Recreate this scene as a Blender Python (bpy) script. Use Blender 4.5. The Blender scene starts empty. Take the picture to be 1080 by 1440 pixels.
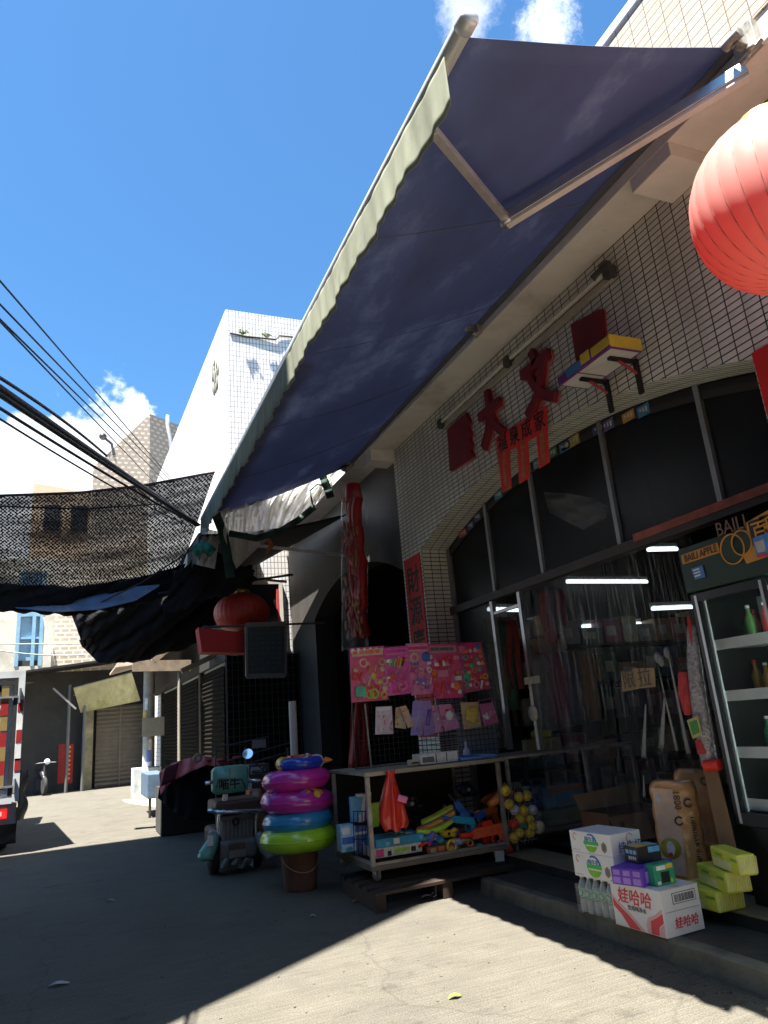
import bpy, bmesh, math, random
from mathutils import Vector, Matrix
R = math.radians
rnd = random.Random(7)
scn = bpy.context.scene
COL = scn.collection

# ------------------------------------------------------------------ camera geometry (a real camera standing in the alley)
CAMZ = 1.4
FPX = 1006.3
_p, _r, _y = .2845165, -.08398038, .40996505
_F = Vector((math.sin(_y)*math.cos(_p), math.cos(_y)*math.cos(_p), math.sin(_p)))
_R0 = Vector((math.cos(_y), -math.sin(_y), 0)); _U0 = _R0.cross(_F)
_Rv = math.cos(_r)*_R0 + math.sin(_r)*_U0
_Uv = -math.sin(_r)*_R0 + math.cos(_r)*_U0
CAM = Vector((0, 0, CAMZ))

def ray(px, py):
    return _F + _Rv*((px-540)/FPX) - _Uv*((py-720)/FPX)
def W(px, py, X=None, Y=None, Z=None):
    """point of a real plane X=, Y= or Z= that is seen at this place of the photograph"""
    d = ray(px, py)
    if X is not None: t = (X-CAM.x)/d.x
    elif Y is not None: t = (Y-CAM.y)/d.y
    else: t = (Z-CAM.z)/d.z
    return CAM + d*t
def PIX(P):
    v = Vector(P)-CAM; z = v.dot(_F)
    return 540+FPX*v.dot(_Rv)/z, 720-FPX*v.dot(_Uv)/z
def Zat(x, y, py):
    """height above (x, y) that is seen in picture row py"""
    lo, hi = -1., 30.
    for _ in range(60):
        m = (lo+hi)/2
        if PIX((x, y, m))[1] > py: lo = m
        else: hi = m
    return lo

# ------------------------------------------------------------------ materials
MATS = {}
def lin(c):
    return tuple(((v/255)/12.92 if v/255 <= .04045 else ((v/255+.055)/1.055)**2.4) for v in c)
def M(name, col=(.5, .5, .5), rough=.6, metal=0., var=.18, scale=5., bump=0., bscale=60., spec=.5, coat=0., trans=0., sss=0., emit=None, estr=0.,
      stretch=(1, 1, 1), stain=None, stscale=1.5, stamt=.5, thr=.52):
    if name in MATS: return MATS[name]
    m = bpy.data.materials.new(name); m.use_nodes = True
    nt = m.node_tree; N = nt.nodes; L = nt.links
    b = N['Principled BSDF']
    b.inputs['Roughness'].default_value = rough
    b.inputs['Metallic'].default_value = metal
    b.inputs['Specular IOR Level'].default_value = spec
    b.inputs['Coat Weight'].default_value = coat
    b.inputs['Transmission Weight'].default_value = trans
    if sss: b.inputs['Subsurface Weight'].default_value = sss; b.inputs['Subsurface Radius'].default_value = (.05, .03, .02)
    tc = N.new('ShaderNodeTexCoord'); mp = N.new('ShaderNodeMapping'); mp.inputs['Scale'].default_value = stretch
    L.new(tc.outputs['Object'], mp.inputs['Vector'])
    nz = N.new('ShaderNodeTexNoise'); nz.inputs['Scale'].default_value = scale; nz.inputs['Detail'].default_value = 6; nz.inputs['Roughness'].default_value = .65
    L.new(mp.outputs['Vector'], nz.inputs['Vector'])
    mr = N.new('ShaderNodeMapRange'); mr.inputs['From Min'].default_value = .25; mr.inputs['From Max'].default_value = .75
    mr.inputs['To Min'].default_value = 1-var; mr.inputs['To Max'].default_value = 1+var
    L.new(nz.outputs['Fac'], mr.inputs['Value'])
    mx = N.new('ShaderNodeMix'); mx.data_type = 'RGBA'; mx.blend_type = 'MULTIPLY'; mx.inputs['Factor'].default_value = 1
    mx.inputs['A'].default_value = (*col, 1); L.new(mr.outputs['Result'], mx.inputs['B'])
    out = mx.outputs['Result']
    if stain is not None:
        n2 = N.new('ShaderNodeTexNoise'); n2.inputs['Scale'].default_value = stscale; n2.inputs['Detail'].default_value = 8; n2.inputs['Roughness'].default_value = .7
        L.new(mp.outputs['Vector'], n2.inputs['Vector'])
        r2 = N.new('ShaderNodeMapRange'); r2.inputs['From Min'].default_value = thr; r2.inputs['From Max'].default_value = thr+.16; r2.inputs['To Max'].default_value = stamt
        L.new(n2.outputs['Fac'], r2.inputs['Value'])
        m2 = N.new('ShaderNodeMix'); m2.data_type = 'RGBA'; L.new(r2.outputs['Result'], m2.inputs['Factor']); L.new(out, m2.inputs['A']); m2.inputs['B'].default_value = (*stain, 1)
        out = m2.outputs['Result']
    L.new(out, b.inputs['Base Color'])
    r3 = N.new('ShaderNodeMapRange'); r3.inputs['To Min'].default_value = max(0, rough-.12); r3.inputs['To Max'].default_value = min(1, rough+.12)
    L.new(nz.outputs['Fac'], r3.inputs['Value']); L.new(r3.outputs['Result'], b.inputs['Roughness'])
    if bump:
        n4 = N.new('ShaderNodeTexNoise'); n4.inputs['Scale'].default_value = bscale; n4.inputs['Detail'].default_value = 5
        L.new(mp.outputs['Vector'], n4.inputs['Vector'])
        bp = N.new('ShaderNodeBump'); bp.inputs['Strength'].default_value = bump; bp.inputs['Distance'].default_value = .01
        L.new(n4.outputs['Fac'], bp.inputs['Height']); L.new(bp.outputs['Normal'], b.inputs['Normal'])
    if emit:
        b.inputs['Emission Color'].default_value = (*emit, 1); b.inputs['Emission Strength'].default_value = estr
    MATS[name] = m
    return m

def tile_mat(name, col, mortar, tw, th, ms=.004, rough=.35, off=0., var=.1, dirt=.35, dirtcol=(.12, .1, .08)):
    if name in MATS: return MATS[name]
    m = bpy.data.materials.new(name); m.use_nodes = True
    nt = m.node_tree; N = nt.nodes; L = nt.links; b = N['Principled BSDF']
    uv = N.new('ShaderNodeUVMap'); uv.uv_map = 'UVMap'
    br = N.new('ShaderNodeTexBrick'); br.offset = off; br.squash = 1
    br.inputs['Scale'].default_value = 1; br.inputs['Mortar Size'].default_value = ms; br.inputs['Mortar Smooth'].default_value = .1
    br.inputs['Brick Width'].default_value = tw; br.inputs['Row Height'].default_value = th; br.inputs['Bias'].default_value = 0
    br.inputs['Color1'].default_value = (*[c*(1-var) for c in col], 1); br.inputs['Color2'].default_value = (*[min(1, c*(1+var*.6)) for c in col], 1)
    br.inputs['Mortar'].default_value = (*mortar, 1)
    L.new(uv.outputs['UV'], br.inputs['Vector'])
    tc = N.new('ShaderNodeTexCoord')
    nz = N.new('ShaderNodeTexNoise'); nz.inputs['Scale'].default_value = 1.3; nz.inputs['Detail'].default_value = 8; nz.inputs['Roughness'].default_value = .7
    mp = N.new('ShaderNodeMapping'); mp.inputs['Scale'].default_value = (2.6, 2.6, .3)
    L.new(tc.outputs['Object'], mp.inputs['Vector']); L.new(mp.outputs['Vector'], nz.inputs['Vector'])
    r = N.new('ShaderNodeMapRange'); r.inputs['From Min'].default_value = .45; r.inputs['From Max'].default_value = .75; r.inputs['To Max'].default_value = dirt
    L.new(nz.outputs['Fac'], r.inputs['Value'])
    mx = N.new('ShaderNodeMix'); mx.data_type = 'RGBA'; L.new(r.outputs['Result'], mx.inputs['Factor']); L.new(br.outputs['Color'], mx.inputs['A']); mx.inputs['B'].default_value = (*dirtcol, 1)
    L.new(mx.outputs['Result'], b.inputs['Base Color'])
    b.inputs['Roughness'].default_value = rough
    bp = N.new('ShaderNodeBump'); bp.inputs['Strength'].default_value = .5; bp.inputs['Distance'].default_value = .003; bp.invert = True
    L.new(br.outputs['Fac'], bp.inputs['Height']); L.new(bp.outputs['Normal'], b.inputs['Normal'])
    MATS[name] = m
    return m

def clear_mat(name, col=(.8, .82, .85), clear=.8, rough=.12, streak=0., scale=8., stretch=(1, 1, 1), spec=.5, transl=0., fres=.6):
    """thin see-through plastic or glass: part transparent, part cloudy and glossy"""
    if name in MATS: return MATS[name]
    m = bpy.data.materials.new(name); m.use_nodes = True
    nt = m.node_tree; N = nt.nodes; L = nt.links; b = N['Principled BSDF']
    b.inputs['Base Color'].default_value = (*col, 1); b.inputs['Roughness'].default_value = rough; b.inputs['Specular IOR Level'].default_value = spec
    body = b.outputs['BSDF']
    if transl:
        tl = N.new('ShaderNodeBsdfTranslucent'); tl.inputs['Color'].default_value = (*col, 1)
        ms = N.new('ShaderNodeMixShader'); ms.inputs['Fac'].default_value = transl
        L.new(b.outputs['BSDF'], ms.inputs[1]); L.new(tl.outputs['BSDF'], ms.inputs[2]); body = ms.outputs['Shader']
    tr = N.new('ShaderNodeBsdfTransparent'); mx = N.new('ShaderNodeMixShader')
    ge = N.new('ShaderNodeNewGeometry'); dt = N.new('ShaderNodeVectorMath'); dt.operation = 'DOT_PRODUCT'
    L.new(ge.outputs['Normal'], dt.inputs[0]); L.new(ge.outputs['Incoming'], dt.inputs[1])
    ab = N.new('ShaderNodeMath'); ab.operation = 'ABSOLUTE'; L.new(dt.outputs['Value'], ab.inputs[0])
    iv = N.new('ShaderNodeMath'); iv.operation = 'SUBTRACT'; iv.inputs[0].default_value = 1; L.new(ab.outputs[0], iv.inputs[1])
    fr = N.new('ShaderNodeMath'); fr.operation = 'POWER'; fr.inputs[1].default_value = 4; L.new(iv.outputs[0], fr.inputs[0])
    ad = N.new('ShaderNodeMath'); ad.operation = 'MULTIPLY_ADD'; ad.use_clamp = True
    ad.inputs[1].default_value = fres; ad.inputs[2].default_value = 1-clear
    L.new(fr.outputs[0], ad.inputs[0]); fac = ad.outputs[0]
    if streak:
        tc = N.new('ShaderNodeTexCoord'); mp = N.new('ShaderNodeMapping'); mp.inputs['Scale'].default_value = stretch
        nz = N.new('ShaderNodeTexNoise'); nz.inputs['Scale'].default_value = scale; nz.inputs['Detail'].default_value = 6
        L.new(tc.outputs['Object'], mp.inputs['Vector']); L.new(mp.outputs['Vector'], nz.inputs['Vector'])
        rr = N.new('ShaderNodeMapRange'); rr.inputs['From Min'].default_value = .5; rr.inputs['From Max'].default_value = .72; rr.inputs['To Max'].default_value = streak
        L.new(nz.outputs['Fac'], rr.inputs['Value'])
        a2 = N.new('ShaderNodeMath'); a2.operation = 'ADD'; a2.use_clamp = True
        L.new(fac, a2.inputs[0]); L.new(rr.outputs['Result'], a2.inputs[1]); fac = a2.outputs[0]
    L.new(fac, mx.inputs['Fac']); L.new(tr.outputs['BSDF'], mx.inputs[1]); L.new(body, mx.inputs[2])
    L.new(mx.outputs['Shader'], N['Material Output'].inputs['Surface'])
    MATS[name] = m
    return m

def cloth_mat(name, col, transl=.3, var=.15, scale=3., stain=None, stamt=.5, thr=.5, stscale=1.5, stretch=(1, 1, 1), rough=.8):
    m = M(name, col, rough=rough, var=var, scale=scale, stain=stain, stamt=stamt, thr=thr, stscale=stscale, stretch=stretch, spec=.2)
    nt = m.node_tree; N = nt.nodes; L = nt.links; b = N['Principled BSDF']
    if 'tl' in N: return m
    tl = N.new('ShaderNodeBsdfTranslucent'); tl.name = 'tl'
    L.new(b.inputs['Base Color'].links[0].from_socket, tl.inputs['Color'])
    ms = N.new('ShaderNodeMixShader'); ms.inputs['Fac'].default_value = transl
    L.new(b.outputs['BSDF'], ms.inputs[1]); L.new(tl.outputs['BSDF'], ms.inputs[2]); L.new(ms.outputs['Shader'], N['Material Output'].inputs['Surface'])
    return m

# ------------------------------------------------------------------ objects
WM = {}
def thing(name, label, cat, loc=(0, 0, 0), rz=0., group=None, rot=None):
    o = bpy.data.objects.new(name, None); COL.objects.link(o)
    o.location = loc; o.rotation_euler = rot if rot else (0, 0, rz)
    o.empty_display_size = .05
    o['label'] = label; o['category'] = cat
    if group: o['group'] = group
    from mathutils import Euler
    WM[o.name] = Matrix.Translation(Vector(loc)) @ Euler(o.rotation_euler).to_matrix().to_4x4()
    return o
def tag(o, label, cat, group=None):
    o['label'] = label; o['category'] = cat
    if group: o['group'] = group
    return o
def structure(o, label, kind='structure', cat='ground'):
    o['kind'] = kind; o['label'] = label; o['category'] = cat
    return o
def copy_tree(o, parent=None):
    c = o.copy(); COL.objects.link(c); c.parent = parent
    WM[c.name] = WM[o.name]
    for k in [x for x in o.children if x.name not in WM or True]:
        copy_tree(k, c)
    return c

class MB:
    """collects shapes of ONE part; build() links them as one mesh"""
    def __init__(s): s.v = []; s.f = []; s.uv = []; s.sm = []; s.mi = []; s.T = Matrix.Identity(4); s.slot = 0
    def add(s, vs, fs, smooth=False, uvs=None):
        n = len(s.v); s.v += [s.T @ Vector(p) for p in vs]
        for i, f in enumerate(fs):
            s.f.append([n+k for k in f]); s.sm.append(smooth); s.uv.append(uvs[i] if uvs else None); s.mi.append(s.slot)
        return s
    def quad(s, a, b, c, d, uv=None): return s.add([a, b, c, d], [(0, 1, 2, 3)], uvs=[uv] if uv else None)
    def poly(s, pts): return s.add(pts, [tuple(range(len(pts)))])
    def box(s, lo, hi):
        x0, y0, z0 = lo; x1, y1, z1 = hi
        return s.add([(x0, y0, z0), (x1, y0, z0), (x1, y1, z0), (x0, y1, z0), (x0, y0, z1), (x1, y0, z1), (x1, y1, z1), (x0, y1, z1)],
                     [(3, 2, 1, 0), (4, 5, 6, 7), (0, 1, 5, 4), (1, 2, 6, 5), (2, 3, 7, 6), (3, 0, 4, 7)])
    def bar(s, a, b, w, h, up=(0, 0, 1)):
        """square bar from a to b"""
        a = Vector(a); b = Vector(b); d = (b-a).normalized(); u = Vector(up)
        if abs(d.dot(u)) > .98: u = Vector((0, 1, 0))
        r = d.cross(u).normalized()*w/2; u = r.cross(d).normalized()*h/2
        return s.add([a-r-u, a+r-u, a+r+u, a-r+u, b-r-u, b+r-u, b+r+u, b-r+u],
                     [(3, 2, 1, 0), (4, 5, 6, 7), (0, 1, 5, 4), (1, 2, 6, 5), (2, 3, 7, 6), (3, 0, 4, 7)])
    def prism(s, pts, vec):
        """polygon pts extruded by vec"""
        n = len(pts); pts = [Vector(p) for p in pts]; vec = Vector(vec)
        fs = [tuple(range(n-1, -1, -1)), tuple(range(n, 2*n))]+[(i, (i+1) % n, n+(i+1) % n, n+i) for i in range(n)]
        return s.add(pts+[p+vec for p in pts], fs)
    def tube(s, pts, r, n=8, closed=False, caps=True, smooth=True):
        pts = [Vector(p) for p in pts]; k = len(pts); vs = []; prev = None
        rs = r if isinstance(r, (list, tuple)) else [r]*k
        for i, p in enumerate(pts):
            if closed: d = pts[(i+1) % k]-pts[i-1]
            else: d = pts[min(i+1, k-1)]-pts[max(i-1, 0)]
            d.normalize()
            if prev is None:
                u = Vector((0, 0, 1)) if abs(d.z) < .9 else Vector((1, 0, 0)); a = d.cross(u).normalized()
            else:
                a = prev-d*prev.dot(d); a.normalize()
            prev = a; b = d.cross(a)
            vs += [p+(a*math.cos(2*math.pi*j/n)+b*math.sin(2*math.pi*j/n))*rs[i] for j in range(n)]
        fs = []
        for i in range(k if closed else k-1):
            for j in range(n):
                i2 = (i+1) % k
                fs.append((i*n+j, i*n+(j+1) % n, i2*n+(j+1) % n, i2*n+j))
        s.add(vs, fs, smooth)
        if caps and not closed:
            s.add([vs[j] for j in range(n)], [tuple(range(n-1, -1, -1))]); s.add([vs[(k-1)*n+j] for j in range(n)], [tuple(range(n))])
        return s
    def lathe(s, prof, n=20, c=(0, 0, 0), axis=None, flute=0., nf=0, smooth=True):
        """profile (radius, height) turned round an axis through c"""
        c = Vector(c); ax = Vector(axis or (0, 0, 1)).normalized()
        u = ax.cross(Vector((0, 1, 0)) if abs(ax.y) < .9 else Vector((1, 0, 0))).normalized(); w = ax.cross(u)
        vs = []
        for r, h in prof:
            for j in range(n):
                t = 2*math.pi*j/n; rr = r*(1+(flute*abs(math.sin(nf*t/2))-flute if nf else 0))
                vs.append(c+ax*h+(u*math.cos(t)+w*math.sin(t))*rr)
        fs = [(i*n+j, i*n+(j+1) % n, (i+1)*n+(j+1) % n, (i+1)*n+j) for i in range(len(prof)-1) for j in range(n)]
        return s.add(vs, fs, smooth)
    def grid(s, fn, nu, nv, smooth=True, uvs=None):
        vs = [fn(i/nu, j/nv) for j in range(nv+1) for i in range(nu+1)]
        fs = [(j*(nu+1)+i, j*(nu+1)+i+1, (j+1)*(nu+1)+i+1, (j+1)*(nu+1)+i) for j in range(nv) for i in range(nu)]
        uu = None
        if uvs: uu = [[uvs(a, b) for a, b in ((i/nu, j/nv), ((i+1)/nu, j/nv), ((i+1)/nu, (j+1)/nv), (i/nu, (j+1)/nv))] for j in range(nv) for i in range(nu)]
        return s.add(vs, fs, smooth, uu)
    def ball(s, c, r, n=12, k=8, sq=(1, 1, 1), smooth=True):
        c = Vector(c)
        vs = [c+Vector((0, 0, -r*sq[2]))]+[c+Vector((r*sq[0]*math.sin(math.pi*i/k)*math.cos(2*math.pi*j/n), r*sq[1]*math.sin(math.pi*i/k)*math.sin(2*math.pi*j/n), -r*sq[2]*math.cos(math.pi*i/k))) for i in range(1, k) for j in range(n)]+[c+Vector((0, 0, r*sq[2]))]
        fs = [(0, 1+(j+1) % n, 1+j) for j in range(n)]
        fs += [(1+i*n+j, 1+i*n+(j+1) % n, 1+(i+1)*n+(j+1) % n, 1+(i+1)*n+j) for i in range(k-2) for j in range(n)]
        t = len(vs)-1
        fs += [(1+(k-2)*n+j, 1+(k-2)*n+(j+1) % n, t) for j in range(n)]
        return s.add(vs, fs, smooth)
    def build(s, name, mat, parent=None, local=False, bevel=0., seg=2, loc=None, merge=False, solid=0.):
        """world coordinates unless local=True; loc: origin of a top-level mesh thing"""
        inv = Matrix.Identity(4)
        if parent is not None and not local: inv = WM[parent.name].inverted()
        if loc is not None: inv = Matrix.Translation(-Vector(loc))
        me = bpy.data.meshes.new(name)
        me.from_pydata([inv @ p for p in s.v], [], s.f)
        mats = mat if isinstance(mat, (list, tuple)) else [mat]
        for m in mats: me.materials.append(m)
        uvl = me.uv_layers.new(name='UVMap')
        for p in me.polygons:
            p.use_smooth = s.sm[p.index]; p.material_index = s.mi[p.index]
            given = s.uv[p.index]
            if given is None:
                a = s.f[p.index]; nn = (s.v[a[1]]-s.v[a[0]]).cross(s.v[a[2]]-s.v[a[0]]) if len(a) > 2 else Vector((0, 0, 1))
                ax = max(range(3), key=lambda k: abs(nn[k]))
            for k, li in enumerate(p.loop_indices):
                if given is not None: uvl.data[li].uv = given[k]
                else:
                    q = s.v[s.f[p.index][k]]
                    uvl.data[li].uv = (q.y, q.z) if ax == 0 else (q.x, q.z) if ax == 1 else (q.x, q.y)
        if bevel or merge:
            bm = bmesh.new(); bm.from_mesh(me)
            bmesh.ops.remove_doubles(bm, verts=bm.verts, dist=1e-5)
            if bevel: bmesh.ops.bevel(bm, geom=[e for e in bm.edges if len(e.link_faces) == 2 and e.calc_face_angle(0) > .5], offset=bevel, segments=seg, profile=.5, affect='EDGES')
            bm.to_mesh(me); bm.free()
        me.update()
        o = bpy.data.objects.new(name, me); COL.objects.link(o)
        if parent is not None: o.parent = parent; WM[o.name] = WM[parent.name]
        else:
            WM[o.name] = inv.inverted()
            if loc is not None: o.location = loc
        if solid:
            md = o.modifiers.new('thick', 'SOLIDIFY'); md.thickness = solid; md.offset = 0
        return o

_TXT = {}
def text(s, size, mat, parent, origin, ux, uy, depth=.0015, name='lettering', bold=0., local=False, shear=0., sx=1.):
    """writing centred on origin, reading along ux with its top towards uy"""
    c = bpy.data.curves.new('txt', 'FONT'); c.body = s; c.size = 1.; c.align_x = 'CENTER'; c.align_y = 'CENTER'; c.extrude = depth/size/2 if size else .01
    c.offset = bold; c.shear = shear; c.resolution_u = 2
    o = bpy.data.objects.new('txt', c); COL.objects.link(o)
    dg = bpy.context.evaluated_depsgraph_get()
    me = bpy.data.meshes.new_from_object(o.evaluated_get(dg))
    bpy.data.objects.remove(o)
    ux = Vector(ux).normalized()*size*sx; uy = Vector(uy).normalized()*size; uz = ux.cross(uy).normalized()*size
    T = Matrix((ux, uy, uz)).transposed().to_4x4(); T.translation = Vector(origin)
    if not local and parent is not None: T = WM[parent.name].inverted() @ T
    me.transform(T); me.materials.clear(); me.materials.append(mat); me.update()
    q = bpy.data.objects.new(name, me); COL.objects.link(q)
    if parent is not None: q.parent = parent; WM[q.name] = WM[parent.name]
    return q

def X1(p): return Vector((p[0], p[1], p[2]))
# ================================================================== light, sky, camera
cam = bpy.data.cameras.new('camera'); co = bpy.data.objects.new('camera', cam); COL.objects.link(co)
Mx = Matrix((_Rv, _Uv, -_F)).transposed().to_4x4(); Mx.translation = CAM; co.matrix_world = Mx
cam.sensor_fit = 'VERTICAL'; cam.sensor_height = 36; cam.sensor_width = 27; cam.lens = 36*FPX/1440; cam.clip_end = 2000; cam.clip_start = .05
scn.camera = co
SUN = Vector((-.308, -.16, 1)).normalized()
sl = bpy.data.lights.new('sun', 'SUN'); so = bpy.data.objects.new('sun', sl); COL.objects.link(so)
sl.energy = 5.; sl.angle = R(.5); sl.color = (1, .955, .88)
so.rotation_euler = SUN.to_track_quat('Z', 'Y').to_euler()
w = bpy.data.worlds.new('World'); scn.world = w; w.use_nodes = True
N = w.node_tree.nodes; L = w.node_tree.links; bg = N['Background']
sky = N.new('ShaderNodeTexSky'); sky.sky_type = 'NISHITA'; sky.sun_disc = False
sky.sun_elevation = math.asin(SUN.z); sky.sun_rotation = math.atan2(SUN.x, SUN.y)
sky.air_density = 1.; sky.dust_density = .6; sky.ozone_density = 2.2; sky.altitude = 100
hs = N.new('ShaderNodeHueSaturation'); hs.inputs['Saturation'].default_value = .98; hs.inputs['Value'].default_value = 1.
tint = N.new('ShaderNodeMix'); tint.data_type = 'RGBA'; tint.blend_type = 'MULTIPLY'; tint.inputs['Factor'].default_value = 1; tint.inputs['B'].default_value = (.40, .74, .93, 1)
L.new(sky.outputs['Color'], tint.inputs['A']); L.new(tint.outputs['Result'], hs.inputs['Color'])
tc = N.new('ShaderNodeTexCoord'); sep = N.new('ShaderNodeSeparateXYZ'); L.new(tc.outputs['Generated'], sep.inputs['Vector'])
def mth(op, a, b=None, c=None, clamp=False):
    n = N.new('ShaderNodeMath'); n.operation = op; n.use_clamp = clamp
    for i, q in enumerate((a, b, c)):
        if q is None: continue
        if isinstance(q, (int, float)): n.inputs[i].default_value = q
        else: L.new(q, n.inputs[i])
    return n.outputs[0]
def noise(scale, detail=8, rough=.6, vec=None):
    n = N.new('ShaderNodeTexNoise'); n.inputs['Scale'].default_value = scale; n.inputs['Detail'].default_value = detail; n.inputs['Roughness'].default_value = rough
    L.new(vec or tc.outputs['Generated'], n.inputs['Vector']); return n.outputs['Fac']
def smooth(x, a, b):
    n = N.new('ShaderNodeMapRange'); n.interpolation_type = 'SMOOTHSTEP'; n.inputs['From Min'].default_value = a; n.inputs['From Max'].default_value = b
    L.new(x, n.inputs['Value']); return n.outputs['Result']
n1 = noise(7.5, 9, .58); n2 = noise(3.2, 4, .5)
# a bank of cumulus low over the far end of the street
top = mth('MULTIPLY_ADD', mth('SUBTRACT', n1, .5), .34, mth('MULTIPLY_ADD', mth('SUBTRACT', n2, .5), .12, .405))
bank = mth('MULTIPLY', smooth(mth('SUBTRACT', top, sep.outputs['Z']), -.006, .016), smooth(sep.outputs['Y'], .35, .7))
def wisp(az, el, rad, seed):
    d = Vector((math.sin(R(az))*math.cos(R(el)), math.cos(R(az))*math.cos(R(el)), math.sin(R(el))))
    dp = N.new('ShaderNodeVectorMath'); dp.operation = 'DOT_PRODUCT'; L.new(tc.outputs['Generated'], dp.inputs[0]); dp.inputs[1].default_value = d
    a = mth('ARCCOSINE', mth('MINIMUM', dp.outputs['Value'], 1.))
    g = mth('SUBTRACT', 1., mth('DIVIDE', a, R(rad)), clamp=True)
    mp = N.new('ShaderNodeMapping'); mp.inputs['Location'].default_value = (seed, seed*.7, 0); L.new(tc.outputs['Generated'], mp.inputs['Vector'])
    return mth('MULTIPLY', smooth(mth('ADD', mth('MULTIPLY', g, .75), mth('MULTIPLY', noise(15, 9, .75, mp.outputs['Vector']), 1.1)), .86, 1.22), smooth(g, 0., .25))
wv = mth('MAXIMUM', wisp(43.8, 47.9, 4.6, 3.1), mth('MULTIPLY', wisp(36.4, 50.2, 4.2, 5.7), .5))
fac = mth('MAXIMUM', bank, wv)
shade = smooth(noise(4.3, 6, .6), .35, .65)
cc = N.new('ShaderNodeMix'); cc.data_type = 'RGBA'; L.new(shade, cc.inputs['Factor']); cc.inputs['A'].default_value = (4.6, 5.2, 5.9, 1); cc.inputs['B'].default_value = (6.2, 6.2, 6.3, 1)
mx = N.new('ShaderNodeMix'); mx.data_type = 'RGBA'; L.new(fac, mx.inputs['Factor']); L.new(hs.outputs['Color'], mx.inputs['A']); L.new(cc.outputs['Result'], mx.inputs['B'])
L.new(mx.outputs['Result'], bg.inputs['Color']); bg.inputs['Strength'].default_value = .064
scn.view_settings.view_transform = 'Standard'; scn.view_settings.look = 'None'; scn.view_settings.exposure = 2.2; scn.view_settings.gamma = 1
scn.render.engine = 'CYCLES'; scn.cycles.use_denoising = True; scn.cycles.max_bounces = 7; scn.cycles.transparent_max_bounces = 14
scn.cycles.diffuse_bounces = 4; scn.cycles.sample_clamp_indirect = 4
scn.cycles.caustics_reflective = False; scn.cycles.caustics_refractive = False
# ================================================================== ground, steps, buildings
concrete = M('concrete_ground', (.122, .112, .09), rough=.85, var=.16, scale=2.2, bump=.55, bscale=26, stain=(.085, .08, .07), stscale=.9, stamt=.55, thr=.5, spec=.25)
def ground_detail(m):
    nt = m.node_tree; N = nt.nodes; L = nt.links; b = N['Principled BSDF']
    src = b.inputs['Base Color'].links[0].from_socket
    tc = N.new('ShaderNodeTexCoord')
    vo = N.new('ShaderNodeTexVoronoi'); vo.inputs['Scale'].default_value = 95; L.new(tc.outputs['Object'], vo.inputs['Vector'])
    n = N.new('ShaderNodeTexNoise'); n.inputs['Scale'].default_value = 130; n.inputs['Detail'].default_value = 3; L.new(tc.outputs['Object'], n.inputs['Vector'])
    r = N.new('ShaderNodeMapRange'); r.inputs['From Min'].default_value = .35; r.inputs['From Max'].default_value = .7; r.inputs['To Min'].default_value = .6; r.inputs['To Max'].default_value = 1.35
    L.new(n.outputs['Fac'], r.inputs['Value'])
    x = N.new('ShaderNodeMix'); x.data_type = 'RGBA'; x.blend_type = 'MULTIPLY'; x.inputs['Factor'].default_value = 1
    L.new(src, x.inputs['A']); L.new(r.outputs['Result'], x.inputs['B'])
    # hairline cracks
    v2 = N.new('ShaderNodeTexVoronoi'); v2.feature = 'DISTANCE_TO_EDGE'; v2.inputs['Scale'].default_value = .55
    nw = N.new('ShaderNodeTexNoise'); nw.inputs['Scale'].default_value = 3; nw.inputs['Detail'].default_value = 6; L.new(tc.outputs['Object'], nw.inputs['Vector'])
    mxv = N.new('ShaderNodeMix'); mxv.data_type = 'RGBA'; mxv.inputs['Factor'].default_value = .22; L.new(tc.outputs['Object'], mxv.inputs['A']); L.new(nw.outputs['Color'], mxv.inputs['B'])
    L.new(mxv.outputs['Result'], v2.inputs['Vector'])
    c = N.new('ShaderNodeMapRange'); c.inputs['From Max'].default_value = .006; c.inputs['To Min'].default_value = .8; c.inputs['To Max'].default_value = 1
    L.new(v2.outputs['Distance'], c.inputs['Value'])
    y = N.new('ShaderNodeMix'); y.data_type = 'RGBA'; y.blend_type = 'MULTIPLY'; y.inputs['Factor'].default_value = 1
    L.new(x.outputs['Result'], y.inputs['A']); L.new(c.outputs['Result'], y.inputs['B']); mp = N.new('ShaderNodeMapping'); mp.inputs['Scale'].default_value = (1.2, 26, 1); mp.inputs['Rotation'].default_value = (0, 0, .35); L.new(tc.outputs['Object'], mp.inputs['Vector'])
    n3 = N.new('ShaderNodeTexNoise'); n3.inputs['Scale'].default_value = 2.4; n3.inputs['Detail'].default_value = 7; L.new(mp.outputs['Vector'], n3.inputs['Vector'])
    r3 = N.new('ShaderNodeMapRange'); r3.inputs['From Min'].default_value = .35; r3.inputs['From Max'].default_value = .68; r3.inputs['To Min'].default_value = .84; r3.inputs['To Max'].default_value = 1.12; L.new(n3.outputs['Fac'], r3.inputs['Value'])
    n5 = N.new('ShaderNodeTexNoise'); n5.inputs['Scale'].default_value = 1.7; n5.inputs['Detail'].default_value = 9; n5.inputs['Roughness'].default_value = .72; L.new(tc.outputs['Object'], n5.inputs['Vector'])
    r5 = N.new('ShaderNodeMapRange'); r5.inputs['From Min'].default_value = .57; r5.inputs['From Max'].default_value = .68; r5.inputs['To Min'].default_value = 1; r5.inputs['To Max'].default_value = .62; L.new(n5.outputs['Fac'], r5.inputs['Value'])
    mu = N.new('ShaderNodeMath'); mu.operation = 'MULTIPLY'; L.new(r3.outputs['Result'], mu.inputs[0]); L.new(r5.outputs['Result'], mu.inputs[1])
    zz_ = N.new('ShaderNodeMix'); zz_.data_type = 'RGBA'; zz_.blend_type = 'MULTIPLY'; zz_.inputs['Factor'].default_value = 1
    L.new(y.outputs['Result'], zz_.inputs['A']); L.new(mu.outputs[0], zz_.inputs['B']); L.new(zz_.outputs['Result'], b.inputs['Base Color'])
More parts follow.
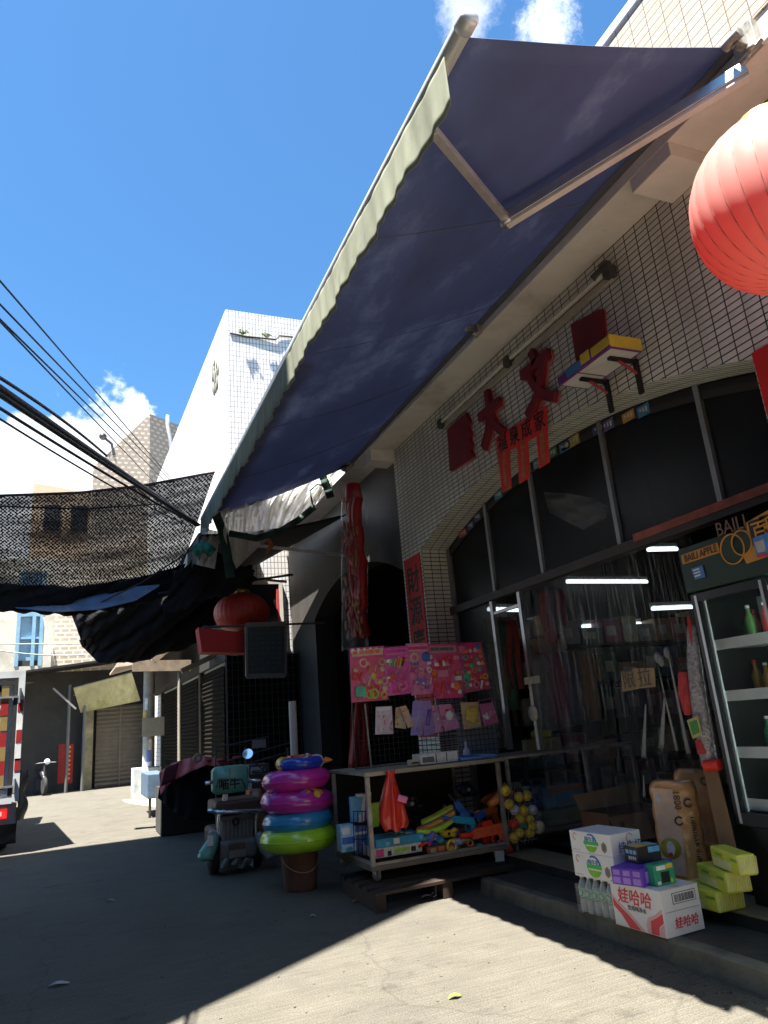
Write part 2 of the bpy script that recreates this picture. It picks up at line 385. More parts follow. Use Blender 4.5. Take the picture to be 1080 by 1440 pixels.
ground_detail(concrete)
g = MB(); g.quad((-70, -40, 0), (70, -40, 0), (70, 220, 0), (-70, 220, 0))
structure(g.build('ground', concrete), 'pale worn concrete street of the alley')
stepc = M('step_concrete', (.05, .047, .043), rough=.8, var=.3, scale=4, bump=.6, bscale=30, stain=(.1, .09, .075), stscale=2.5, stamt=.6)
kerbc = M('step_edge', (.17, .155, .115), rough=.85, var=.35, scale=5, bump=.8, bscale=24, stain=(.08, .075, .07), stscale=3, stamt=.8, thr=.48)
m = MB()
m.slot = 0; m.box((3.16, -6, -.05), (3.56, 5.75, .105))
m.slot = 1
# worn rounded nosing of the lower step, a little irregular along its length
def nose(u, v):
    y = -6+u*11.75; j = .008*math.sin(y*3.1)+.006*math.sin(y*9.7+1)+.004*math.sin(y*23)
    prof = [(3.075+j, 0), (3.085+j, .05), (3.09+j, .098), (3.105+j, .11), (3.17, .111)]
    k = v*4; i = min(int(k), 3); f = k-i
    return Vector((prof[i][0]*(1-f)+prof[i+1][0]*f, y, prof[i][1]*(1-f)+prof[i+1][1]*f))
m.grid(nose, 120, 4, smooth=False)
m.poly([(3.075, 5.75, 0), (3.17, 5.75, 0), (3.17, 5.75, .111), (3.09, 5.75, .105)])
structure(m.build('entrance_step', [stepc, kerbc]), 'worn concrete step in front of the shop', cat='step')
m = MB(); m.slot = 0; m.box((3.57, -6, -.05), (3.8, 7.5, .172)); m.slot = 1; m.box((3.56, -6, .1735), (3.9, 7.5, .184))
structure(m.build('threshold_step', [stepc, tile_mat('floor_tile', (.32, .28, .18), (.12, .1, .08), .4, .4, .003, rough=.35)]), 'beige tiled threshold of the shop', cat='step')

# ---- the shop building
wall_tile = tile_mat('shop_wall_tile', (.78, .76, .66), (.008, .007, .006), .117, .048, .0046, rough=.55, dirt=.5, dirtcol=(.3, .25, .21))
reveal_tile = tile_mat('reveal_tile', (.82, .8, .7), (.012, .01, .009), .117, .05, .0045, rough=.3, dirt=.2, dirtcol=(.3, .25, .18))
plaster = M('eave_plaster', (.82, .77, .69), rough=.85, var=.1, scale=3, bump=.2, bscale=30, stain=(.36, .3, .24), stscale=1.1, stamt=.5, thr=.52)
parapet_tile = tile_mat('parapet_tile', (.56, .5, .41), (.2, .16, .12), .13, .065, .004, rough=.35, dirt=.3, dirtcol=(.4, .3, .2))
shop = thing('shop_building', 'tiled shop with a shallow arch, red characters and a long eave', 'building', (3.7, 5, 0))
XW, XG, ZT = 3.7, 4.05, 4.81
ARCH = [(2.72, 7.50, 3.33, .43), (8.06, 11.9, 3.2, .46)]
def arcpts(a, n=28):
    y0, y1, zs, rise = a; h = (y1-y0)/2; r = (h*h+rise*rise)/(2*rise); c = (y0+y1)/2; out = []
    t0 = math.asin(h/r)
    for i in range(n+1):
        t = -t0+2*t0*i/n; out.append((c+r*math.sin(t), zs+rise-r+r*math.cos(t)))
    return out
m = MB()
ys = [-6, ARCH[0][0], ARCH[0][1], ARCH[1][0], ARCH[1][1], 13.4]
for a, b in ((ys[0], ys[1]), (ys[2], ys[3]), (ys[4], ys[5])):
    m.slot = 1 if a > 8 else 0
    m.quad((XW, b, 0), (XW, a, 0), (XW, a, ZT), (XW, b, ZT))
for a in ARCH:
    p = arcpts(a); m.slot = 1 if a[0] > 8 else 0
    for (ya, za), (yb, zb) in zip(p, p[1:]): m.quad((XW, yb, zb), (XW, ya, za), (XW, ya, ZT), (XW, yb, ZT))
m.build('tiled_wall', [wall_tile, tile_mat('shaded_bay_tile', (.07, .065, .06), (.015, .013, .012), .125, .0445, .0032, rough=.6, dirt=.5)], shop)  # far bay is the same tile, its shade put into a darker colour
m = MB()
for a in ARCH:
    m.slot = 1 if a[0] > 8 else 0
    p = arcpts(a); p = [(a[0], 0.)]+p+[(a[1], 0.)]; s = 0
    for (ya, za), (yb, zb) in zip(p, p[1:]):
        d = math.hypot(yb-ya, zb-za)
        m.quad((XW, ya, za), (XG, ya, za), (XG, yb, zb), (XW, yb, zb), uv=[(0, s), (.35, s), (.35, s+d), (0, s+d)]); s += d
m.build('arch_reveal', [reveal_tile, MATS['shaded_bay_tile']], shop)
# eave slab, its soffit and cross beams, parapet above
m = MB(); m.box((3.345, -6, ZT), (XW+.02, 13.4, 4.99)); m.box((3.345, 2.66, ZT-.11), (XW, 3.02, ZT-.002)); m.box((3.36, 8.0, ZT-.16), (XW, 8.28, ZT-.002)); m.box((3.345, -1.6, ZT-.11), (XW, -1.2, ZT-.002))
m.build('eave', plaster, shop, bevel=.006)
m = MB(); m.box((3.335, -6, 4.992), (3.9, 13.4, 5.95)); m.build('parapet', parapet_tile, shop)
m = MB(); m.box((3.32, -6, 5.952), (3.95, 13.4, 6.02)); m.build('coping', plaster, shop)
m = MB(); m.box((3.92, -6, 4.992), (9.5, 13.4, 5.6)); m.box((9.3, -6, 0), (9.5, 13.4, 4.99)); m.box((3.72, 13.2, 0), (9.3, 13.38, 4.99)); m.box((3.72, -6, 0), (9.3, -5.8, 4.99))
m.build('rear_wall', M('plain_render', (.12, .115, .11), rough=.9), shop)
m = MB(); m.box((6.2, -6, 5.601), (9.4, 13.3, 9.3)); m.build('sky_block_storey', M('plain_render', (.12, .115, .11)), shop)  # unseen set-back storey added to cut the sky light in the alley
# the dark rooms behind the arches
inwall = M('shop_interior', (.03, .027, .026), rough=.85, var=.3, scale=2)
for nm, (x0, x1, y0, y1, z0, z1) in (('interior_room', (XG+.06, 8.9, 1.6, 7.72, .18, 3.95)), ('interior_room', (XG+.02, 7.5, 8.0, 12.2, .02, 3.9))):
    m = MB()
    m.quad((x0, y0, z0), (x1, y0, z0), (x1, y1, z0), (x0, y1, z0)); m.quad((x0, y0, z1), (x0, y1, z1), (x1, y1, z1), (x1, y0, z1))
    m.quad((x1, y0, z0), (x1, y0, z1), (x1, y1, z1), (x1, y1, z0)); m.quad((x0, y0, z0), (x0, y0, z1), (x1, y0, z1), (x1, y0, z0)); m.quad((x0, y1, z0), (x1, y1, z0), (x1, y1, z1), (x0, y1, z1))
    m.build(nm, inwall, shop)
# window wall at the back of the arch
steel = M('dark_steel', (.075, .07, .07), rough=.45, metal=.6, var=.3)
rust = M('rusty_beam', (.16, .07, .05), rough=.7, var=.5, scale=7)
alu = M('aluminium', (.55, .56, .57), rough=.38, metal=.85, var=.15, scale=9)
greyalu = M('grey_aluminium', (.3, .31, .32), rough=.5, metal=.5, var=.2, scale=9)
m = MB(); m.box((XG-.05, 2.72, 2.55), (XG+.05, 7.5, 2.63)); tr = m.build('transom', M('dark_transom', (.05, .04, .037), rough=.6, var=.5), shop); m = MB(); m.box((XG-.062, 2.72, 2.6), (XG-.051, 4.3, 2.66)); m.build('rusty_strip', M('rusty_red', (.35, .1, .07), rough=.7, var=.5, scale=9), shop)
def zarc(y): p = arcpts(ARCH[0], 60); return min(p, key=lambda q: abs(q[0]-y))[1]
for y in (3.45, 4.5, 5.6, 6.5):
    m = MB(); m.box((XG-.03, y-.022, 2.632), (XG+.03, y+.022, zarc(y)-.002)); m.build('mullion', greyalu, shop)
m = MB(); m.box((XG-.02, 7.42, .19), (XG+.03, 7.495, 3.34)); m.build('door_jamb', greyalu, shop)
for y, z0 in ((6.62, 1.03), (6.08, 1.03)):
    m = MB(); m.box((XG-.02, y-.025, z0), (XG+.025, y+.025, 2.548)); m.build('door_jamb', alu, shop)
m = MB(); m.box((XG-.015, 6.11, 2.40), (XG+.02, 6.59, 2.43)); m.build('door_rail', alu, shop)
glass = clear_mat('window_glass', (.02, .022, .024), clear=.6, rough=.3, fres=.12, spec=.3, streak=.25, scale=1.6)
yy = [2.74, 3.45, 4.5, 5.6, 6.5, 7.42]
for a, b in zip(yy, yy[1:]):
    n = 8; pts = [(XG, a+.02, 2.632)]+[(XG, a+.02+(b-a-.04)*i/n, zarc(a+.02+(b-a-.04)*i/n)-.01) for i in range(n+1)]+[(XG, b-.02, 2.632)]
    m = MB(); m.prism(pts, (.006, 0, 0)); m.build('window_pane', glass, shop)
m = MB(); m.box((XG, 6.65, 1.05), (XG+.006, 7.41, 2.545)); m.build('window_pane', glass, shop)

# ---- tall block across the street (outside the picture, it throws the big shade over the alley)
blk = thing('apartment_block', 'tall tiled apartment block across the alley from the shop', 'building', (-6, 6, 0))
far_tile = tile_mat('far_tile', (.11, .105, .1), (.07, .06, .055), .2, .1, .006)
m = MB(); m.prism([(-11, 2.7, 0), (-2.2, 2.7, 0), (-2.2, 3.34, 17.2), (-11, 3.34, 17.2)], (0, 6.3, 0)); m.build('wall', far_tile, blk)
m = MB(); m.box((-11.1, 3.34, 17.201), (-2.19, 9.65, 17.4)); m.build('roof', plaster, blk)
for k in range(5):
    for j in range(3):
        m = MB(); m.box((-2.21, 3.4+j*2.1, 1+k*3.2), (-2.17, 4.6+j*2.1, 2.6+k*3.2)); m.build('window', steel, blk)
b2 = thing('low_house', 'low tiled house with a flat roof beside the tall block', 'building', (-6, -8, 0))
m = MB(); m.box((-11, -24, 0), (-2.4, 2.3, 7.6)); m.build('wall', far_tile, b2); m = MB(); m.box((-11.1, -24, 7.6), (-2.3, 2.3, 7.8)); m.build('roof', plaster, b2)
m = MB(); m.box((-2.41, -3.2, 0), (-2.37, -1.6, 2.5)); m.build('shutter', steel, b2)
b4 = thing('sky_block_house', 'tall unseen block added behind the viewer to cut the sky light', 'building', (0, -20, 0))  # unseen block added across the street to deepen the shade
m = MB(); m.box((-2.3, -32, 0), (3.4, -14, 13)); m.build('wall', far_tile, b4); m = MB(); m.box((-2.3, -32, 13), (3.4, -13.8, 13.2)); m.build('roof', plaster, b4)
b3 = thing('rear_house', 'plain rendered house row behind the shop towards the main road', 'building', (7, -16, 0))
m = MB(); m.box((3.6, -30, 0), (11, -6.2, 6.5)); m.build('wall', far_tile, b3); m = MB(); m.box((3.5, -30, 6.5), (11, -6.2, 6.7)); m.build('roof', plaster, b3)

# ---- white tiled building beyond the shop
white_tile = tile_mat('white_tile', (.82, .81, .79), (.22, .19, .18), .072, .118, .006, rough=.35, var=.05, dirt=.1)
wb = thing('white_building', 'tall white tiled building rising behind the far end of the awning', 'building', (4.8, 14, 0))
Pc = W(317, 435, Y=13.6); Pt = Pc.z
Pf = W(231, 650, Z=Pt)
dirl = (Pf-Pc); dirl.z = 0; dirl.normalize()
Pend = Pc+dirl*14
def ww(p, z): return (p[0], p[1], z)
Qr = (7.6, 13.6+.02); Qe = (7.6+dirl.x*14, Qr[1]+dirl.y*14)
m = MB()
m.quad(ww(Pend, 0), ww(Pc, 0), ww(Pc, Pt), ww(Pend, Pt)); m.quad(ww(Pc, 0), ww(Qr, 0), ww(Qr, Pt), ww(Pc, Pt)); m.quad(ww(Qr, 0), ww(Qe, 0), ww(Qe, Pt), ww(Qr, Pt)); m.quad(ww(Qe, 0), ww(Pend, 0), ww(Pend, Pt), ww(Qe, Pt))
m.build('wall', white_tile, wb)
m = MB(); m.poly([ww(Pc, Pt-.02), ww(Qr, Pt-.02), ww(Qe, Pt-.02), ww(Pend, Pt-.02)]); m.build('roof', plaster, wb)
# a window low on its near face
a, b = W(352, 826, Y=13.6), W(391, 822, Y=13.6)
m = MB()
fr = .07
y = 13.6
x0, x1, z1, z0 = a.x-.25, b.x, b.z, b.z-1.5
for lo, hi in (((x0-fr, y-.06, z0-fr), (x0, y+.005, z1+fr)), ((x1, y-.06, z0-fr), (x1+fr, y+.005, z1+fr)), ((x0, y-.06, z1), (x1, y+.005, z1+fr)), ((x0, y-.06, z0-fr), (x1, y+.005, z0))): m.box(lo, hi)
wf = m.build('window', M('pale_window_frame', (.62, .56, .48), rough=.6), wb)
m = MB(); m.quad((x0, y-.012, z0), (x1, y-.012, z0), (x1, y-.012, z1), (x0, y-.012, z1)); m.build('pane', M('dark_pane', (.02, .02, .022), rough=.2), wf)
m = MB(); m.box((x1-.05, y-.055, z0), (x1-.005, y-.02, z1-.1)); m.build('curtain', M('red_cloth', (.45, .05, .05), rough=.8), wf)
# thin ledge cable and stain cracks on its faces
m = MB(); q = [W(316+7.5, 468.5, Y=13.59), W(345, 473, Y=13.59), W(388, 477.5, Y=13.57), W(393, 472, Y=13.57), W(412, 474, Y=13.58)]; m.tube(q, .02, 6); m.build('ledge_pipe', M('black_pipe', (.03, .03, .03), rough=.6), wb)
def leftface(px, py, out=.01):
    n = Vector((-dirl.y, dirl.x, 0)); n = n if n.x < 0 else -n
    d = ray(px, py); t = (Pc+n*out-CAM).dot(n)/d.dot(n); return CAM+d*t
m = MB(); rr = random.Random(3)
for k in range(16):
    p = leftface(305+rr.uniform(-6, 3)+(-k*.1), 510+k*2.6+rr.uniform(-2, 2)); m.ball(p, .06+.05*rr.random(), 6, 4, (.2, 1, 1.6))
m.build('mould_patch', M('mould', (.2, .2, .16), rough=.9), wb)
def tuft(name, label, P, s, col):
    m = MB(); rr = random.Random(int(P.x*100))
    for k in range(40):
        a = rr.uniform(-math.pi, 0); t = rr.uniform(.2, 1); d = Vector((math.cos(a)*.8, -.25*rr.random(), .2+.8*rr.random())).normalized()*s*t
        q = P+d; n = Vector((rr.uniform(-1, 1), rr.uniform(-1, 1), rr.uniform(-1, 1))).normalized()*s*.22; b = d.cross(n).normalized()*s*.12
        m.poly([q-n, q+b, q+n, q-b])
        m.tube([P, q], s*.015, 4, caps=False)
    o = m.build(name, M('weed_leaf', (.22, .3, .03), rough=.6, var=.4), None, loc=P); tag(o, label, 'plant')
tuft('wall_weed', 'small green weed tuft on the ledge near the corner of the white building', W(341, 471, Y=13.5), .15, None)
tuft('wall_weed', 'green weed tuft further right on the white building ledge', W(375, 475, Y=13.5), .14, None)

# ground floor of the white building row: shutters, canopy and clutter in deep shade
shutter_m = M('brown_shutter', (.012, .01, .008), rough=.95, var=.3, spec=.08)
def shutter(parent, P0, P1, z0, z1, mat, name='roller_shutter', step=.085, out=(0, -1, 0)):
    """ribbed roller shutter between two ground points"""
    P0 = Vector((P0[0], P0[1], 0)); P1 = Vector((P1[0], P1[1], 0)); n = int((z1-z0)/step); o = Vector(out)
    m = MB(); z = z0
    for i in range(n):
        a, c = z0+i*(z1-z0)/n, z0+(i+1)*(z1-z0)/n; b = (a+c)/2
        m.quad(P0+Vector((0, 0, a)), P1+Vector((0, 0, a)), P1+o*.03+Vector((0, 0, b)), P0+o*.03+Vector((0, 0, b)))
        m.quad(P0+o*.03+Vector((0, 0, b)), P1+o*.03+Vector((0, 0, b)), P1+Vector((0, 0, c)), P0+Vector((0, 0, c)))
    return m.build(name, mat, parent)
def lf(y, off=.03):   # a point on the street face of the white building
    t = (y-Pc.y)/dirl.y; return (Pc.x+dirl.x*t-off, y)
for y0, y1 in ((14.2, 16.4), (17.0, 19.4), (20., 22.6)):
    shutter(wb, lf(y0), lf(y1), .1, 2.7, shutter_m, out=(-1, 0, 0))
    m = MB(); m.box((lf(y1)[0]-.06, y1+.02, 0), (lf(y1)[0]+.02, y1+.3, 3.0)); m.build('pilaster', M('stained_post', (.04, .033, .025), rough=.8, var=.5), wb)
m = MB(); m.prism([(*lf(13.7, .12), 2.75), (*lf(24, .12), 2.75), (*lf(24, .04), 2.75), (*lf(13.7, .04), 2.75)], (0, 0, 1.9)); m.build('shade_board', M('shade_board_black', (.015, .013, .012), rough=.8), wb)  # dark board enlarged to cover the lit wall and stand for shade

# ---- tan towers further off
tan_tile = tile_mat('tan_tile', (.5, .43, .35), (.3, .24, .19), .26, .2, .06, rough=.6, off=.5, var=.1, dirt=.2)
tt = thing('tan_tower', 'tan tiled house with a sloping gable behind the white building', 'building', (2, 31, 0))
A, B, C_, D, E_ = [W(*p, Y=30.) for p in ((131, 657), (150, 640), (211, 582), (252, 588), (262, 590))]
m = MB()
m.poly([(A.x, 30, 0), (C_.x, 30, 0), (C_.x, 30, C_.z), (A.x, 30, A.z)])
m.quad((C_.x, 30, 0), (C_.x+3.4, 32.5, 0), (C_.x+3.4, 32.5, C_.z), (C_.x, 30, C_.z)); m.quad((A.x, 38, 0), (A.x, 30, 0), (A.x, 30, A.z), (A.x, 38, A.z))
m.poly([(A.x, 30, A.z), (C_.x, 30, C_.z), (C_.x+3.4, 32.5, C_.z), (A.x, 38, A.z)])
m.build('wall', tan_tile, tt)
m = MB(); q = [W(235.5, 586, Y=30.7), W(235, 600, Y=30.7), W(238, 618, Y=30.8), W(239, 640, Y=30.9)]; m.tube([v+Vector((0, -.15, 0)) for v in q], .09, 6); m.build('drain_pipe', M('white_pipe', (.75, .74, .72), rough=.5), tt)
m = MB(); p = W(157, 624, Y=30.); m.tube([p+Vector((.1, 0, -.5)), p, p+Vector((-.3, 0, .25))], .06, 6); m.ball(p+Vector((-.35, 0, .3)), .16, 8, 6); m.build('chimney_vent', steel, tt)
t2 = thing('tan_house', 'low tan house with a slanting parapet far down the street', 'building', (-2, 41, 0))
A, B, C_ = [W(*p, Y=40.) for p in ((38, 692), (47, 679), (132, 693))]
m = MB(); m.poly([(B.x, 40, 0), (C_.x+1.5, 40, 0), (C_.x+1.5, 40, C_.z-.25), (B.x, 40, B.z)]); m.quad((A.x-.1, 46, 0), (B.x, 40, 0), (B.x, 40, B.z), (A.x-.1, 46, B.z)); m.poly([(B.x, 40, B.z), (C_.x+1.5, 40, C_.z-.25), (C_.x+1.5, 46, C_.z-.25), (A.x-.1, 46, B.z)])
m.build('wall', M('tan_render', (.55, .4, .27), rough=.85, var=.1), t2)
m = MB()
for k in range(3): m.box((B.x+.6+k*1.3, 39.97, B.z-2.6), (B.x+1.4+k*1.3, 40.02, B.z-1.2))
m.build('window', steel, t2)

# ---- old house facing down the street, shutter shop and blue window
oh = thing('old_house', 'pale weathered house with a tall blue window above dark shopfronts', 'building', (-1, 29, 0))
tan_brick = tile_mat('tan_brick', (.5, .4, .28), (.72, .66, .55), .3, .16, .03, rough=.6, off=.5, var=.15, dirt=.2)
render_m = M('weathered_render', (.62, .57, .47), rough=.9, var=.25, scale=2, stain=(.35, .3, .22), stscale=.9, stamt=.7)
Yh = 28.5
xl = W(76, 900, Y=Yh).x; xr = W(112, 900, Y=Yh).x; ztop = 8.2; zr = W(60, 948, Y=Yh).z
x_a, x_b = W(22, 900, Y=Yh).x, W(60, 900, Y=Yh).x
m = MB(); m.slot = 0; m.quad((-9, Yh, zr+.05), (x_a, Yh, zr+.05), (x_a, Yh, ztop), (-9, Yh, ztop)); m.quad((x_b, Yh, zr+.05), (xl, Yh, zr+.05), (xl, Yh, ztop), (x_b, Yh, ztop)); m.quad((x_a, Yh, ztop-.5), (x_b, Yh, ztop-.5), (x_b, Yh, ztop), (x_a, Yh, ztop))
m.quad((x_a, Yh, zr+.05), (x_b, Yh, zr+.05), (x_b, Yh, zr+.3), (x_a, Yh, zr+.3))
m.slot = 1; m.quad((xl, Yh, zr+.05), (4, Yh, zr+.05), (4, Yh, ztop), (xl, Yh, ztop)); m.slot = 0; m.quad((4, Yh, 0), (4, Yh+8, 0), (4, Yh+8, ztop), (4, Yh, ztop)); m.poly([(-9, Yh, ztop), (4, Yh, ztop), (4, Yh+8, ztop), (-9, Yh+8, ztop)])
m.build('wall', [render_m, tan_brick], oh)
bluew = M('blue_frame', (.22, .38, .5), rough=.5, var=.15)
m = MB(); m.box((x_a, Yh-.02, zr+.3), (x_a+.12, Yh+.12, ztop-.5)); m.box((x_b-.12, Yh-.02, zr+.3), (x_b, Yh+.12, ztop-.5)); m.box((x_a+.12, Yh-.02, 6.05), (x_b-.12, Yh+.12, 6.3)); m.box((x_a+.5, Yh-.02, zr+.3), (x_a+.62, Yh+.12, 6.05)); m.box((x_a+.12, Yh+.0, zr+1.25), (x_b-.12, Yh+.1, zr+1.33))
wf = m.build('window', bluew, oh)
m = MB(); m.quad((x_a, Yh+.1, zr+.3), (x_b, Yh+.1, zr+.3), (x_b, Yh+.1, ztop-.5), (x_a, Yh+.1, ztop-.5)); m.build('pane', M('sky_pane', (.3, .45, .55), rough=.15), wf)
m = MB(); m.box((W(61, 930, Y=Yh).x, Yh-.35, zr+.2), (W(72, 930, Y=Yh).x, Yh-.002, zr+.75)); m.build('window_box', render_m, oh)
# lean-to roof and dark openings below
darkw = M('shade_dark', (.045, .04, .035), rough=.9, var=.4, scale=1.5)  # shade of the openings under the roof put into a dark wall colour
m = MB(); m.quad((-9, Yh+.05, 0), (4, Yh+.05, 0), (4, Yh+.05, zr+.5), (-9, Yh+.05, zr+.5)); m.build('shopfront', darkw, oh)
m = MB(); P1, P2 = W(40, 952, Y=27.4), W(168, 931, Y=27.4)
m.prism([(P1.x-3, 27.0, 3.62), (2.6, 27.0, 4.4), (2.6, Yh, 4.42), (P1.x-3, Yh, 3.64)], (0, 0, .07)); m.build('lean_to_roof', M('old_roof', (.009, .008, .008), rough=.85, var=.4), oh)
m = MB(); s0 = W(113, 1005, Y=28.3); m.box((W(118, 1000, Y=28.3).x, 28.2, 0), (W(132, 1000, Y=28.3).x, 28.48, 2.75)); m.build('pilaster', M('peeling_post', (.26, .22, .12), rough=.85, var=.5, scale=3, stain=(.08, .12, .09), stscale=2.2, stamt=.8), oh)
xs0, xs1 = W(133, 1105, Y=28.35).x, W(201, 1105, Y=28.35).x
shutter_f = M('far_shutter', (.13, .105, .075), rough=.6, metal=.2, var=.25)
shutter(oh, (xs0, 28.4), ((xs0+xs1)/2-.03, 28.4), .02, 2.75, shutter_f, step=.14); shutter(oh, ((xs0+xs1)/2+.03, 28.4), (xs1, 28.4), .02, 2.75, shutter_f, step=.14)
m = MB(); m.box(((xs0+xs1)/2-.03, 28.33, .02), ((xs0+xs1)/2+.03, 28.42, 2.75)); m.build('shutter_post', M('tan_post', (.14, .11, .08), rough=.6), oh)
for px in (97, 119):
    p = W(px, 1000, Y=27.6); m = MB(); m.tube([(p.x, 27.6, 0), (p.x, 27.6, 3.5)], .05, 8); m.build('pole', M('grey_post', (.12, .12, .115), rough=.6), oh)
m = MB(); m.bar(W(75, 968, Y=27.2), W(107, 997, Y=27.2), .06, .06); m.build('brace', M('grey_post2', (.22, .21, .2), rough=.6), oh)
for px, w_ in ((87, 8), (97, 9)):
    a, b = W(px-w_/2, 1047, Y=27.9), W(px+w_/2, 1101, Y=27.9)
    m = MB(); m.box((a.x, 27.86, b.z), (b.x, 27.9, a.z)); cp = m.build('red_couplet', M('couplet_red', (.3, .015, .01), rough=.7, var=.25), oh)
    if px > 90:
        m = MB()
        for k in range(8): z = a.z-(k+.7)*(a.z-b.z)/8.8; m.ball((a.x+.12, 27.855, z), .055, 7, 5, (1, .15, .8))
        m.build('lettering', M('orange_ink', (.75, .25, .08), rough=.7), cp)
# slanted shop sign
q = [W(*p, Y=y_) for p, y_ in (((103, 967), 27.3), ((185, 945), 27.3), ((197, 984), 27.75), ((113, 1001), 27.75))]
fz = (q[1]-q[0]).normalized(); up = (q[0]-q[3])
m = MB(); nrm = fz.cross(up).normalized(); m.prism(q, nrm*.08); sg = m.build('shop_sign', M('mossy_sign', (.37, .33, .17), rough=.8, var=.35, scale=2.2, stain=(.15, .17, .03), stscale=1.6, stamt=.7), None, loc=(q[0]+q[2])/2)
tag(sg, 'faded mossy yellow shop sign hanging aslant over the far shutter', 'sign')
rr = random.Random(5); m = MB()
for k in range(6):
    for t in range(5):
        o_ = q[0]+(q[1]-q[0])*((k+.55)/6.2+rr.uniform(-.04, .04))-up*(.4+rr.uniform(-.16, .16))-nrm*.0+(-nrm)*.012
        d = (fz if rr.random() < .5 else up.normalized())*.13*rr.uniform(.6, 1.3); m.bar(o_-d, o_+d, .03, .02, up=nrm)
m.build('lettering', M('faded_brown', (.2, .13, .06), rough=.8), sg)

# ---- utility pole with posters and the clutter round its foot
Yp = 21.5; pc = W(209, 1120, Z=0.); pc = W(209, 1050, Y=Yp)
po = thing('utility_pole', 'concrete pole wrapped with torn posters beside the shuttered shop', 'pole', (pc.x, Yp, 0))
m = MB(); m.lathe([(.16, 0), (.16, .2), (.15, 5.2), (0, 5.2)], 14, (pc.x, Yp, 0)); m.build('post', M('pole_concrete', (.42, .4, .36), rough=.85, var=.3), po)
rr = random.Random(11)
cols = [(.75, .76, .8), (.12, .2, .6), (.7, .66, .6), (.3, .27, .2), (.62, .64, .68), (.55, .35, .1)]
for k in range(7):
    z = .75+k*.28+rr.uniform(-.05, .05); a0 = -math.pi/2+rr.uniform(-.9, .5); aw = rr.uniform(.5, 1.3); h = rr.uniform(.22, .4)
    m = MB(); m.grid(lambda u, v: Vector((pc.x+.168*math.cos(a0+(u-.5)*aw), Yp+.168*math.sin(a0+(u-.5)*aw), z+(v-.5)*h)), 6, 1); m.build('poster', M('poster%d' % (k % 6), cols[k % 6], rough=.6, var=.3, scale=9), po)
m = MB(); a, b = W(200, 1010, Y=21.2), W(231, 1034, Y=21.2); m.box((a.x, 21.2, b.z), (b.x, 21.23, a.z)); m.build('notice_board', M('grey_board', (.33, .31, .27), rough=.8, var=.2), po)
m = MB(); m.box((pc.x-.42, Yp-.45, 0), (pc.x+.3, Yp+.3, .75)); bs = m.build('meter_box', M('painted_block', (.5, .55, .58), rough=.7, var=.3, scale=3, stain=(.06, .1, .2), stscale=1.8, stamt=.9), None, loc=(pc.x, Yp, 0), bevel=.02)
tag(bs, 'pale painted block round the foot of the poster covered pole', 'block')
mound = MB(); mound.grid(lambda u, v: Vector((1.4+u*1.7+.3*math.sin(v*5), 14.6+v*6.6, .13*math.sin(u*math.pi)*(.6+.4*math.sin(v*17+u*5))*math.sin(v*math.pi)**.5+.004)), 14, 40, smooth=False)
structure(mound.build('rubble_verge', M('rubble', (.33, .3, .2), rough=.9, var=.4, scale=6, bump=1, bscale=14, stain=(.16, .19, .07), stscale=3)), 'pale rubble and weeds along the foot of the row', kind='stuff', cat='rubble')
# ================================================================== awnings, nets, cables, lanterns, wall signs
navy = cloth_mat('awning_navy', (.12, .145, .26), transl=.24, var=.2, scale=1.2, stain=(.26, .31, .42), stamt=.9, thr=.53, stscale=1.1, stretch=(1, .5, 1))
valm = cloth_mat('valance_cloth', (.42, .44, .34), transl=.4, var=.3, scale=2.5, stain=(.2, .22, .15), stamt=.7, thr=.5, stscale=2., stretch=(1, 1, .35))
whitem = M('white_metal', (.7, .7, .7), rough=.35, metal=.3, var=.1)
armm = M('arm_metal', (.72, .7, .68), rough=.4, metal=.6, var=.2)
darkm = M('dark_bracket', (.06, .055, .05), rough=.6, var=.5, scale=20)
aw = thing('awning', 'long navy fabric awning with a pale scalloped valance over the shop', 'awning', (2.4, 6, 4.7))
FB0, FB1 = W(651, 52, Z=4.45), W(287, 732, Z=4.40)
BK0, BK1 = W(1031, 67, X=3.33), W(487, 657, X=3.33)
def canopy(u, v):   # u along the street, v from wall to front bar
    a = BK0.lerp(BK1, u); b = FB0.lerp(FB1, u); p = a.lerp(b, v)
    p.z -= .05*math.sin(math.pi*v)*(1+.3*math.sin(u*23))*min(1, .3+u*8)+.012*math.sin(u*55+v*3)*math.sin(math.pi*v)
    return p
m = MB(); m.grid(canopy, 60, 16); m.build('canopy', navy, aw, solid=.004)
for us in (.19, .39, .59, .79):
    m = MB(); m.tube([canopy(us, k/16)+Vector((0, 0, -.006)) for k in range(17)], .004, 4, caps=False); m.build('seam', M('seam_navy', (.13, .14, .2), rough=.8), aw)
m = MB(); m.tube([FB0+Vector((-.01, -.06, .02)), FB1+Vector((-.01, 0, .02))], .045, 12); m.build('front_bar', whitem, aw)
m = MB(); m.lathe([(0, 0), (.04, 0), (.05, .015), (.05, .08), (.04, .09), (0, .09)], 16, FB0+Vector((-.01, -.1, .02)), axis=(0, 1, 0)); m.build('end_cap', whitem, aw)
m = MB(); m.tube([BK0+Vector((.0, -.05, .02)), BK1+Vector((0, .1, .02))], .055, 10); m.build('roller_tube', M('roller_navy', (.1, .1, .13), rough=.5), aw)
Lv = (FB1-FB0).length; dv = (FB1-FB0).normalized()
def valance(u, v):
    u = .014+.986*u; p = FB0+(FB1-FB0)*u; s = u*Lv
    drop = .305+.012*abs(math.sin(s*math.pi/.36))+.007*math.sin(s*1.9)+.006*math.sin(s*4.3)
    p = p+Vector((-.045+.010*math.sin(s*7)*v+.009*math.sin(s*17+1)*v+.007*math.sin(s*41)*v, 0, -.0-drop*v+.02))
    return p
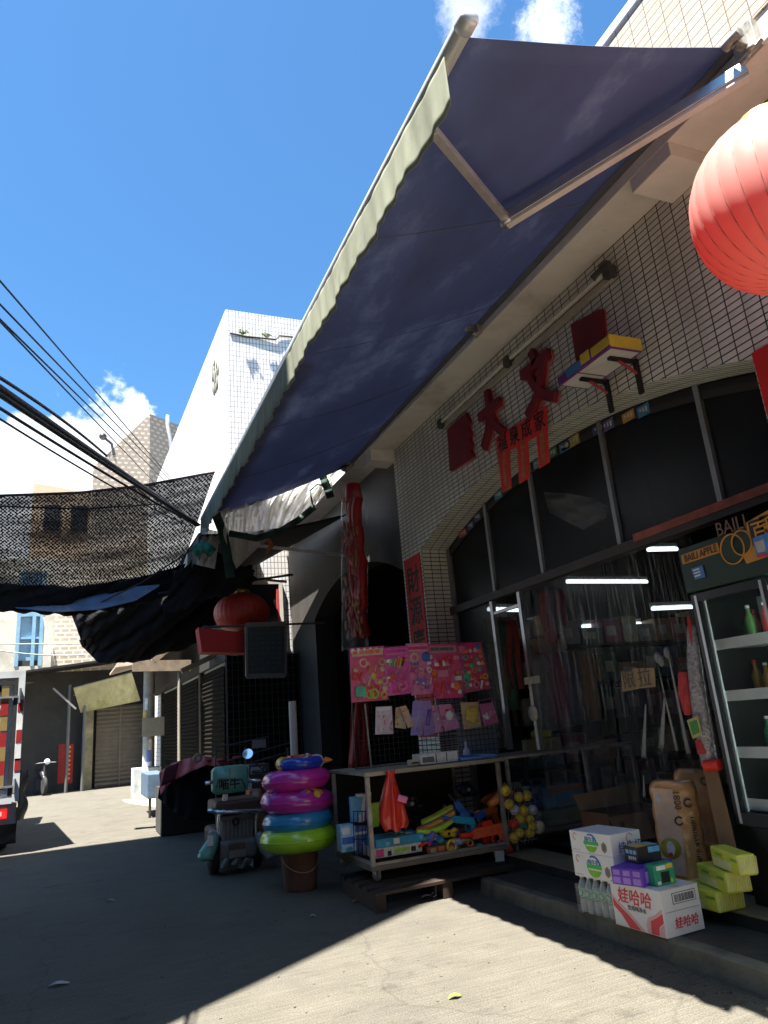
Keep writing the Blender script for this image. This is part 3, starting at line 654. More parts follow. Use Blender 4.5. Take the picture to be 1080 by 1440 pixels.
m = MB(); m.grid(valance, 520, 6); m.build('valance', valm, aw, solid=.003)
# folding arms
def on_plane(px, py, dz=-.17):
    n = (BK1-BK0).cross(FB0-BK0).normalized(); d = ray(px, py); o = BK0+Vector((0, 0, dz)); return CAM+d*((o-CAM).dot(n)/d.dot(n))
S0 = W(1050, 97, X=3.33); E0 = on_plane(712, 308); F0 = on_plane(608, 183, -.12)
m = MB(); m.bar(S0, E0, .065, .075); m.build('arm', alu, aw, bevel=.006)
m = MB(); m.bar(S0+Vector((0, 0, -.052)), E0+Vector((0, 0, -.052)), .05, .02); m.build('arm_cover', M('arm_pink', (.78, .72, .66), rough=.5), aw)
m = MB(); m.bar(E0, F0, .05, .05); m.build('arm', armm, aw, bevel=.005)
m = MB(); m.lathe([(0, -.05), (.045, -.05), (.045, .05), (0, .05)], 12, E0); m.tube([E0+Vector((0, 0, -.06)), E0+Vector((0, 0, .06))], .02, 8); m.build('elbow_joint', alu, aw)
S1 = W(494, 652, X=3.33); E1 = W(425, 668, Y=9.3); F1 = W(345, 690, Y=9.6)
m = MB(); m.bar(S1, E1, .06, .07); m.build('arm', darkm, aw); m = MB(); m.bar(E1, F1, .05, .05); m.build('arm', darkm, aw)
for (px, py), s in (((1052, 72), 1.), ((670, 468), .8), ((492, 655), .9)):
    c = W(px, py, X=3.31); m = MB()
    m.box((c.x-.02, c.y-.07*s, c.z-.02), (c.x+.04, c.y+.07*s, c.z+.16*s)); m.bar(c+Vector((-.1*s, 0, .05)), c+Vector((.02, 0, .05)), .05*s, .08*s)
    m.tube([c+Vector((-.1*s, -.05*s, .05)), c+Vector((-.1*s, .06*s, .05))], .032*s, 10); m.tube([c+Vector((-.02, -.1*s, -.03)), c+Vector((-.06, .02, -.1*s))], .016, 6); m.ball(c+Vector((-.04, .04*s, .12*s)), .035*s, 8, 6)
    m.ball(c+Vector((-.05, -.05*s, -.05*s)), .025*s, 8, 6)
    m.build('bracket', M('worn_bracket', (.42, .4, .36), rough=.5, metal=.4, var=.4, scale=14, stain=(.03, .03, .03), stscale=9, stamt=.9, thr=.5), aw, bevel=.004)

def crumple(p, u, v, a=.06, s=0.):
    k = 0
    for f, g, w_ in ((7, 3, 1.), (13, 8, .6), (23, 11, .4), (41, 5, .3), (61, 29, .16)): k += w_*abs(math.sin(f*u+g*v+s+f))-.5*w_*.64
    return p+Vector((.3*a*k, -a*k, -.55*a*k))
# second awning beyond, dark below with a dull striped valance
aw2 = thing('awning', 'dark older awning with a dull striped valance beyond the navy one', 'awning', (2.4, 12.5, 4.5))
A0, A1 = W(281, 752, X=1.42), W(226, 836, X=1.42)
B0, B1 = Vector((3.66, 9.7, A0.z+.42)), Vector((3.0, A1.y, A1.z+.4))
blackc = M('black_cloth', (.008, .008, .01), rough=1., var=.4, scale=4)
def can2(u, v):
    p = B0.lerp(B1, u).lerp(A0.lerp(A1, u), v); p.z -= .07*math.sin(math.pi*v); return p
m = MB(); m.grid(can2, 20, 8); m.build('canopy', blackc, aw2, solid=.004)
stripe = M('striped_valance', (.27, .27, .25), rough=.8, var=.5, scale=3, stretch=(1, 6, .1))
m = MB(); m.grid(lambda u, v: A0.lerp(A1, u)+Vector((-.02+.03*math.sin(u*60)*v, 0, -.34*v-.02*abs(math.sin(u*44))*v)), 120, 3); m.build('valance', stripe, aw2, solid=.003)
m = MB(); m.tube([A0, A1], .03, 8); m.build('front_bar', darkm, aw2)
for u in (.05, .5, .95):
    m = MB(); m.bar(B0.lerp(B1, u)+Vector((0, 0, -.6)), A0.lerp(A1, u), .04, .04); m.build('strut', armm, aw2)

# clear plastic sheet with green hems slung below the far end of the awning
film = clear_mat('cloudy_film', (.78, .76, .72), clear=.12, rough=.3, streak=.4, scale=5, stretch=(3, 3, .7), transl=.45)
ps = thing('plastic_sheet', 'crumpled clear plastic sheet with green hems slung under the awning end', 'plastic sheet', W(390, 720, Y=9.6))
T = [(300, 716), (345, 694), (400, 676), (452, 667), (468, 668)]; Bm = [(332, 800), (365, 768), (400, 740), (440, 714), (463, 690)]
def interp(L_, t):
    k = t*(len(L_)-1); i = min(int(k), len(L_)-2); f = k-i; return (L_[i][0]*(1-f)+L_[i+1][0]*f, L_[i][1]*(1-f)+L_[i+1][1]*f)
def sheet(u, v):
    a, b = interp(T, u), interp(Bm, u); f_ = u*1.0+v*.22; y = 9.75-.25*math.sin(math.pi*v)+.07*math.sin(f_*44)*(1-v*.3)+.045*math.sin(f_*79+2)+.02*math.sin(f_*133+v*5)
    return W(a[0]*(1-v)+b[0]*v, a[1]*(1-v)+b[1]*v, Y=y)
m = MB(); m.grid(sheet, 150, 18); m.build('sheet', film, ps)
green = M('green_hem', (.02, .16, .1), rough=.7, var=.4)
dgreen = M('dark_green_hem', (.012, .04, .028), rough=.8, var=.4)
def ribbon(name, pts, wpx, mat, parent, y=9.5, sub=6):
    ctr = []
    for (x0, y0), (x1, y1) in zip(pts, pts[1:]):
        for k in range(sub): ctr.append((x0+(x1-x0)*k/sub, y0+(y1-y0)*k/sub))
    ctr.append(pts[-1]); L_, R_ = [], []
    for i, p in enumerate(ctr):
        q0, q1 = ctr[max(i-1, 0)], ctr[min(i+1, len(ctr)-1)]; dx, dy = q1[0]-q0[0], q1[1]-q0[1]; l = math.hypot(dx, dy) or 1
        yy = y+.03*math.sin(i*1.3)
        L_.append(W(p[0]-dy/l*wpx/2, p[1]+dx/l*wpx/2, Y=yy)); R_.append(W(p[0]+dy/l*wpx/2, p[1]-dx/l*wpx/2, Y=yy+.02))
    mm = MB(); mm.add(L_+R_, [(i, i+1, len(L_)+i+1, len(L_)+i) for i in range(len(L_)-1)], True)
    return mm.build(name, mat, parent, solid=.006)
ribbon('hem', [(303, 722), (312, 745), (318, 770), (324, 812)], 13, dgreen, ps, 9.45)
ribbon('hem', [(322, 750), (360, 757), (392, 748), (420, 731), (443, 712)], 9, dgreen, ps, 9.4)
ribbon('hem', [(453, 668), (460, 685), (465, 700)], 11, dgreen, ps, 9.35)
ribbon('hem', [(440, 712), (436, 690), (446, 681), (462, 684)], 2.2, dgreen, ps, 9.38)
ribbon('tape', [(456, 663), (468, 660)], 4, M('teal_tape', (.05, .4, .3), rough=.5), ps, 9.3)
ribbon('patch', [(377, 758), (382, 768), (374, 776)], 6, M('orange_patch', (.4, .13, .04), rough=.7), ps, 9.42)
ribbon('bundle', [(272, 776), (287, 768), (300, 778)], 15, green, ps, 9.5)
m = MB(); m.grid(lambda u, v: W(284+u*26-v*8, 742+v*52+u*6, Y=9.7+.06*math.sin(u*17+v*9)), 16, 10); m.build('loose_film', film, ps)
ctarp = thing('black_tarp', 'black tarp drooping behind the green hemmed plastic sheet', 'tarp', W(300, 800, Y=10.6))
m = MB()
TT = [(240, 800), (270, 786), (300, 772), (330, 792), (352, 798)]; BB = [(225, 862), (262, 850), (290, 838), (325, 832), (356, 812)]
m.grid(lambda u, v: W(*[interp(TT, u)[k]*(1-v)+interp(BB, u)[k]*v for k in (0, 1)], Y=10.2+.1*math.sin(u*31+v*3)) if False else crumple(W(*[interp(TT, u)[k]*(1-v)+interp(BB, u)[k]*v for k in (0, 1)], Y=10.2), u, v, .1), 70, 16); m.build('cloth', blackc, ctarp, solid=.005)

# black shade net strung across the street
def net_mat():
    m = bpy.data.materials.new('shade_net'); m.use_nodes = True; nt = m.node_tree; N = nt.nodes; L = nt.links; b = N['Principled BSDF']
    b.inputs['Base Color'].default_value = (.012, .012, .016, 1); b.inputs['Roughness'].default_value = .8
    uv = N.new('ShaderNodeUVMap'); uv.uv_map = 'UVMap'
    nz = N.new('ShaderNodeTexNoise'); nz.inputs['Scale'].default_value = 2.2; nz.inputs['Detail'].default_value = 5; L.new(uv.outputs['UV'], nz.inputs['Vector'])
    va = N.new('ShaderNodeVectorMath'); va.operation = 'MULTIPLY_ADD'; L.new(nz.outputs['Color'], va.inputs[0]); va.inputs[1].default_value = (.05, .05, 0); L.new(uv.outputs['UV'], va.inputs[2])
    sp = N.new('ShaderNodeSeparateXYZ'); L.new(va.outputs['Vector'], sp.inputs['Vector'])
    def mt(op, a, b_=None):
        n = N.new('ShaderNodeMath'); n.operation = op
        for i, q in enumerate((a, b_)):
            if q is None: continue
            if isinstance(q, (int, float)): n.inputs[i].default_value = q
            else: L.new(q, n.inputs[i])
        return n.outputs[0]
    su = mt('SINE', mt('MULTIPLY', sp.outputs['X'], 2*math.pi/.062)); sv = mt('SINE', mt('MULTIPLY', sp.outputs['Y'], 2*math.pi/.052))
    mid = N.new('ShaderNodeTexNoise'); mid.inputs['Scale'].default_value = 24; mid.inputs['Detail'].default_value = 4; L.new(uv.outputs['UV'], mid.inputs['Vector'])
    hole = mt('GREATER_THAN', mt('ADD', mt('MULTIPLY', mt('MULTIPLY', su, sv), .55), mt('MULTIPLY', mt('SUBTRACT', mid.outputs['Fac'], .5), 2.2)), .06)
    big = N.new('ShaderNodeTexNoise'); big.inputs['Scale'].default_value = 1.1; big.inputs['Detail'].default_value = 4; bm_ = N.new('ShaderNodeMapping'); bm_.inputs['Scale'].default_value = (.7, 5, 1); L.new(uv.outputs['UV'], bm_.inputs['Vector']); L.new(bm_.outputs['Vector'], big.inputs['Vector'])
    dens = N.new('ShaderNodeMapRange'); dens.inputs['From Min'].default_value = .35; dens.inputs['From Max'].default_value = .65; dens.inputs['To Min'].default_value = .06; dens.inputs['To Max'].default_value = .3
    L.new(big.outputs['Fac'], dens.inputs['Value'])
    alpha = mt('SUBTRACT', 1., mt('MULTIPLY', hole, dens.outputs['Result']))
    tr = N.new('ShaderNodeBsdfTransparent'); mx = N.new('ShaderNodeMixShader'); L.new(alpha, mx.inputs['Fac']); L.new(tr.outputs['BSDF'], mx.inputs[1]); L.new(b.outputs['BSDF'], mx.inputs[2]); L.new(mx.outputs['Shader'], N['Material Output'].inputs['Surface'])
    return m
netm = net_mat()
net = thing('shade_net', 'black woven shade net strung across the alley', 'shade net', W(140, 770, Y=10.3))
NT = [(-420, 705), (-200, 702), (0, 697), (110, 693), (200, 683), (302, 664)]; NB = [(-420, 800), (-200, 835), (0, 852), (90, 860), (170, 850), (246, 828)]
def netf(u, v):
    a, b = interp(NT, u), interp(NB, u); p = W(a[0]*(1-v)+b[0]*v, a[1]*(1-v)+b[1]*v, Y=10.05+.75*v+.05*math.sin(u*40+v*6)+.12*math.sin(v*7+u*9)*v)
    return p
m = MB(); m.grid(netf, 80, 26, uvs=lambda u, v: (u*5.6, v*1.75)); m.build('net', netm, net)
m = MB(); m.tube([netf(i/40, 0) for i in range(41)], .018, 6); m.build('rope', M('net_rope', (.05, .03, .03), rough=.8), net)
# doubled, denser hem hanging in a loose roll
m = MB(); m.grid(lambda u, v: crumple(netf(u, .78+.24*v)+Vector((0, -.12, -.03)), u*2, v, .06, 1)+Vector((0, 0, .02*math.sin(u*90)*v)), 110, 10); m.build('folded_hem', blackc, net, solid=.01)
m = MB()
for (x0, y0), (x1, y1) in (((120, 858), (275, 770)), ((0, 712), (235, 708))): m.tube([W(x0, y0, Y=10.5), W((x0+x1)/2, (y0+y1)/2+6, Y=10.3), W(x1, y1, Y=10.0)], .012, 5)
m.build('guy_line', darkm, net)
bt = thing('blue_tarp', 'pale blue woven tarp strip sagging below the black net', 'tarp', W(140, 845, Y=11.6))
BT = [(22, 853), (80, 848), (140, 836), (190, 825), (224, 822)]; BB = [(22, 855), (80, 861), (140, 857), (190, 845), (224, 824)]
tarpm = cloth_mat('blue_tarp', (.3, .42, .62), transl=.5, var=.25, scale=6, stain=(.7, .72, .75), stamt=.9, thr=.5, stscale=2.)
m = MB(); m.grid(lambda u, v: W(*[interp(BT, u)[k]*(1-v)+interp(BB, u)[k]*v for k in (0, 1)], Y=10.35+.2*(1-v)), 30, 6); m.build('cloth', tarpm, bt, solid=.004)
bc = thing('black_tarp', 'black cloth hanging in a slack sheet beneath the blue tarp strip', 'tarp', W(190, 890, Y=13.5))
TT = [(100, 862), (160, 850), (230, 822), (300, 806), (352, 790)]; BB = [(112, 905), (132, 925), (190, 930), (262, 905), (345, 838)]
m = MB(); m.grid(lambda u, v: W(*[interp(TT, u)[k]*(1-v)+interp(BB, u)[k]*v for k in (0, 1)], Y=13.2+.4*v) if False else crumple(W(*[interp(TT, u)[k]*(1-v)+interp(BB, u)[k]*v for k in (0, 1)], Y=13.2+.4*v), u, v, .13, 2), 80, 24); m.build('cloth', blackc, bc, solid=.006)

# cables
cabm = M('cable_black', (.012, .012, .018), rough=.6)
def cable(name, label, pts, r, group=None, sag=0., mat=cabm):
    a, b = pts; n = 24; Pp = []
    for i in range(n+1):
        t = i/n; p = a.lerp(b, t); p.z -= sag*4*t*(1-t); Pp.append(p)
    m = MB(); m.tube(Pp, r, 6); o = m.build(name, mat, None, loc=a); tag(o, label, 'cable', group); return o
def far_ext(a, b, t): return a+(b-a)*t
end = W(250, 684, Y=11.)
for i, (p, e, lab) in enumerate((((0, 395), (250, 684), 'thin black overhead wire, topmost of the four spreading wires'), ((0, 428), (246, 682), 'thin overhead wire second from the top of four'), ((0, 449), (240, 684), 'thin overhead wire third from the top of four'), ((0, 452), (222, 684), 'lowest of the four thin overhead wires'))):
    a = W(p[0], p[1], Y=4.2); b = W(e[0], e[1], Y=13.2)
    cable('overhead_wire', lab, (far_ext(a, b, -.45), b), .0065, 'thin wires over the street', sag=-.0)
for i, (p, e, r, lab, sg_) in enumerate((((-2, 546), (277, 738), .032, 'thick black bundled cable crossing to the awning end', .0), ((0, 541), (150, 641), .013, 'black cable looping loose above the thick bundle', -.06),
        ((0, 566), (270, 735), .012, 'black cable sagging just under the thick bundle', .05), ((0, 576), (262, 738), .008, 'thin wire lowest beneath the thick cable bundle', .08), ((0, 552), (280, 738), .02, 'second stout cable twisted against the thick bundle', .02))):
    a = W(p[0], p[1], Y=5.); b = W(e[0], e[1], Y=9.9 if e[0] > 200 else 7.6)
    cable('bundled_cable', lab, (far_ext(a, b, -.4) if p[0] <= 0 else a, b), r, 'cables running to the awning end', sag=sg_)

# lanterns
lant = cloth_mat('lantern_silk', (.88, .48, .42), transl=.5, var=.06, scale=3, rough=.5)  # pale base puts the sun's washed-out brightness into the cloth colour
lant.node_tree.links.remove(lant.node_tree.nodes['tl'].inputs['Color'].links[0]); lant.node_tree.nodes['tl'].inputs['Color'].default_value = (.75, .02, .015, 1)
goldm = M('lantern_gold', (.45, .3, .1), rough=.4, metal=.6)
def lantern(name, label, c, r, hgt, mat, top, nf=26, flute=.012):
    t = thing(name, label, 'lantern', c); c = Vector(c); n = nf*6; prof = []
    for i in range(25):
        a = -math.pi/2*.9+math.pi*.9*i/24; prof.append((r*math.cos(a)**.85, hgt*math.sin(a)))
    m = MB(); m.lathe(prof, n, c, flute=flute, nf=nf); m.build('shade', mat, t)
    m = MB()
    for j in range(nf):
        th = 2*math.pi*j/nf
        m.tube([c+Vector((math.cos(th)*rr*(1-flute*.9), math.sin(th)*rr*(1-flute*.9), z)) for rr, z in prof[::2]], .0024, 4, caps=False)
    m.build('ribs', M('lantern_rib', (.45, .12, .09), rough=.5), t)
    m = MB(); m.lathe([(r*.26, 0), (r*.3, .015), (r*.3, .06), (r*.22, .07), (0, .07)], 20, c+Vector((0, 0, hgt*.98))); m.build('top_cap', goldm, t)
    m = MB(); m.lathe([(0, -.06), (r*.26, -.06), (r*.28, -.02), (r*.2, .01)], 20, c+Vector((0, 0, -hgt*.98))); m.build('bottom_cap', goldm, t)
    m = MB(); m.tube([c+Vector((0, 0, hgt)), Vector(top) if not isinstance(top, (int, float)) else Vector((c.x, c.y, top))], .006, 6); m.build('hanger', darkm, t)
    return t
lc = W(1103, 283, Y=1.86)
lantern('red_lantern', 'big pale red lantern hanging from the eave at the picture edge', lc, .42, .42, lant, (3.72, 1.35, 4.75), 30)
l2 = thing('spare', '', '') if False else None
lc2 = W(340, 862, Y=10.6)
lantern('red_lantern', 'round red lantern hanging beside the dark blackboard', lc2, .41, .29, M('lantern_dark', (.5, .045, .03), rough=.5, var=.15), 3.95, 30)
# hanging rod for the far lantern and blackboard
hr = thing('hanging_rail', 'thin dark rail carrying the lantern and the blackboard', 'rail', W(340, 815, Y=10.6))
a, b = W(222, 835, Y=10.6), W(412, 808, Y=10.6); m = MB(); m.tube([a, b], .02, 6); m.build('rail', darkm, hr); m = MB(); m.tube([W(285, 882, Y=9.6), W(455, 876, Y=9.6)], .016, 6); m.build('rail', darkm, hr)
bd = thing('blackboard', 'framed blackboard with faint chalk lines hung below the rail', 'blackboard', W(372, 915, Y=9.6))
q = [W(*p, Y=9.6) for p in ((346, 879), (401, 877), (401, 950), (347, 951))]
m = MB(); m.prism(q, (0, .05, 0)); m.build('board', M('blackboard_green', (.02, .04, .042), rough=.6, var=.3), bd)
m = MB()
for i in range(4): m.bar(q[i], q[(i+1) % 4], .03, .06)
m.build('frame', M('board_frame', (.14, .13, .12), rough=.6), bd)
m = MB(); rr = random.Random(2)
for r_ in range(9):
    for k in range(6):
        if rr.random() < .8:
            p = q[0]+(q[1]-q[0])*(.12+.14*k)+(q[3]-q[0])*(.08+.1*r_)+Vector((0, -.003, 0)); m.box((p.x-.022, p.y-.004, p.z-.014), (p.x+.022, p.y, p.z+.014))
m.build('chalk_writing', M('faint_chalk', (.05, .08, .085), rough=.9), bd)
rb = thing('red_banner', 'red cloth banner box hanging left of the blackboard', 'banner', W(310, 900, Y=10))
q = [W(*p, Y=9.9) for p in ((279, 882), (347, 890), (347, 918), (284, 917))]; m = MB(); m.prism(q, (0, .3, 0)); m.build('cloth', M('banner_red', (.5, .02, .02), rough=.7, var=.2), rb)
# wooden brace and canopy board of the row beyond
cb = thing('wood_canopy', 'weathered timber canopy with diagonal braces over the dark shops', 'canopy', W(235, 935, Y=15))
woodm = M('grey_wood', (.26, .2, .14), rough=.85, var=.4, scale=6, stretch=(1, 1, 1))
a, b = W(216, 929, Y=15.), W(309, 842, Y=15.); m = MB(); m.bar(a, b, .12, .14); m.build('brace', woodm, cb)
a, b = W(255, 944, Y=14.6), W(310, 918, Y=14.6); m = MB(); m.bar(a, b, .1, .1); m.build('brace', woodm, cb)
a, b = W(186, 935, Y=16.), W(268, 934, Y=16.)
m = MB(); m.prism([a, b, b+Vector((.5, 3, .25)), a+Vector((-.2, 3, .25))], (0, 0, .09)); m.build('roof_sheet', M('canopy_sheet', (.36, .27, .2), rough=.85, var=.5, scale=3), cb)
m2 = MB(); m2.prism([(1.0, 16.2, 3.42), (2.62, 16.2, 3.75), (2.3, 24, 3.8), (.8, 24, 3.45)], (0, 0, .06)); m2.build('roof_sheet', M('canopy_sheet', (.36, .27, .2)), cb)
m = MB(); m.bar(a+Vector((0, -.03, -.03)), b+Vector((0, -.03, -.03)), .06, .22); m.build('fascia', woodm, cb)
p = W(252, 945, Y=16.); m = MB(); m.tube([(p.x, 16, 0), (p.x, 16, p.z)], .035, 8); m.build('post', M('canopy_post', (.3, .27, .22), rough=.7), cb)
m = MB(); m.bar(W(216, 978, Y=16.2), W(242, 958, Y=16.2), .05, .05); m.build('brace', woodm, cb)

# ---- on the shop wall: tube light, red characters, paper charm, bracketed box, stickers
redp = M('dark_red_plate', (.2, .012, .018), rough=.6, var=.25); pinkedge = M('pink_edge', (.55, .16, .16), rough=.7)
def yz(y0, z0, x=3.69): return Vector((x, y0, z0))
lamp = thing('tube_light', 'long white tube light fixed along the wall under the eave', 'lamp', W(740, 490, X=3.66))
a, b = W(858, 383, X=3.66), W(622, 596, X=3.66); mid = W(716, 509, X=3.66)
tubem = M('tube_off', (.72, .68, .55), rough=.3)
m = MB(); m.bar(a+Vector((.02, 0, -.03)), b+Vector((.02, 0, -.03)), .03, .05); m.build('batten', M('cream_batten', (.5, .46, .36), rough=.6), lamp)
for s, e in ((a, mid+(a-mid).normalized()*.06), (mid-(a-mid).normalized()*.06, b)):
    m = MB(); m.tube([s+Vector((-.02, 0, .01)), e+Vector((-.02, 0, .01))], .02, 10); m.build('tube', tubem, lamp)
for p in (a, mid, b):
    m = MB(); m.box((p.x-.05, p.y-.04, p.z-.05), (p.x+.035, p.y+.04, p.z+.05)); m.build('holder', darkm, lamp, bevel=.01)
m = MB(); p = W(850, 377, X=3.66); m.ball(p, .07, 10, 8, (.6, 1, .8)); m.tube([p, p+Vector((-.04, .1, -.04))], .035, 10); m.build('starter', darkm, lamp)
uy, uzv = Vector((0, -1, 0)), Vector((0, 0, 1))
def wallplate(name, label, cs, mat, cat='sign', x=3.66, th=.035, edge=True):
    P = [W(*c, X=x) for c in cs]; t = thing(name, label, cat, sum(P, Vector())/len(P))
    m = MB(); m.prism(P, (th, 0, 0)); m.build('plate', mat, t); return t, P
for s, (cx_, cy_), lab in (('大', (691, 592), 'dark red cut out character 大 left of the taller 文'), ('文', (757, 541), 'dark red cut out character 文 above the paper charm')):
    c = W(cx_, cy_, X=3.66); t = thing('wall_character', lab, 'sign', c, group='red characters on the shop wall')
    text(s, .57 if s == '大' else .6, redp, t, c, uy, uzv, depth=.05, name='character', bold=.04, sx=.74)
    text(s, .57 if s == '大' else .6, pinkedge, t, c+Vector((.027, -.012, -.02)), uy, uzv, depth=.012, name='backing', bold=.046, sx=.74)
rr = random.Random(8)
cs = [(629, 603), (655, 580)]+[(656+(i % 2)*3+.8*i, 585+i*8) for i in range(8)]+[(659, 645), (632, 662)]
t, P = wallplate('wall_character', 'dark red block character at the far left end of the wall sign', cs, redp); t['group'] = 'red characters on the shop wall'
m = MB(); m.prism([p+Vector((.036, -.02, -.02)) for p in P], (.01, 0, 0)); m.build('backing', pinkedge, t)
t, P = wallplate('wall_plate', 'plain dark red plate high beside the bracketed box', [(802, 456), (844, 434), (848, 489), (812, 523)], redp)
m = MB(); m.prism([p+Vector((.036, -.015, -.015)) for p in P], (.01, 0, 0)); m.build('backing', pinkedge, t)
# paper charm: red header with four characters over three strips
charm = M('charm_red', (.8, .03, .02), rough=.6, var=.15); ink = M('ink_black', (.012, .01, .01), rough=.6); gold = M('charm_gold', (.5, .13, .03), rough=.5, var=.5, scale=30)
ch = thing('paper_charm', 'red paper charm with four black characters and three hanging strips', 'paper charm', W(735, 630, X=3.66))
P = [W(*c, X=3.665) for c in ((697, 616), (768, 570), (770, 606), (700, 642))]; m = MB(); m.prism(P, (.006, 0, 0)); hd = m.build('header', charm, ch)
for s, k in (('福', .13), ('泉', .38), ('成', .62), ('家', .87)):
    c = (P[0]*(1-k)+P[1]*k+P[3]*(1-k)+P[2]*k)/2; text(s, .19, ink, hd, c+Vector((-.003, 0, 0)), (P[1]-P[0]), uzv, bold=.012, sx=.9)
for cs in (((700, 640), (716, 630), (719, 682), (706, 692)), ((727, 625), (742, 616), (745, 671), (730, 681)), ((754, 609), (769, 599), (773, 650), (758, 659))):
    P = [W(*c, X=3.667) for c in cs]; m = MB(); m.prism(P, (.005, 0, 0)); st = m.build('strip', charm, ch)
    m = MB()
    for k in range(5):
        c = (P[0]+P[1])/2*(1-(k+.6)/5.6)+(P[2]+P[3])/2*((k+.6)/5.6); m.ball(c+Vector((-.002, 0, 0)), .035, 8, 5, (.08, 1, 1.2))
    m.build('gold_print', gold, st)
# box on two black brackets
bx = thing('boxed_device', 'purple white and yellow box resting on two black wall brackets', 'box', W(860, 500, X=3.5))
Wb = [W(812, 524, X=3.66), W(858, 483, X=3.66)]
ym, yM = 3.50, 4.23; zb = 3.83; x1 = 3.655; x0 = 3.33
def wp(px, py): return W(px, py, Z=zb)
q = [W(812, 524, Z=zb), W(866, 530, Z=zb), W(909, 490, Z=zb), W(846, 484, Z=zb)]
xs = sorted(v.x for v in q); ys_ = sorted(v.y for v in q)
bx0 = Vector(((q[1].x+q[2].x)/2, 0, 0)).x
lo, hi = Vector((3.36, 3.50, 3.80)), Vector((3.65, 4.12, 3.87))
m = MB(); m.box(lo, hi); m.build('carton', M('purple_card', (.16, .03, .2), rough=.5, var=.2), bx, bevel=.004)
m = MB(); m.box((lo.x+.02, lo.y+.02, lo.z-.003), (hi.x-.02, hi.y-.24, lo.z)); m.box((lo.x+.02, hi.y-.22, lo.z-.003), (hi.x-.02, hi.y-.02, lo.z)); m.build('white_panel', M('white_card', (.7, .66, .62), rough=.5), bx)
m = MB(); m.box((lo.x, lo.y-.004, lo.z+.005), (hi.x, lo.y, hi.z+.03)); m.box((lo.x-.004, lo.y, lo.z+.02), (lo.x, lo.y+.2, hi.z+.02)); m.build('yellow_panel', M('yellow_card', (.7, .5, .05), rough=.5, var=.2), bx)
m = MB(); m.box((lo.x-.006, hi.y-.3, lo.z+.01), (lo.x-.001, hi.y-.12, hi.z)); m.build('blue_print', M('blue_print', (.05, .2, .45), rough=.5), bx)
m = MB(); m.box((lo.x-.006, lo.y+.22, lo.z+.02), (lo.x-.001, lo.y+.32, hi.z+.03)); m.build('yellow_print', M('yellow_card', (.7, .5, .05)), bx)
for y in (3.62, 3.95):
    bk = thing('wall_bracket', 'black metal shelf bracket under the near end of the box' if y < 3.7 else 'black metal shelf bracket under the middle of the box', 'bracket', (3.68, y, 3.7), group='black brackets under the box')
    m = MB(); m.bar((3.44, y, 3.785), (3.69, y, 3.785), .035, .022); m.build('arm', ink, bk); m = MB(); m.bar((3.685, y, 3.8), (3.685, y, 3.53), .04, .022, up=(1, 0, 0)); m.build('upright', ink, bk)
    m = MB(); m.bar((3.52, y, 3.776), (3.68, y, 3.69), .02, .014); m.build('gusset', M('bracket_red', (.4, .05, .05), rough=.6), bk)
# stickers along the head of the arch
stc = [((.55, .12, .1), 'red'), ((.1, .12, .22), 'dark blue'), ((.08, .1, .2), 'navy'), ((.08, .3, .4), 'teal'), ((.5, .22, .06), 'orange'), ((.3, .22, .05), 'brown yellow'), ((.15, .3, .42), 'light blue'), ((.35, .38, .4), 'grey'), ((.1, .25, .15), 'green'),
       ((.1, .25, .6), 'blue'), ((.5, .38, .12), 'yellow'), ((.42, .42, .44), 'white'), ((.06, .08, .25), 'blue black'), ((.14, .12, .3), 'violet'), ((.55, .3, .06), 'amber'), ((.05, .22, .42), 'sky blue')]
pos = [7.05, 6.85, 6.68, 6.2, 6.02, 5.62, 5.42, 5.36, 5.2, 5.0, 4.86, 4.98, 4.52, 4.4, 4.15, 3.98]
for (col, nm), y in zip(stc, pos):
    z = zarc(y)-.055-.02*rr.random(); w_, h_ = .06+.03*rr.random(), .035+.012*rr.random()
    t = thing('sticker', 'small %s sticker pasted along the head of the arch' % nm, 'sticker', (4.0, y, z), group='stickers along the arch')
    m = MB(); m.box((4.03, y-w_, z-h_), (4.036, y+w_, z+h_)); m.build('paper', M('sticker_'+nm.replace(' ', '_'), col, rough=.5, var=.3, scale=20), t)
    m = MB()
    for k in range(3): m.box((4.026, y-w_*.7+k*w_*.5, z-h_*.5+.01*k), (4.0295, y-w_*.45+k*w_*.5, z+h_*.5)); 
    m.build('print', M('sticker_ink', (.55, .55, .5), rough=.6), t)
# dark head strip carrying the stickers
m = MB(); p = arcpts(ARCH[0], 40)[1:-1]
m.grid(lambda u, v: Vector((XG-.012, 2.75+u*4.72, zarc(2.75+u*4.72)-.004-.11*v)), 60, 1); m.build('arch_head_strip', M('head_strip', (.02, .018, .018), rough=.7), shop, solid=.006)
# red couplets on the pillars
cp = thing('red_couplet', 'red paper couplet with black characters on the pillar left of the arch', 'couplet', (3.69, 7.78, 2.5))
m = MB(); m.box((3.685, 7.54, 1.2), (3.695, 7.99, 3.31)); m.build('paper', M('couplet_bright', (.6, .015, .012), rough=.6, var=.2), cp)
for s, z in (('財', 3.0), ('源', 2.62), ('廣', 2.24), ('進', 1.86)): text(s, .36, ink, cp, (3.683, 7.76, z), uy, uzv, bold=.012)
cp = thing('red_couplet', 'red paper sheet on the pillar at the right picture edge', 'couplet', (3.69, 2.5, 3))
m = MB(); m.box((3.685, 2.22, 1.7), (3.695, 2.705, 3.36)); m.build('paper', M('couplet_bright', (.42, .015, .015)), cp)

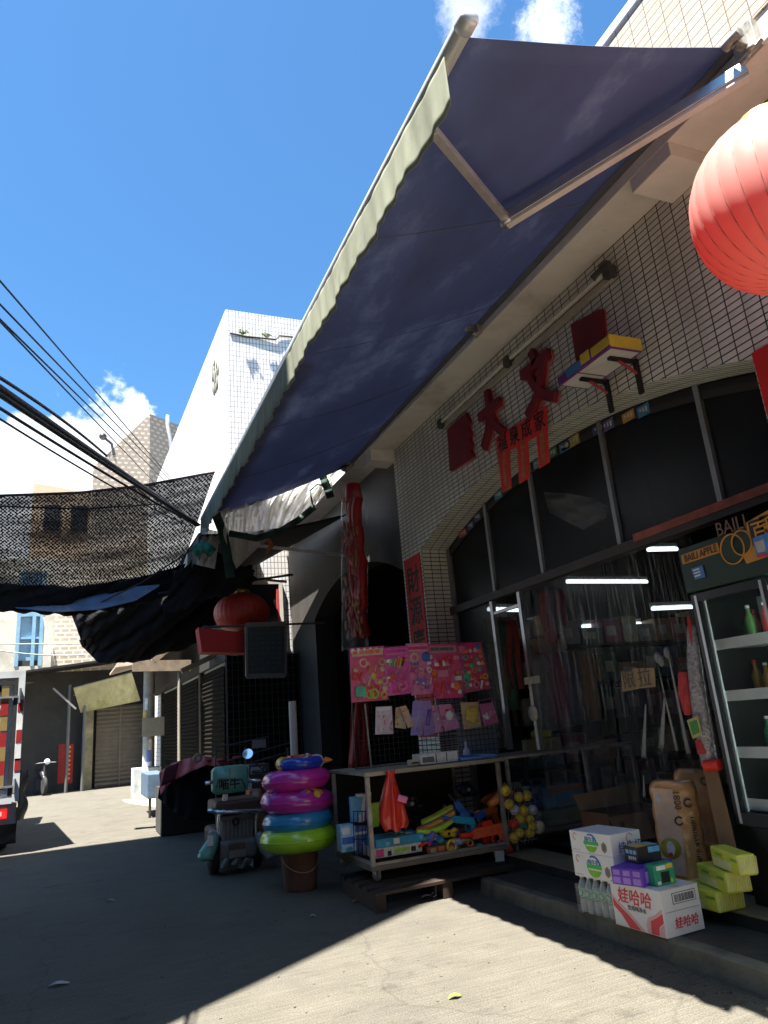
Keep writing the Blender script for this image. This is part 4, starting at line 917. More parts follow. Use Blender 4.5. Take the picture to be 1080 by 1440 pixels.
# garland of red strings in a clear sleeve at the eave end, red cloth below it
gl = thing('wrapped_garland', 'long red festive garland in a clear plastic sleeve hanging from the eave', 'garland', W(500, 800, X=3.3))
x_ = 3.28
def gp(px, py): return W(px, py, X=x_)
rr = random.Random(4)
gred = M('garland_red', (.38, .012, .012), rough=.4, var=.4, scale=9); ggold = M('garland_gold', (.45, .17, .07), rough=.4, metal=.3, var=.4)
m = MB(); a, b = gp(496, 682), gp(498, 704); m.tube([a, b], [.1, .12], 12); m.build('knot', gred, gl)
for k in range(7):
    o_ = (k-3)*3.4; pts = [gp(497+o_*.6+(y_-700)*.045+rr.uniform(-1.5, 1.5), y_) for y_ in range(700, 905, 15)]
    m = MB(); m.tube([v+Vector((rr.uniform(-.04, .04), 0, 0)) for v in pts], [.045+.03*rr.random() for _ in pts], 7); m.build('string', gred, gl)
for k in range(60):
    y_ = rr.uniform(735, 900); p = gp(498+(y_-700)*.05+rr.uniform(-12, 12), y_)+Vector((-.09, 0, 0)); m = MB(); m.ball(p, .02, 5, 4, (1, 1, rr.uniform(1, 3.5))); m.build('gold_bead', ggold, gl)
m = MB(); m.grid(lambda u, v: gp(498, 690+v*225)+Vector((-.17*math.cos(u*6.283)*(1-.0*v), 0, 0))+Vector((0, (.21+.03*math.sin(v*14))*math.sin(u*6.283)*(.5+.5*min(1, v*6)), 0))+Vector((0, -.35*v*.1+.12*(1-v)*0, 0)), 24, 40); m.build('sleeve', clear_mat('sleeve_film', (.75, .72, .75), clear=.95, rough=.12, streak=.22, scale=4, stretch=(3, 3, 1)), gl)
rc = thing('red_cloth', 'red cloth hanging in folds below the left end of the toy cards', 'cloth', W(505, 1030, Y=6.9))
m = MB(); m.grid(lambda u, v: W(495+u*23-v*5*(1-u)+v*2*u, 975+v*106, Y=7.0+.05*math.sin(u*14+v*2)), 24, 10); m.build('drape', M('drape_red', (.3, .012, .01), rough=.65, var=.3, stretch=(3, 3, .3)), rc, solid=.004)
# ================================================================== truck, scooter, covered stall, swim rings, dark clutter
# ---- box truck, its back seen at the left picture edge
tk = thing('box_truck', 'white box truck with red and yellow reflective strips and a lit tail lamp', 'truck', (-2.0, 12.5, 0))
Yt = 12.5; xR = -.80
tw_ = M('truck_white', (.6, .62, .64), rough=.4, var=.12, scale=3, stain=(.3, .27, .22), stscale=2, stamt=.4); tblk = M('truck_black', (.02, .02, .022), rough=.6)
m = MB(); m.prism([(-2.95, Yt, .75), (xR, Yt, .75), (xR-.4, Yt+4.2, .75), (-3.35, Yt+4.2, .75)], (0, 0, 1.83)); m.build('cargo_box', tw_, tk, bevel=.015)
m = MB(); m.box((-3.3, Yt+4.3, .5), (xR-.5, Yt+6.0, 2.1)); m.build('cab', tw_, tk, bevel=.08)
m = MB(); m.box((xR-.08, Yt-.03, .72), (xR+.01, Yt, 2.6)); m.box((-2.95, Yt-.03, 2.5), (xR-.08, Yt, 2.6)); m.box((-2.95, Yt-.03, .7), (xR-.08, Yt, .78)); m.build('rear_frame', tw_, tk)
m = MB(); m.box((-2.95, Yt-.028, 2.40), (xR-.081, Yt-.002, 2.46)); m.box((xR-.14, Yt-.028, .8), (xR-.085, Yt-.002, 2.4)); m.build('door_seal', tblk, tk)
refr = M('reflector_red', (.32, .02, .02), rough=.4); refy = M('reflector_yellow', (.28, .2, .07), rough=.4); refw = M('reflector_white', (.75, .75, .72), rough=.4)
for k, z in enumerate((2.05, 1.6, 1.2)):
    m = MB(); m.box((xR-.30, Yt-.032, z-.1), (xR-.2, Yt-.003, z+.1)); m.build('red_strip', refr, tk); m = MB(); m.box((xR-.07, Yt-.036, z-.05), (xR+.005, Yt-.0305, z+.12)); m.build('red_strip', refr, tk)
for z in (2.25, 1.83, 1.4, 1.0): m = MB(); m.box((xR-.30, Yt-.032, z-.099), (xR-.2, Yt-.003, z+.099)); m.build('yellow_strip', refy, tk); m = MB(); m.box((-2.95, Yt-.032, 2.3), (xR-.31, Yt-.003, 2.38)); m.build('yellow_strip', refy, tk)
for z in (1.86, 1.42): m = MB(); m.box((xR-.07, Yt-.036, z-.13), (xR+.005, Yt-.0305, z+.1)); m.build('white_strip', refw, tk)
m = MB()
for z in (2.12, 1.98, 1.72, 1.42, 1.28): m.box((-2.9, Yt-.012, z), (xR-.33, Yt-.002, z+.018))
m.build('door_ribs', tblk, tk)
text('H', .3, M('truck_blue', (.05, .07, .3), rough=.5), tk, (xR-.43, Yt-.016, 1.57), (1, 0, 0), (0, 0, 1), bold=.02)
m = MB(); m.box((xR-.42, Yt-.045, 2.2), (xR-.02, Yt-.03, 2.23)); m.tube([(xR-.05, Yt-.05, 2.12), (xR-.05, Yt-.05, 2.34)], .018, 8); m.box((xR-.42, Yt-.045, .92), (xR-.02, Yt-.03, .95)); m.tube([(xR-.05, Yt-.05, .84), (xR-.05, Yt-.05, 1.04)], .018, 8); m.build('hinge', alu, tk)
m = MB(); m.box((-2.7, Yt+.02, .42), (xR-.02, Yt+.12, .7)); m.box((-2.7, Yt+.13, .5), (xR-.3, Yt+4.2, .74)); m.build('bumper', M('truck_grey', (.3, .3, .3), rough=.6), tk)
m = MB(); m.box((xR-.34, Yt-.015, .5), (xR-.13, Yt+.018, .64)); lampm = M('tail_lamp', (.6, .02, .02), rough=.25, emit=(1, .03, .03), estr=.16); tl_ = m.build('tail_lamp', lampm, tk, bevel=.012)
m = MB(); m.box((xR-.27, Yt-.02, .54), (xR-.2, Yt-.0155, .6)); m.build('bulb', M('tail_core', (.7, .1, .1), emit=(1, .35, .3), estr=.3), tl_)
for y in (Yt+.9, Yt+4.9):
    m = MB(); m.lathe([(0, 0), (.27, 0), (.37, .03), (.39, .1), (.37, .2), (.2, .22), (0, .22)], 22, (xR-.3-.095*(y-Yt), y, .39), axis=(1, 0, 0)); m.build('wheel', M('tyre', (.02, .02, .02), rough=.85), tk)
m = MB(); m.grid(lambda u, v: Vector((xR-.28+u*.26, Yt+.35+.03*math.sin(v*9+u*5), .62-v*.5)), 6, 8); m.build('mud_flap', tblk, tk, solid=.01)
m = MB(); m.grid(lambda u, v: Vector((xR-.03+u*.14+.03*math.sin(v*11), Yt+.1+.05*math.sin(u*9+v*12), 1.15-v*.7)), 8, 14); m.build('hanging_sacking', M('sacking', (.3, .24, .17), rough=.9, var=.4), tk, solid=.008)

# ---- green electric scooter from behind
Ys = 8.3
def sp(px, py, y=Ys): return W(px, py, Y=y)
s0 = sp(333, 1236); sc = thing('electric_scooter', 'green electric scooter seen from behind with a ribbed basket box', 'scooter', (s0.x, Ys, 0))
sg_ = M('scooter_green', (.14, .38, .29), rough=.35, var=.1, coat=.4); chrome = M('scooter_chrome', (.55, .58, .65), rough=.25, metal=.9); basket = M('basket_grey', (.17, .15, .12), rough=.6, var=.2); blackp = M('black_plastic', (.015, .015, .016), rough=.5); brownseat = M('brown_seat', (.1, .05, .03), rough=.5, var=.2)
a, b = sp(298, 1079), sp(349.5, 1113)
m = MB(); cx_, cz_, hw, hh = (a.x+b.x)/2, (a.z+b.z)/2, (b.x-a.x)/2, (a.z-b.z)/2
ring_ = lambda s, y: [(cx_+s*hw*max(-1, min(1, 1.25*math.cos(t)*(1.0))), y, cz_+s*hh*max(-1, min(1, 1.25*math.sin(t)))) for t in [2*math.pi*k/32 for k in range(32)]]
vs = ring_(.9, Ys-.03)+ring_(1., Ys)+ring_(1., Ys+.07)+ring_(.9, Ys+.1)
fs = [tuple(range(31, -1, -1)), tuple(range(96, 128))]+[(r_*32+j, r_*32+(j+1) % 32, (r_+1)*32+(j+1) % 32, (r_+1)*32+j) for r_ in range(3) for j in range(32)]
m.add(vs, fs, True); br_ = m.build('backrest', sg_, sc)
m = MB(); q = [(304, 1108), (307, 1096), (340, 1096), (346, 1108)]; m.tube([sp(*p, Ys-.035) for p in q], .008, 6, caps=True); m.build('moulded_groove', M('scooter_deep_green', (.03, .1, .075), rough=.5), br_)
m = MB(); m.bar(sp(323.5, 1079, Ys-.033), sp(323, 1094, Ys-.033), .012, .006); m.build('stripe', M('tan_stripe', (.4, .28, .12), rough=.6), br_)
text('喵牛', .115, ink, br_, sp(322.5, 1103.5, Ys-.034), (1, 0, 0), (0, 0, 1), bold=.02, depth=.004)
m = MB(); m.tube([sp(289, 1102), sp(296, 1100, Ys-.02), sp(310, 1099, Ys+.12), sp(345, 1097.5, Ys+.12), sp(352, 1098, Ys-.02), sp(366, 1098)], .022, 8); m.build('grab_rail', chrome, sc)
for x in (314.5, 318.5): 
    m = MB(); m.bar(sp(x+1, 1112, Ys+.05), sp(x-1, 1132, Ys+.05), .022, .022); m.build('backrest_post', chrome, sc)
a, b = sp(303, 1131), sp(368, 1140)
m = MB(); m.box((a.x, Ys, b.z), (b.x, Ys+.55, a.z+.02)); m.build('seat', brownseat, sc, bevel=.03)
m = MB(); m.tube([sp(300, 1137, Ys+.5), sp(295, 1140), sp(305, 1141.5, Ys-.05), sp(362, 1140.5, Ys-.05), sp(374, 1138), sp(373, 1135, Ys+.5)], .026, 8); m.build('rear_rail', chrome, sc)
a, b = sp(312, 1149), sp(357, 1181)
m = MB(); m.box((a.x, Ys+.02, b.z), (b.x, Ys+.4, a.z)); bk = m.build('basket_box', basket, sc, bevel=.015)
m = MB()
for k in range(8): x = a.x+(k+.5)*(b.x-a.x)/8; m.box((x-.012, Ys+.006, b.z+.02), (x+.012, Ys+.024, a.z-.05))
m.box((a.x-.01, Ys+.0, a.z-.035), (b.x+.01, Ys+.03, a.z)); m.build('box_ribs', M('basket_rib', (.24, .21, .17), rough=.6), bk)
p = sp(331.5, 1155, Ys); m = MB(); m.tube([p+Vector((.032*math.cos(t), -.008, .032*math.sin(t))) for t in [2*math.pi*k/14 for k in range(14)]], .01, 6, closed=True); m.build('lock_ring', blackp, bk)
a, b = sp(309, 1183), sp(361, 1204)
m = MB(); m.box((a.x, Ys-.06, b.z), (b.x, Ys+.5, a.z)); tb = m.build('tail_housing', M('tail_grey', (.2, .18, .16), rough=.6, var=.25), sc, bevel=.05, seg=3)
m = MB(); a2, b2 = sp(320, 1186), sp(343, 1204); m.box((a2.x, Ys-.085, b2.z), (b2.x, Ys-.062, a2.z)); m.build('rusty_plate', M('rusty_plate', (.16, .09, .06), rough=.7, var=.5, scale=12), tb)
m = MB()
for k in range(3): c = (a2*(1-(k+.5)/3)+b2*((k+.5)/3)); m.box((c.x-.03, Ys-.09, (a2.z+b2.z)/2-.06), (c.x+.03, Ys-.0855, (a2.z+b2.z)/2+.01))
m.build('plate_marks', M('plate_mark', (.3, .27, .22), rough=.7), tb)
for side, pts in ((-1, ((304, 1172), (297, 1190), (289, 1204))), (1, ((362, 1172), (372, 1190), (381, 1200)))):
    P3 = [sp(*p, Ys-.02) for p in pts]; m = MB(); m.tube(P3, [.04, .075, .085], 10); m.ball(P3[-1], .085, 10, 6, (1, 1, .6)); fd = m.build('side_fender', sg_ if side < 0 else M('white_fender', (.5, .5, .5), rough=.5), sc)
    if side < 0:
        m = MB(); c = sp(296, 1182, Ys-.09); m.box((c.x-.03, c.y-.02, c.z-.05), (c.x+.025, c.y, c.z+.05)); m.build('reflector', refw, fd)
        m = MB(); c = sp(298, 1171, Ys-.04); m.ball(c, .035, 8, 6); m.build('knob', M('grey_knob', (.4, .4, .4), rough=.5), fd)
for x in (309, 361):
    m = MB(); m.tube([sp(x, 1142), sp(x-1.5, 1158), sp(x-1, 1176)], .02, 8); m.build('frame_tube', chrome, sc)
for x in (304, 364):
    c = sp(x, 1220); m = MB(); m.lathe([(0, 0), (.12, 0), (.19, .02), (.2, .06), (.19, .1), (.12, .12), (0, .12)], 20, (c.x-.06, Ys+.18, .2), axis=(1, 0, 0)); m.build('wheel', M('tyre', (.02, .02, .02)), sc)
m = MB(); m.grid(lambda u, v: sp(309+u*47, 1207+v*12+3*math.sin(u*13)*v, Ys-.04+.05*math.sin(u*21+v*3)), 20, 5); m.build('torn_plastic', M('dirty_plastic', (.32, .31, .29), rough=.5, var=.6, scale=16), sc, solid=.005)
m = MB(); c = sp(333, 1222); m.box((c.x-.2, Ys+.12, .14), (c.x+.22, Ys+.9, .42)); m.build('underbody', blackp, sc, bevel=.04)
m = MB(); p0, p1, p2 = sp(352, 1065, Ys+.7), sp(362, 1075, Ys+.75), sp(371, 1084, Ys+.8); m.tube([sp(318, 1082, Ys+1.1), sp(345, 1086, Ys+1.1), sp(375, 1084, Ys+.8)], .018, 8); hb = m.build('handlebar', blackp, sc)
m = MB(); m.tube([p0, p1, p2], .008, 6); m.build('mirror_stem', blackp, hb)
c = sp(348.5, 1060.5, Ys+.7); view = (c-CAM).normalized(); refl = Vector((-.5, -.75, 1.0)).normalized(); nm_ = (refl-view).normalized()
m = MB(); m.lathe([(0, .012), (.055, .01), (.066, .0), (.06, -.02), (0, -.03)], 24, c, axis=nm_); m.build('mirror_shell', blackp, hb)
m = MB(); m.lathe([(0, .0135), (.062, .0125)], 24, c, axis=nm_); m.build('mirror_glass', M('mirror_glass', (.95, .95, .97), rough=.08, metal=1., var=0), hb)

# ---- stall cart under dark sheets with coral cloth on top
ct = thing('covered_stall', 'low stall cart under black sheets with coral cloth thrown over its top', 'stall', W(265, 1120, Y=12))
TT = [(226, 1095), (245, 1085), (275, 1078), (305, 1075), (335, 1085)]; BB = [(222, 1122), (243, 1140), (262, 1153), (300, 1155), (340, 1150)]
m = MB(); m.grid(lambda u, v: W(*[interp(TT, u)[k]*(1-v)+interp(BB, u)[k]*v for k in (0, 1)], Y=11.8+.06*math.sin(u*33)*v-.25*v+.4*abs(u-.45)), 40, 8); m.build('sheet', blackc, ct, solid=.006)
a, b = W(228, 1100, Y=12.2), W(335, 1100, Y=12.2); m = MB(); m.box((a.x, 12.25, .02), (b.x, 13.2, a.z-.1)); m.build('cart_body', darkw, ct)
coral = M('coral_cloth', (.5, .11, .1), rough=.8, var=.3, scale=4, stretch=(2, 2, 1)); plum = M('plum_cloth', (.13, .03, .05), rough=.85, var=.3)
TT = [(224, 1086), (240, 1074), (262, 1067), (285, 1063), (308, 1068)]; BB = [(226, 1118), (238, 1102), (262, 1088), (290, 1076), (312, 1078)]
m = MB(); m.grid(lambda u, v: W(*[interp(TT, u)[k]*(1-v)+interp(BB, u)[k]*v for k in (0, 1)], Y=11.9-.35*v+.05*math.sin(u*30+v*2)), 36, 8); m.build('coral_cloth', coral, ct, solid=.008)
m = MB(); m.grid(lambda u, v: W(232+u*20-v*6, 1080-u*8+v*26, Y=11.4), 8, 4); m.build('plum_cloth', plum, ct, solid=.008)
m = MB(); p = W(278, 1066, Y=11.6); m.tube([p+Vector((.055*math.cos(t), .0, .045*math.sin(t))) for t in [2*math.pi*k/16 for k in range(16)]], .02, 8, closed=True); m.build('rubber_ring', M('tan_ring', (.45, .33, .2), rough=.6), ct)
rr = random.Random(9); m = MB()
for k in range(7): p = W(290+rr.uniform(0, 48), 1064+rr.uniform(0, 14), Y=11.7); m.ball(p, .05, 8, 6, (1.5, .6, .5))
m.build('red_scraps', M('red_scrap', (.5, .06, .05), rough=.7), ct)
tb_ = thing('blue_barrow', 'blue metal barrow tray behind the coral cloth by the pole', 'barrow', W(218, 1090, Y=15.5))
a, b = W(207, 1066, Y=15.5), W(232, 1066, Y=15.5); m = MB(); m.box((a.x, 15.4, .35), (b.x, 17, .8)); m.build('tray', M('barrow_blue', (.08, .13, .2), rough=.6, var=.4), tb_, bevel=.02)
for x in (a.x+.06, b.x-.06):
    m = MB(); m.tube([(x, 15.5, 0), (x, 15.5, .36)], .025, 8); m.build('leg', steel, tb_)

# ---- lattice screen and rails in the dark between the shop and the white building
lt = thing('lattice_screen', 'dark lattice screen in the shade at the end of the shop wall', 'screen', (3.1, 12.95, 0))
m = MB(); m.box((2.35, 12.99, .0), (3.69, 13.02, 2.75)); m.build('backing', blackc, lt)
m = MB()
for k in range(14): x = 2.36+k*.1; m.box((x, 12.955, 0), (x+.012, 12.985, 2.78))
for k in range(20): z = .1+k*.14; m.box((2.35, 12.945, z), (3.69, 12.954, z+.012))
m.build('lattice', M('lattice_grey', (.09, .085, .08), rough=.7), lt)
rl = thing('barrier_rail', 'thin dark barrier rails behind the scooter with a small white sign', 'barrier', W(350, 1050, Y=10))
m = MB()
for p, q in (((300, 1052), (378, 1036)), ((320, 1070), (412, 1043)), ((345, 1075), (415, 1055))): m.tube([W(*p, Y=10.), W(*q, Y=10.)], .012, 6)
for x in (303, 345, 405): a = W(x, 1060, Y=10.); m.tube([(a.x, 10, 0), (a.x, 10, a.z+.08)], .012, 6)
m.build('rails', M('rail_dark', (.1, .1, .1), rough=.6), rl)
a, b = W(355, 1041, Y=9.97), W(374, 1051, Y=9.97); m = MB(); m.box((a.x, 9.96, b.z), (b.x, 9.98, a.z)); m.build('sign', M('small_sign', (.35, .34, .33), rough=.6, var=.4, scale=40), rl)
bx2 = thing('orange_carton', 'small orange and white carton standing behind the scooter seat', 'carton', W(362, 1120, Y=8.95))
q = [W(351, 1112, Y=8.9), W(368, 1127, Y=8.9)]; m = MB(); m.box((q[0].x, 8.9, q[1].z), (q[1].x, 9.1, q[0].z)); m.box((q[0].x-.02, 8.92, .0), (q[1].x+.02, 9.15, q[1].z-.002)); m.build('box', M('orange_card', (.5, .15, .04), rough=.7), bx2)
m = MB(); m.box((q[0].x+.03, 8.885, q[1].z+.02), (q[1].x-.04, 8.897, q[0].z-.01)); m.build('label', M('white_label', (.6, .58, .56), rough=.6), bx2)
bx3 = thing('printed_carton', 'flat printed carton lying on the crates behind the scooter', 'carton', W(360, 1085, Y=9.3))
q = [W(350, 1076, Y=9.3), W(378, 1092, Y=9.3)]; m = MB(); m.box((q[0].x, 9.3, q[1].z), (q[1].x, 9.6, q[0].z)); m.box((q[0].x+.04, 9.34, 0), (q[1].x-.04, 9.6, q[1].z-.003)); m.build('box', M('grey_card', (.12, .11, .1), rough=.8, var=.5, scale=20), bx3)
m = MB(); m.box((q[0].x+.02, 9.288, q[1].z+.05), (q[0].x+.16, 9.298, q[0].z-.03)); m.build('label', M('white_label', (.6, .58, .56)), bx3)
pv = thing('plastic_pipe', 'white plastic pipe standing upright behind the swim rings', 'pipe', W(412, 1180, Y=8.0))
a, b = W(411, 986, Y=8.), W(420, 1200, Y=8.); m = MB(); m.tube([a, Vector((b.x, 8, 0))], .042, 14); m.build('pipe', M('pvc_white', (.62, .6, .54), rough=.5, var=.1), pv)

# ---- bucket and swim rings
bu = W(425, 1230, Y=7.05); bc_ = Vector((W(425, 1255, Z=0).x+.03, 7.05, 0))
bt_ = thing('plastic_bucket', 'brown plastic bucket carrying the stack of swim rings', 'bucket', bc_)
m = MB(); m.lathe([(0, 0), (.145, 0), (.15, .01), (.172, .3), (.18, .31), (.18, .33), (.168, .335)], 28, bc_); m.build('tub', M('bucket_brown', (.17, .085, .055), rough=.5, var=.25, stain=(.07, .05, .04), stscale=4, stamt=.6), bt_)
m = MB(); m.tube([bc_+Vector((-.17*math.cos(t)*1.0, -.17*abs(math.sin(t))-.01, .29-.13*math.sin(t))) for t in [math.pi*k/16 for k in range(17)]], .005, 6); m.build('handle', M('bucket_handle', (.3, .25, .2), rough=.5), bt_)
ringm = lambda n, c: M(n, c, rough=.22, var=.12, scale=4, coat=.6, sss=.15, bump=.5, bscale=22)
def ring(name, label, z, R_, r_, mat, tilt=(0, 0), prints=None, c=None, sq=.85):
    c = Vector(c or (bc_.x, bc_.y, 0)); c.z = z; t = thing(name, label, 'swim ring', c, group='inflatable rings stacked on the bucket')
    m = MB(); nu, nv = 72, 20; vs = []
    for i in range(nu):
        a = 2*math.pi*i/nu
        for j in range(nv):
            b = 2*math.pi*j/nv; w_ = .0065*math.sin(a*36+.6*math.sin(b*3))*(max(0, -math.cos(b*1.0))*1.2+.15)
            rr_ = r_+w_; x = (R_+rr_*math.cos(b)); z_ = rr_*sq*math.sin(b)
            vs.append(c+Vector((x*math.cos(a), x*math.sin(a), z_+tilt[0]*x*math.cos(a)+tilt[1]*x*math.sin(a))))
    m.add(vs, [(i*nv+j, ((i+1) % nu)*nv+j, ((i+1) % nu)*nv+(j+1) % nv, i*nv+(j+1) % nv) for i in range(nu) for j in range(nv)], True)
    m.build('tube', mat, t)
    m = MB(); m.tube([c+Vector(((R_+r_*1.0)*math.cos(a), (R_+r_*1.0)*math.sin(a), tilt[0]*R_*math.cos(a)+tilt[1]*R_*math.sin(a))) for a in [2*math.pi*k/60 for k in range(60)]], .006, 5, closed=True); m.build('weld_seam', mat, t)
    p = c+Vector((R_*.72*math.cos(-1.2), R_*.72*math.sin(-1.2), r_*sq*.75)); m = MB(); m.tube([p, p+Vector((0, 0, .045))], .012, 8); m.build('valve', M('valve_clear', (.6, .6, .6), rough=.3), t)
    if prints:
        rr = random.Random(int(z*1000)); 
        for k in range(9):
            a = -math.pi/2+rr.uniform(-1.5, 1.5); b = rr.uniform(.2, 1.3); x = R_+(r_+.002)*math.cos(b); q = c+Vector((x*math.cos(a), x*math.sin(a), (r_+.003)*sq*math.sin(b)))
            m = MB(); n_ = Vector((math.cos(b)*math.cos(a), math.cos(b)*math.sin(a), math.sin(b))); m.lathe([(0, .003), (.035, .0)], 8, q, axis=n_); m.build('printed_spot', prints[k % len(prints)], t)
    return t
yel = M('print_yellow', (.7, .5, .05), rough=.3); prp = M('print_violet', (.25, .08, .5), rough=.3); orr = M('print_orange', (.7, .25, .05), rough=.3)
zz = [Zat(bc_.x, bc_.y-.3, y) for y in (1186, 1160, 1131, 1101, 1079)]
ring('swim_ring', 'lime green swim ring at the bottom of the stack', zz[0]+.02, .235, .125, ringm('vinyl_green', (.38, .68, .03)))
ring('swim_ring', 'sky blue swim ring lying on the green one', zz[1]+.02, .215, .115, ringm('vinyl_blue', (.03, .27, .55)), (.03, 0))
ring('swim_ring', 'magenta swim ring with printed spots above the blue one', zz[2]+.02, .225, .118, ringm('vinyl_magenta', (.5, .03, .34)), (-.03, .02), (yel, prp, orr))
ring('swim_ring', 'plain magenta swim ring second from the top', zz[3]+.02, .21, .115, ringm('vinyl_pink', (.56, .03, .36)), (.02, -.02))
t = ring('swim_ring', 'small blue child ring with red yellow and white parts on top', zz[4]+.03, .165, .062, ringm('vinyl_deepblue', (.02, .06, .5)), (.01, .0), None, (bc_.x+.03, bc_.y-.05, 0), .9)
c = Vector((bc_.x+.03, bc_.y-.05, zz[4]+.03))
for nm, a0, a1, mt_ in (('yellow_end', 2.75, 3.5, yel), ('red_back', .2, 2.0, M('vinyl_red', (.55, .03, .03), rough=.25, coat=.5)), ('white_head', -.55, .1, M('vinyl_white', (.65, .65, .66), rough=.25, coat=.5))):
    m = MB(); m.tube([c+Vector((.165*math.cos(a), .165*math.sin(a), .004)) for a in [a0+(a1-a0)*k/10 for k in range(11)]], .0655, 16); m.build(nm, mt_, t)
m = MB(); p = c+Vector((.26, -.06, .01)); m.lathe([(.03, 0), (.02, .05), (0, .09)], 10, p-Vector((.04, 0, 0)), axis=(1, -.3, -.1)); m.build('beak', orr, t)
p = c+Vector((.205, -.11, .035)); m = MB(); m.ball(p, .012, 8, 6); m.build('eye', ink, t)

# ---- motorbike and cables in front of the old house
mb = thing('parked_motorbike', 'dark motorbike with a pale headlight parked in the shade of the old house', 'motorbike', W(65, 1100, Y=26.5))
b0 = W(63, 1098, Y=27.6); gx = b0.x
m = MB(); m.lathe([(0, -.04), (.2, -.04), (.27, -.05), (.29, 0), (.27, .05), (.2, .04), (0, .04)], 20, (gx, 27.3, .29), axis=(1, .25, 0)); m.build('wheel', M('tyre', (.02, .02, .02)), mb)
m = MB(); m.lathe([(0, -.04), (.2, -.04), (.27, -.05), (.29, 0), (.27, .05), (.2, .04), (0, .04)], 20, (gx-.25, 28.0, .29), axis=(1, .25, 0)); m.build('wheel', M('tyre', (.02, .02, .02)), mb)
m = MB(); m.tube([(gx, 27.35, .5), (gx-.08, 27.6, .75), (gx-.15, 27.8, .72), (gx-.25, 28.0, .78)], [.06, .13, .15, .1], 10); m.build('body', M('bike_black', (.02, .02, .022), rough=.4), mb)
m = MB(); m.tube([(gx-.35, 27.5, 1.0), (gx-.02, 27.4, 1.02), (gx+.32, 27.35, 1.0)], .02, 8); m.tube([(gx, 27.32, .3), (gx-.03, 27.45, 1.0)], .03, 8); m.build('handlebar', steel, mb)
p = W(66.5, 1071, Y=27.25); m = MB(); m.ball(p, .09, 14, 10, (1, .6, 1)); m.build('headlight', M('headlight_glass', (.8, .82, .85), rough=.1), mb)
for i, (p, q, lab) in enumerate((((-5, 906), (112, 905), 'pale cable stretched level across the blue window of the old house'), ((-5, 914), (118, 921), 'slack pale cable just below the level one by the blue window'))):
    cable('pale_cable', lab, (W(*p, Y=27.9), W(*q, Y=27.9)), .022, 'cables across the old house', sag=.08*i, mat=M('cable_pale', (.35, .42, .38), rough=.6))
m = MB(); m.tube([W(62, 868, Y=28.3), W(66, 895, Y=28.3), W(71, 912, Y=28.3), W(70, 940, Y=28.3)], .03, 6); m.build('drain_pipe', M('white_pipe', (.75, .74, .72)), oh)
# ================================================================== trolley with toys, cards, shop front goods
wood_d = M('pallet_wood', (.04, .025, .018), rough=.8, var=.4, scale=8, stretch=(.3, 1, 1)); angle = M('angle_iron', (.34, .31, .28), rough=.5, metal=.4, var=.35, scale=14, stain=(.14, .07, .04), stscale=5, stamt=.6); plank = M('deck_wood', (.2, .15, .11), rough=.75, var=.35, scale=6, stretch=(.3, 1, 1))
pl = thing('pallet', 'dark wooden pallet under the toy trolley', 'pallet', (2.75, 6.1, 0))
def pl_(x, y, z): return (2.15+x+.03*y, 5.735+y+x*.06, z)
for k in range(5):
    m = MB(); y0 = k*.2; m.prism([pl_(0, y0, .115), pl_(1.34, y0, .115), pl_(1.34, y0+.13, .115), pl_(0, y0+.13, .115)], (0, 0, .022)); m.build('board', wood_d, pl)
for x in (0, .6, 1.24):
    m = MB(); m.prism([pl_(x, 0.005, .0), pl_(x+.09, .005, .0), pl_(x+.09, .92, .0), pl_(x, .92, .0)], (0, 0, .113)); m.build('runner', wood_d, pl)
tr_ = thing('display_trolley', 'angle iron trolley on casters holding toys in front of the arch', 'trolley', (2.9, 6.5, .13))
X0, X1_, Y0, Y1, ZD, ZTOP = 2.285, 3.575, 6.10, 7.02, .275, 1.0
for x, y in ((X0, Y0), (X1_, Y0), (X0, Y1), (X1_, Y1)):
    m = MB(); m.box((x-.018, y-.018, ZD-.03), (x+.018, y+.018, ZTOP-.04)); m.build('post', angle, tr_, bevel=.003)
m = MB(); m.box((X0-.02, Y0-.02, ZD-.05), (X1_+.02, Y1+.02, ZD-.012)); m.build('deck', plank, tr_, bevel=.004)
m = MB(); m.box((X0-.035, Y0-.04, ZTOP-.035), (X1_+.06, Y0+.0, ZTOP)); m.box((X0-.035, Y0+.002, ZTOP-.03), (X1_+.06, Y1+.03, ZTOP-.004)); m.build('top_board', M('worn_top', (.34, .29, .22), rough=.7, var=.4, scale=9, stain=(.08, .06, .05), stscale=6, stamt=.8, stretch=(.4, 1, 1)), tr_, bevel=.003)
m = MB(); m.box((X0+.02, Y1+.0, ZD), (X1_-.02, Y1+.012, ZTOP-.04)); m.build('shade_backing', M('trolley_shade_back', (.02, .018, .017), rough=.9), tr_)  # dark sheet added to stand for the shade behind and stop stray light
m = MB(); m.box((X0, Y0-.012, ZD-.01), (X1_, Y0+.004, ZD+.012)); m.box((X0-.01, Y0, ZD-.01), (X0+.006, Y1, ZD+.02)); m.build('rim', angle, tr_)
for x, y in ((X0+.05, Y0+.06), (X0+.03, Y1-.08), (X1_-.06, Y0+.08), (X1_-.06, Y1-.08)):
    m = MB(); m.lathe([(0, -.014), (.04, -.014), (.045, -.006), (.045, .006), (.04, .014), (0, .014)], 16, (x, y, .182), axis=(1, .4, 0)); cs_ = m.build('caster', M('caster_grey', (.3, .29, .27), rough=.6), tr_)
    m = MB(); m.box((x-.025, y-.03, .19), (x-.018, y+.03, .226)); m.box((x+.018, y-.03, .19), (x+.025, y+.03, .226)); m.build('fork', alu, cs_)
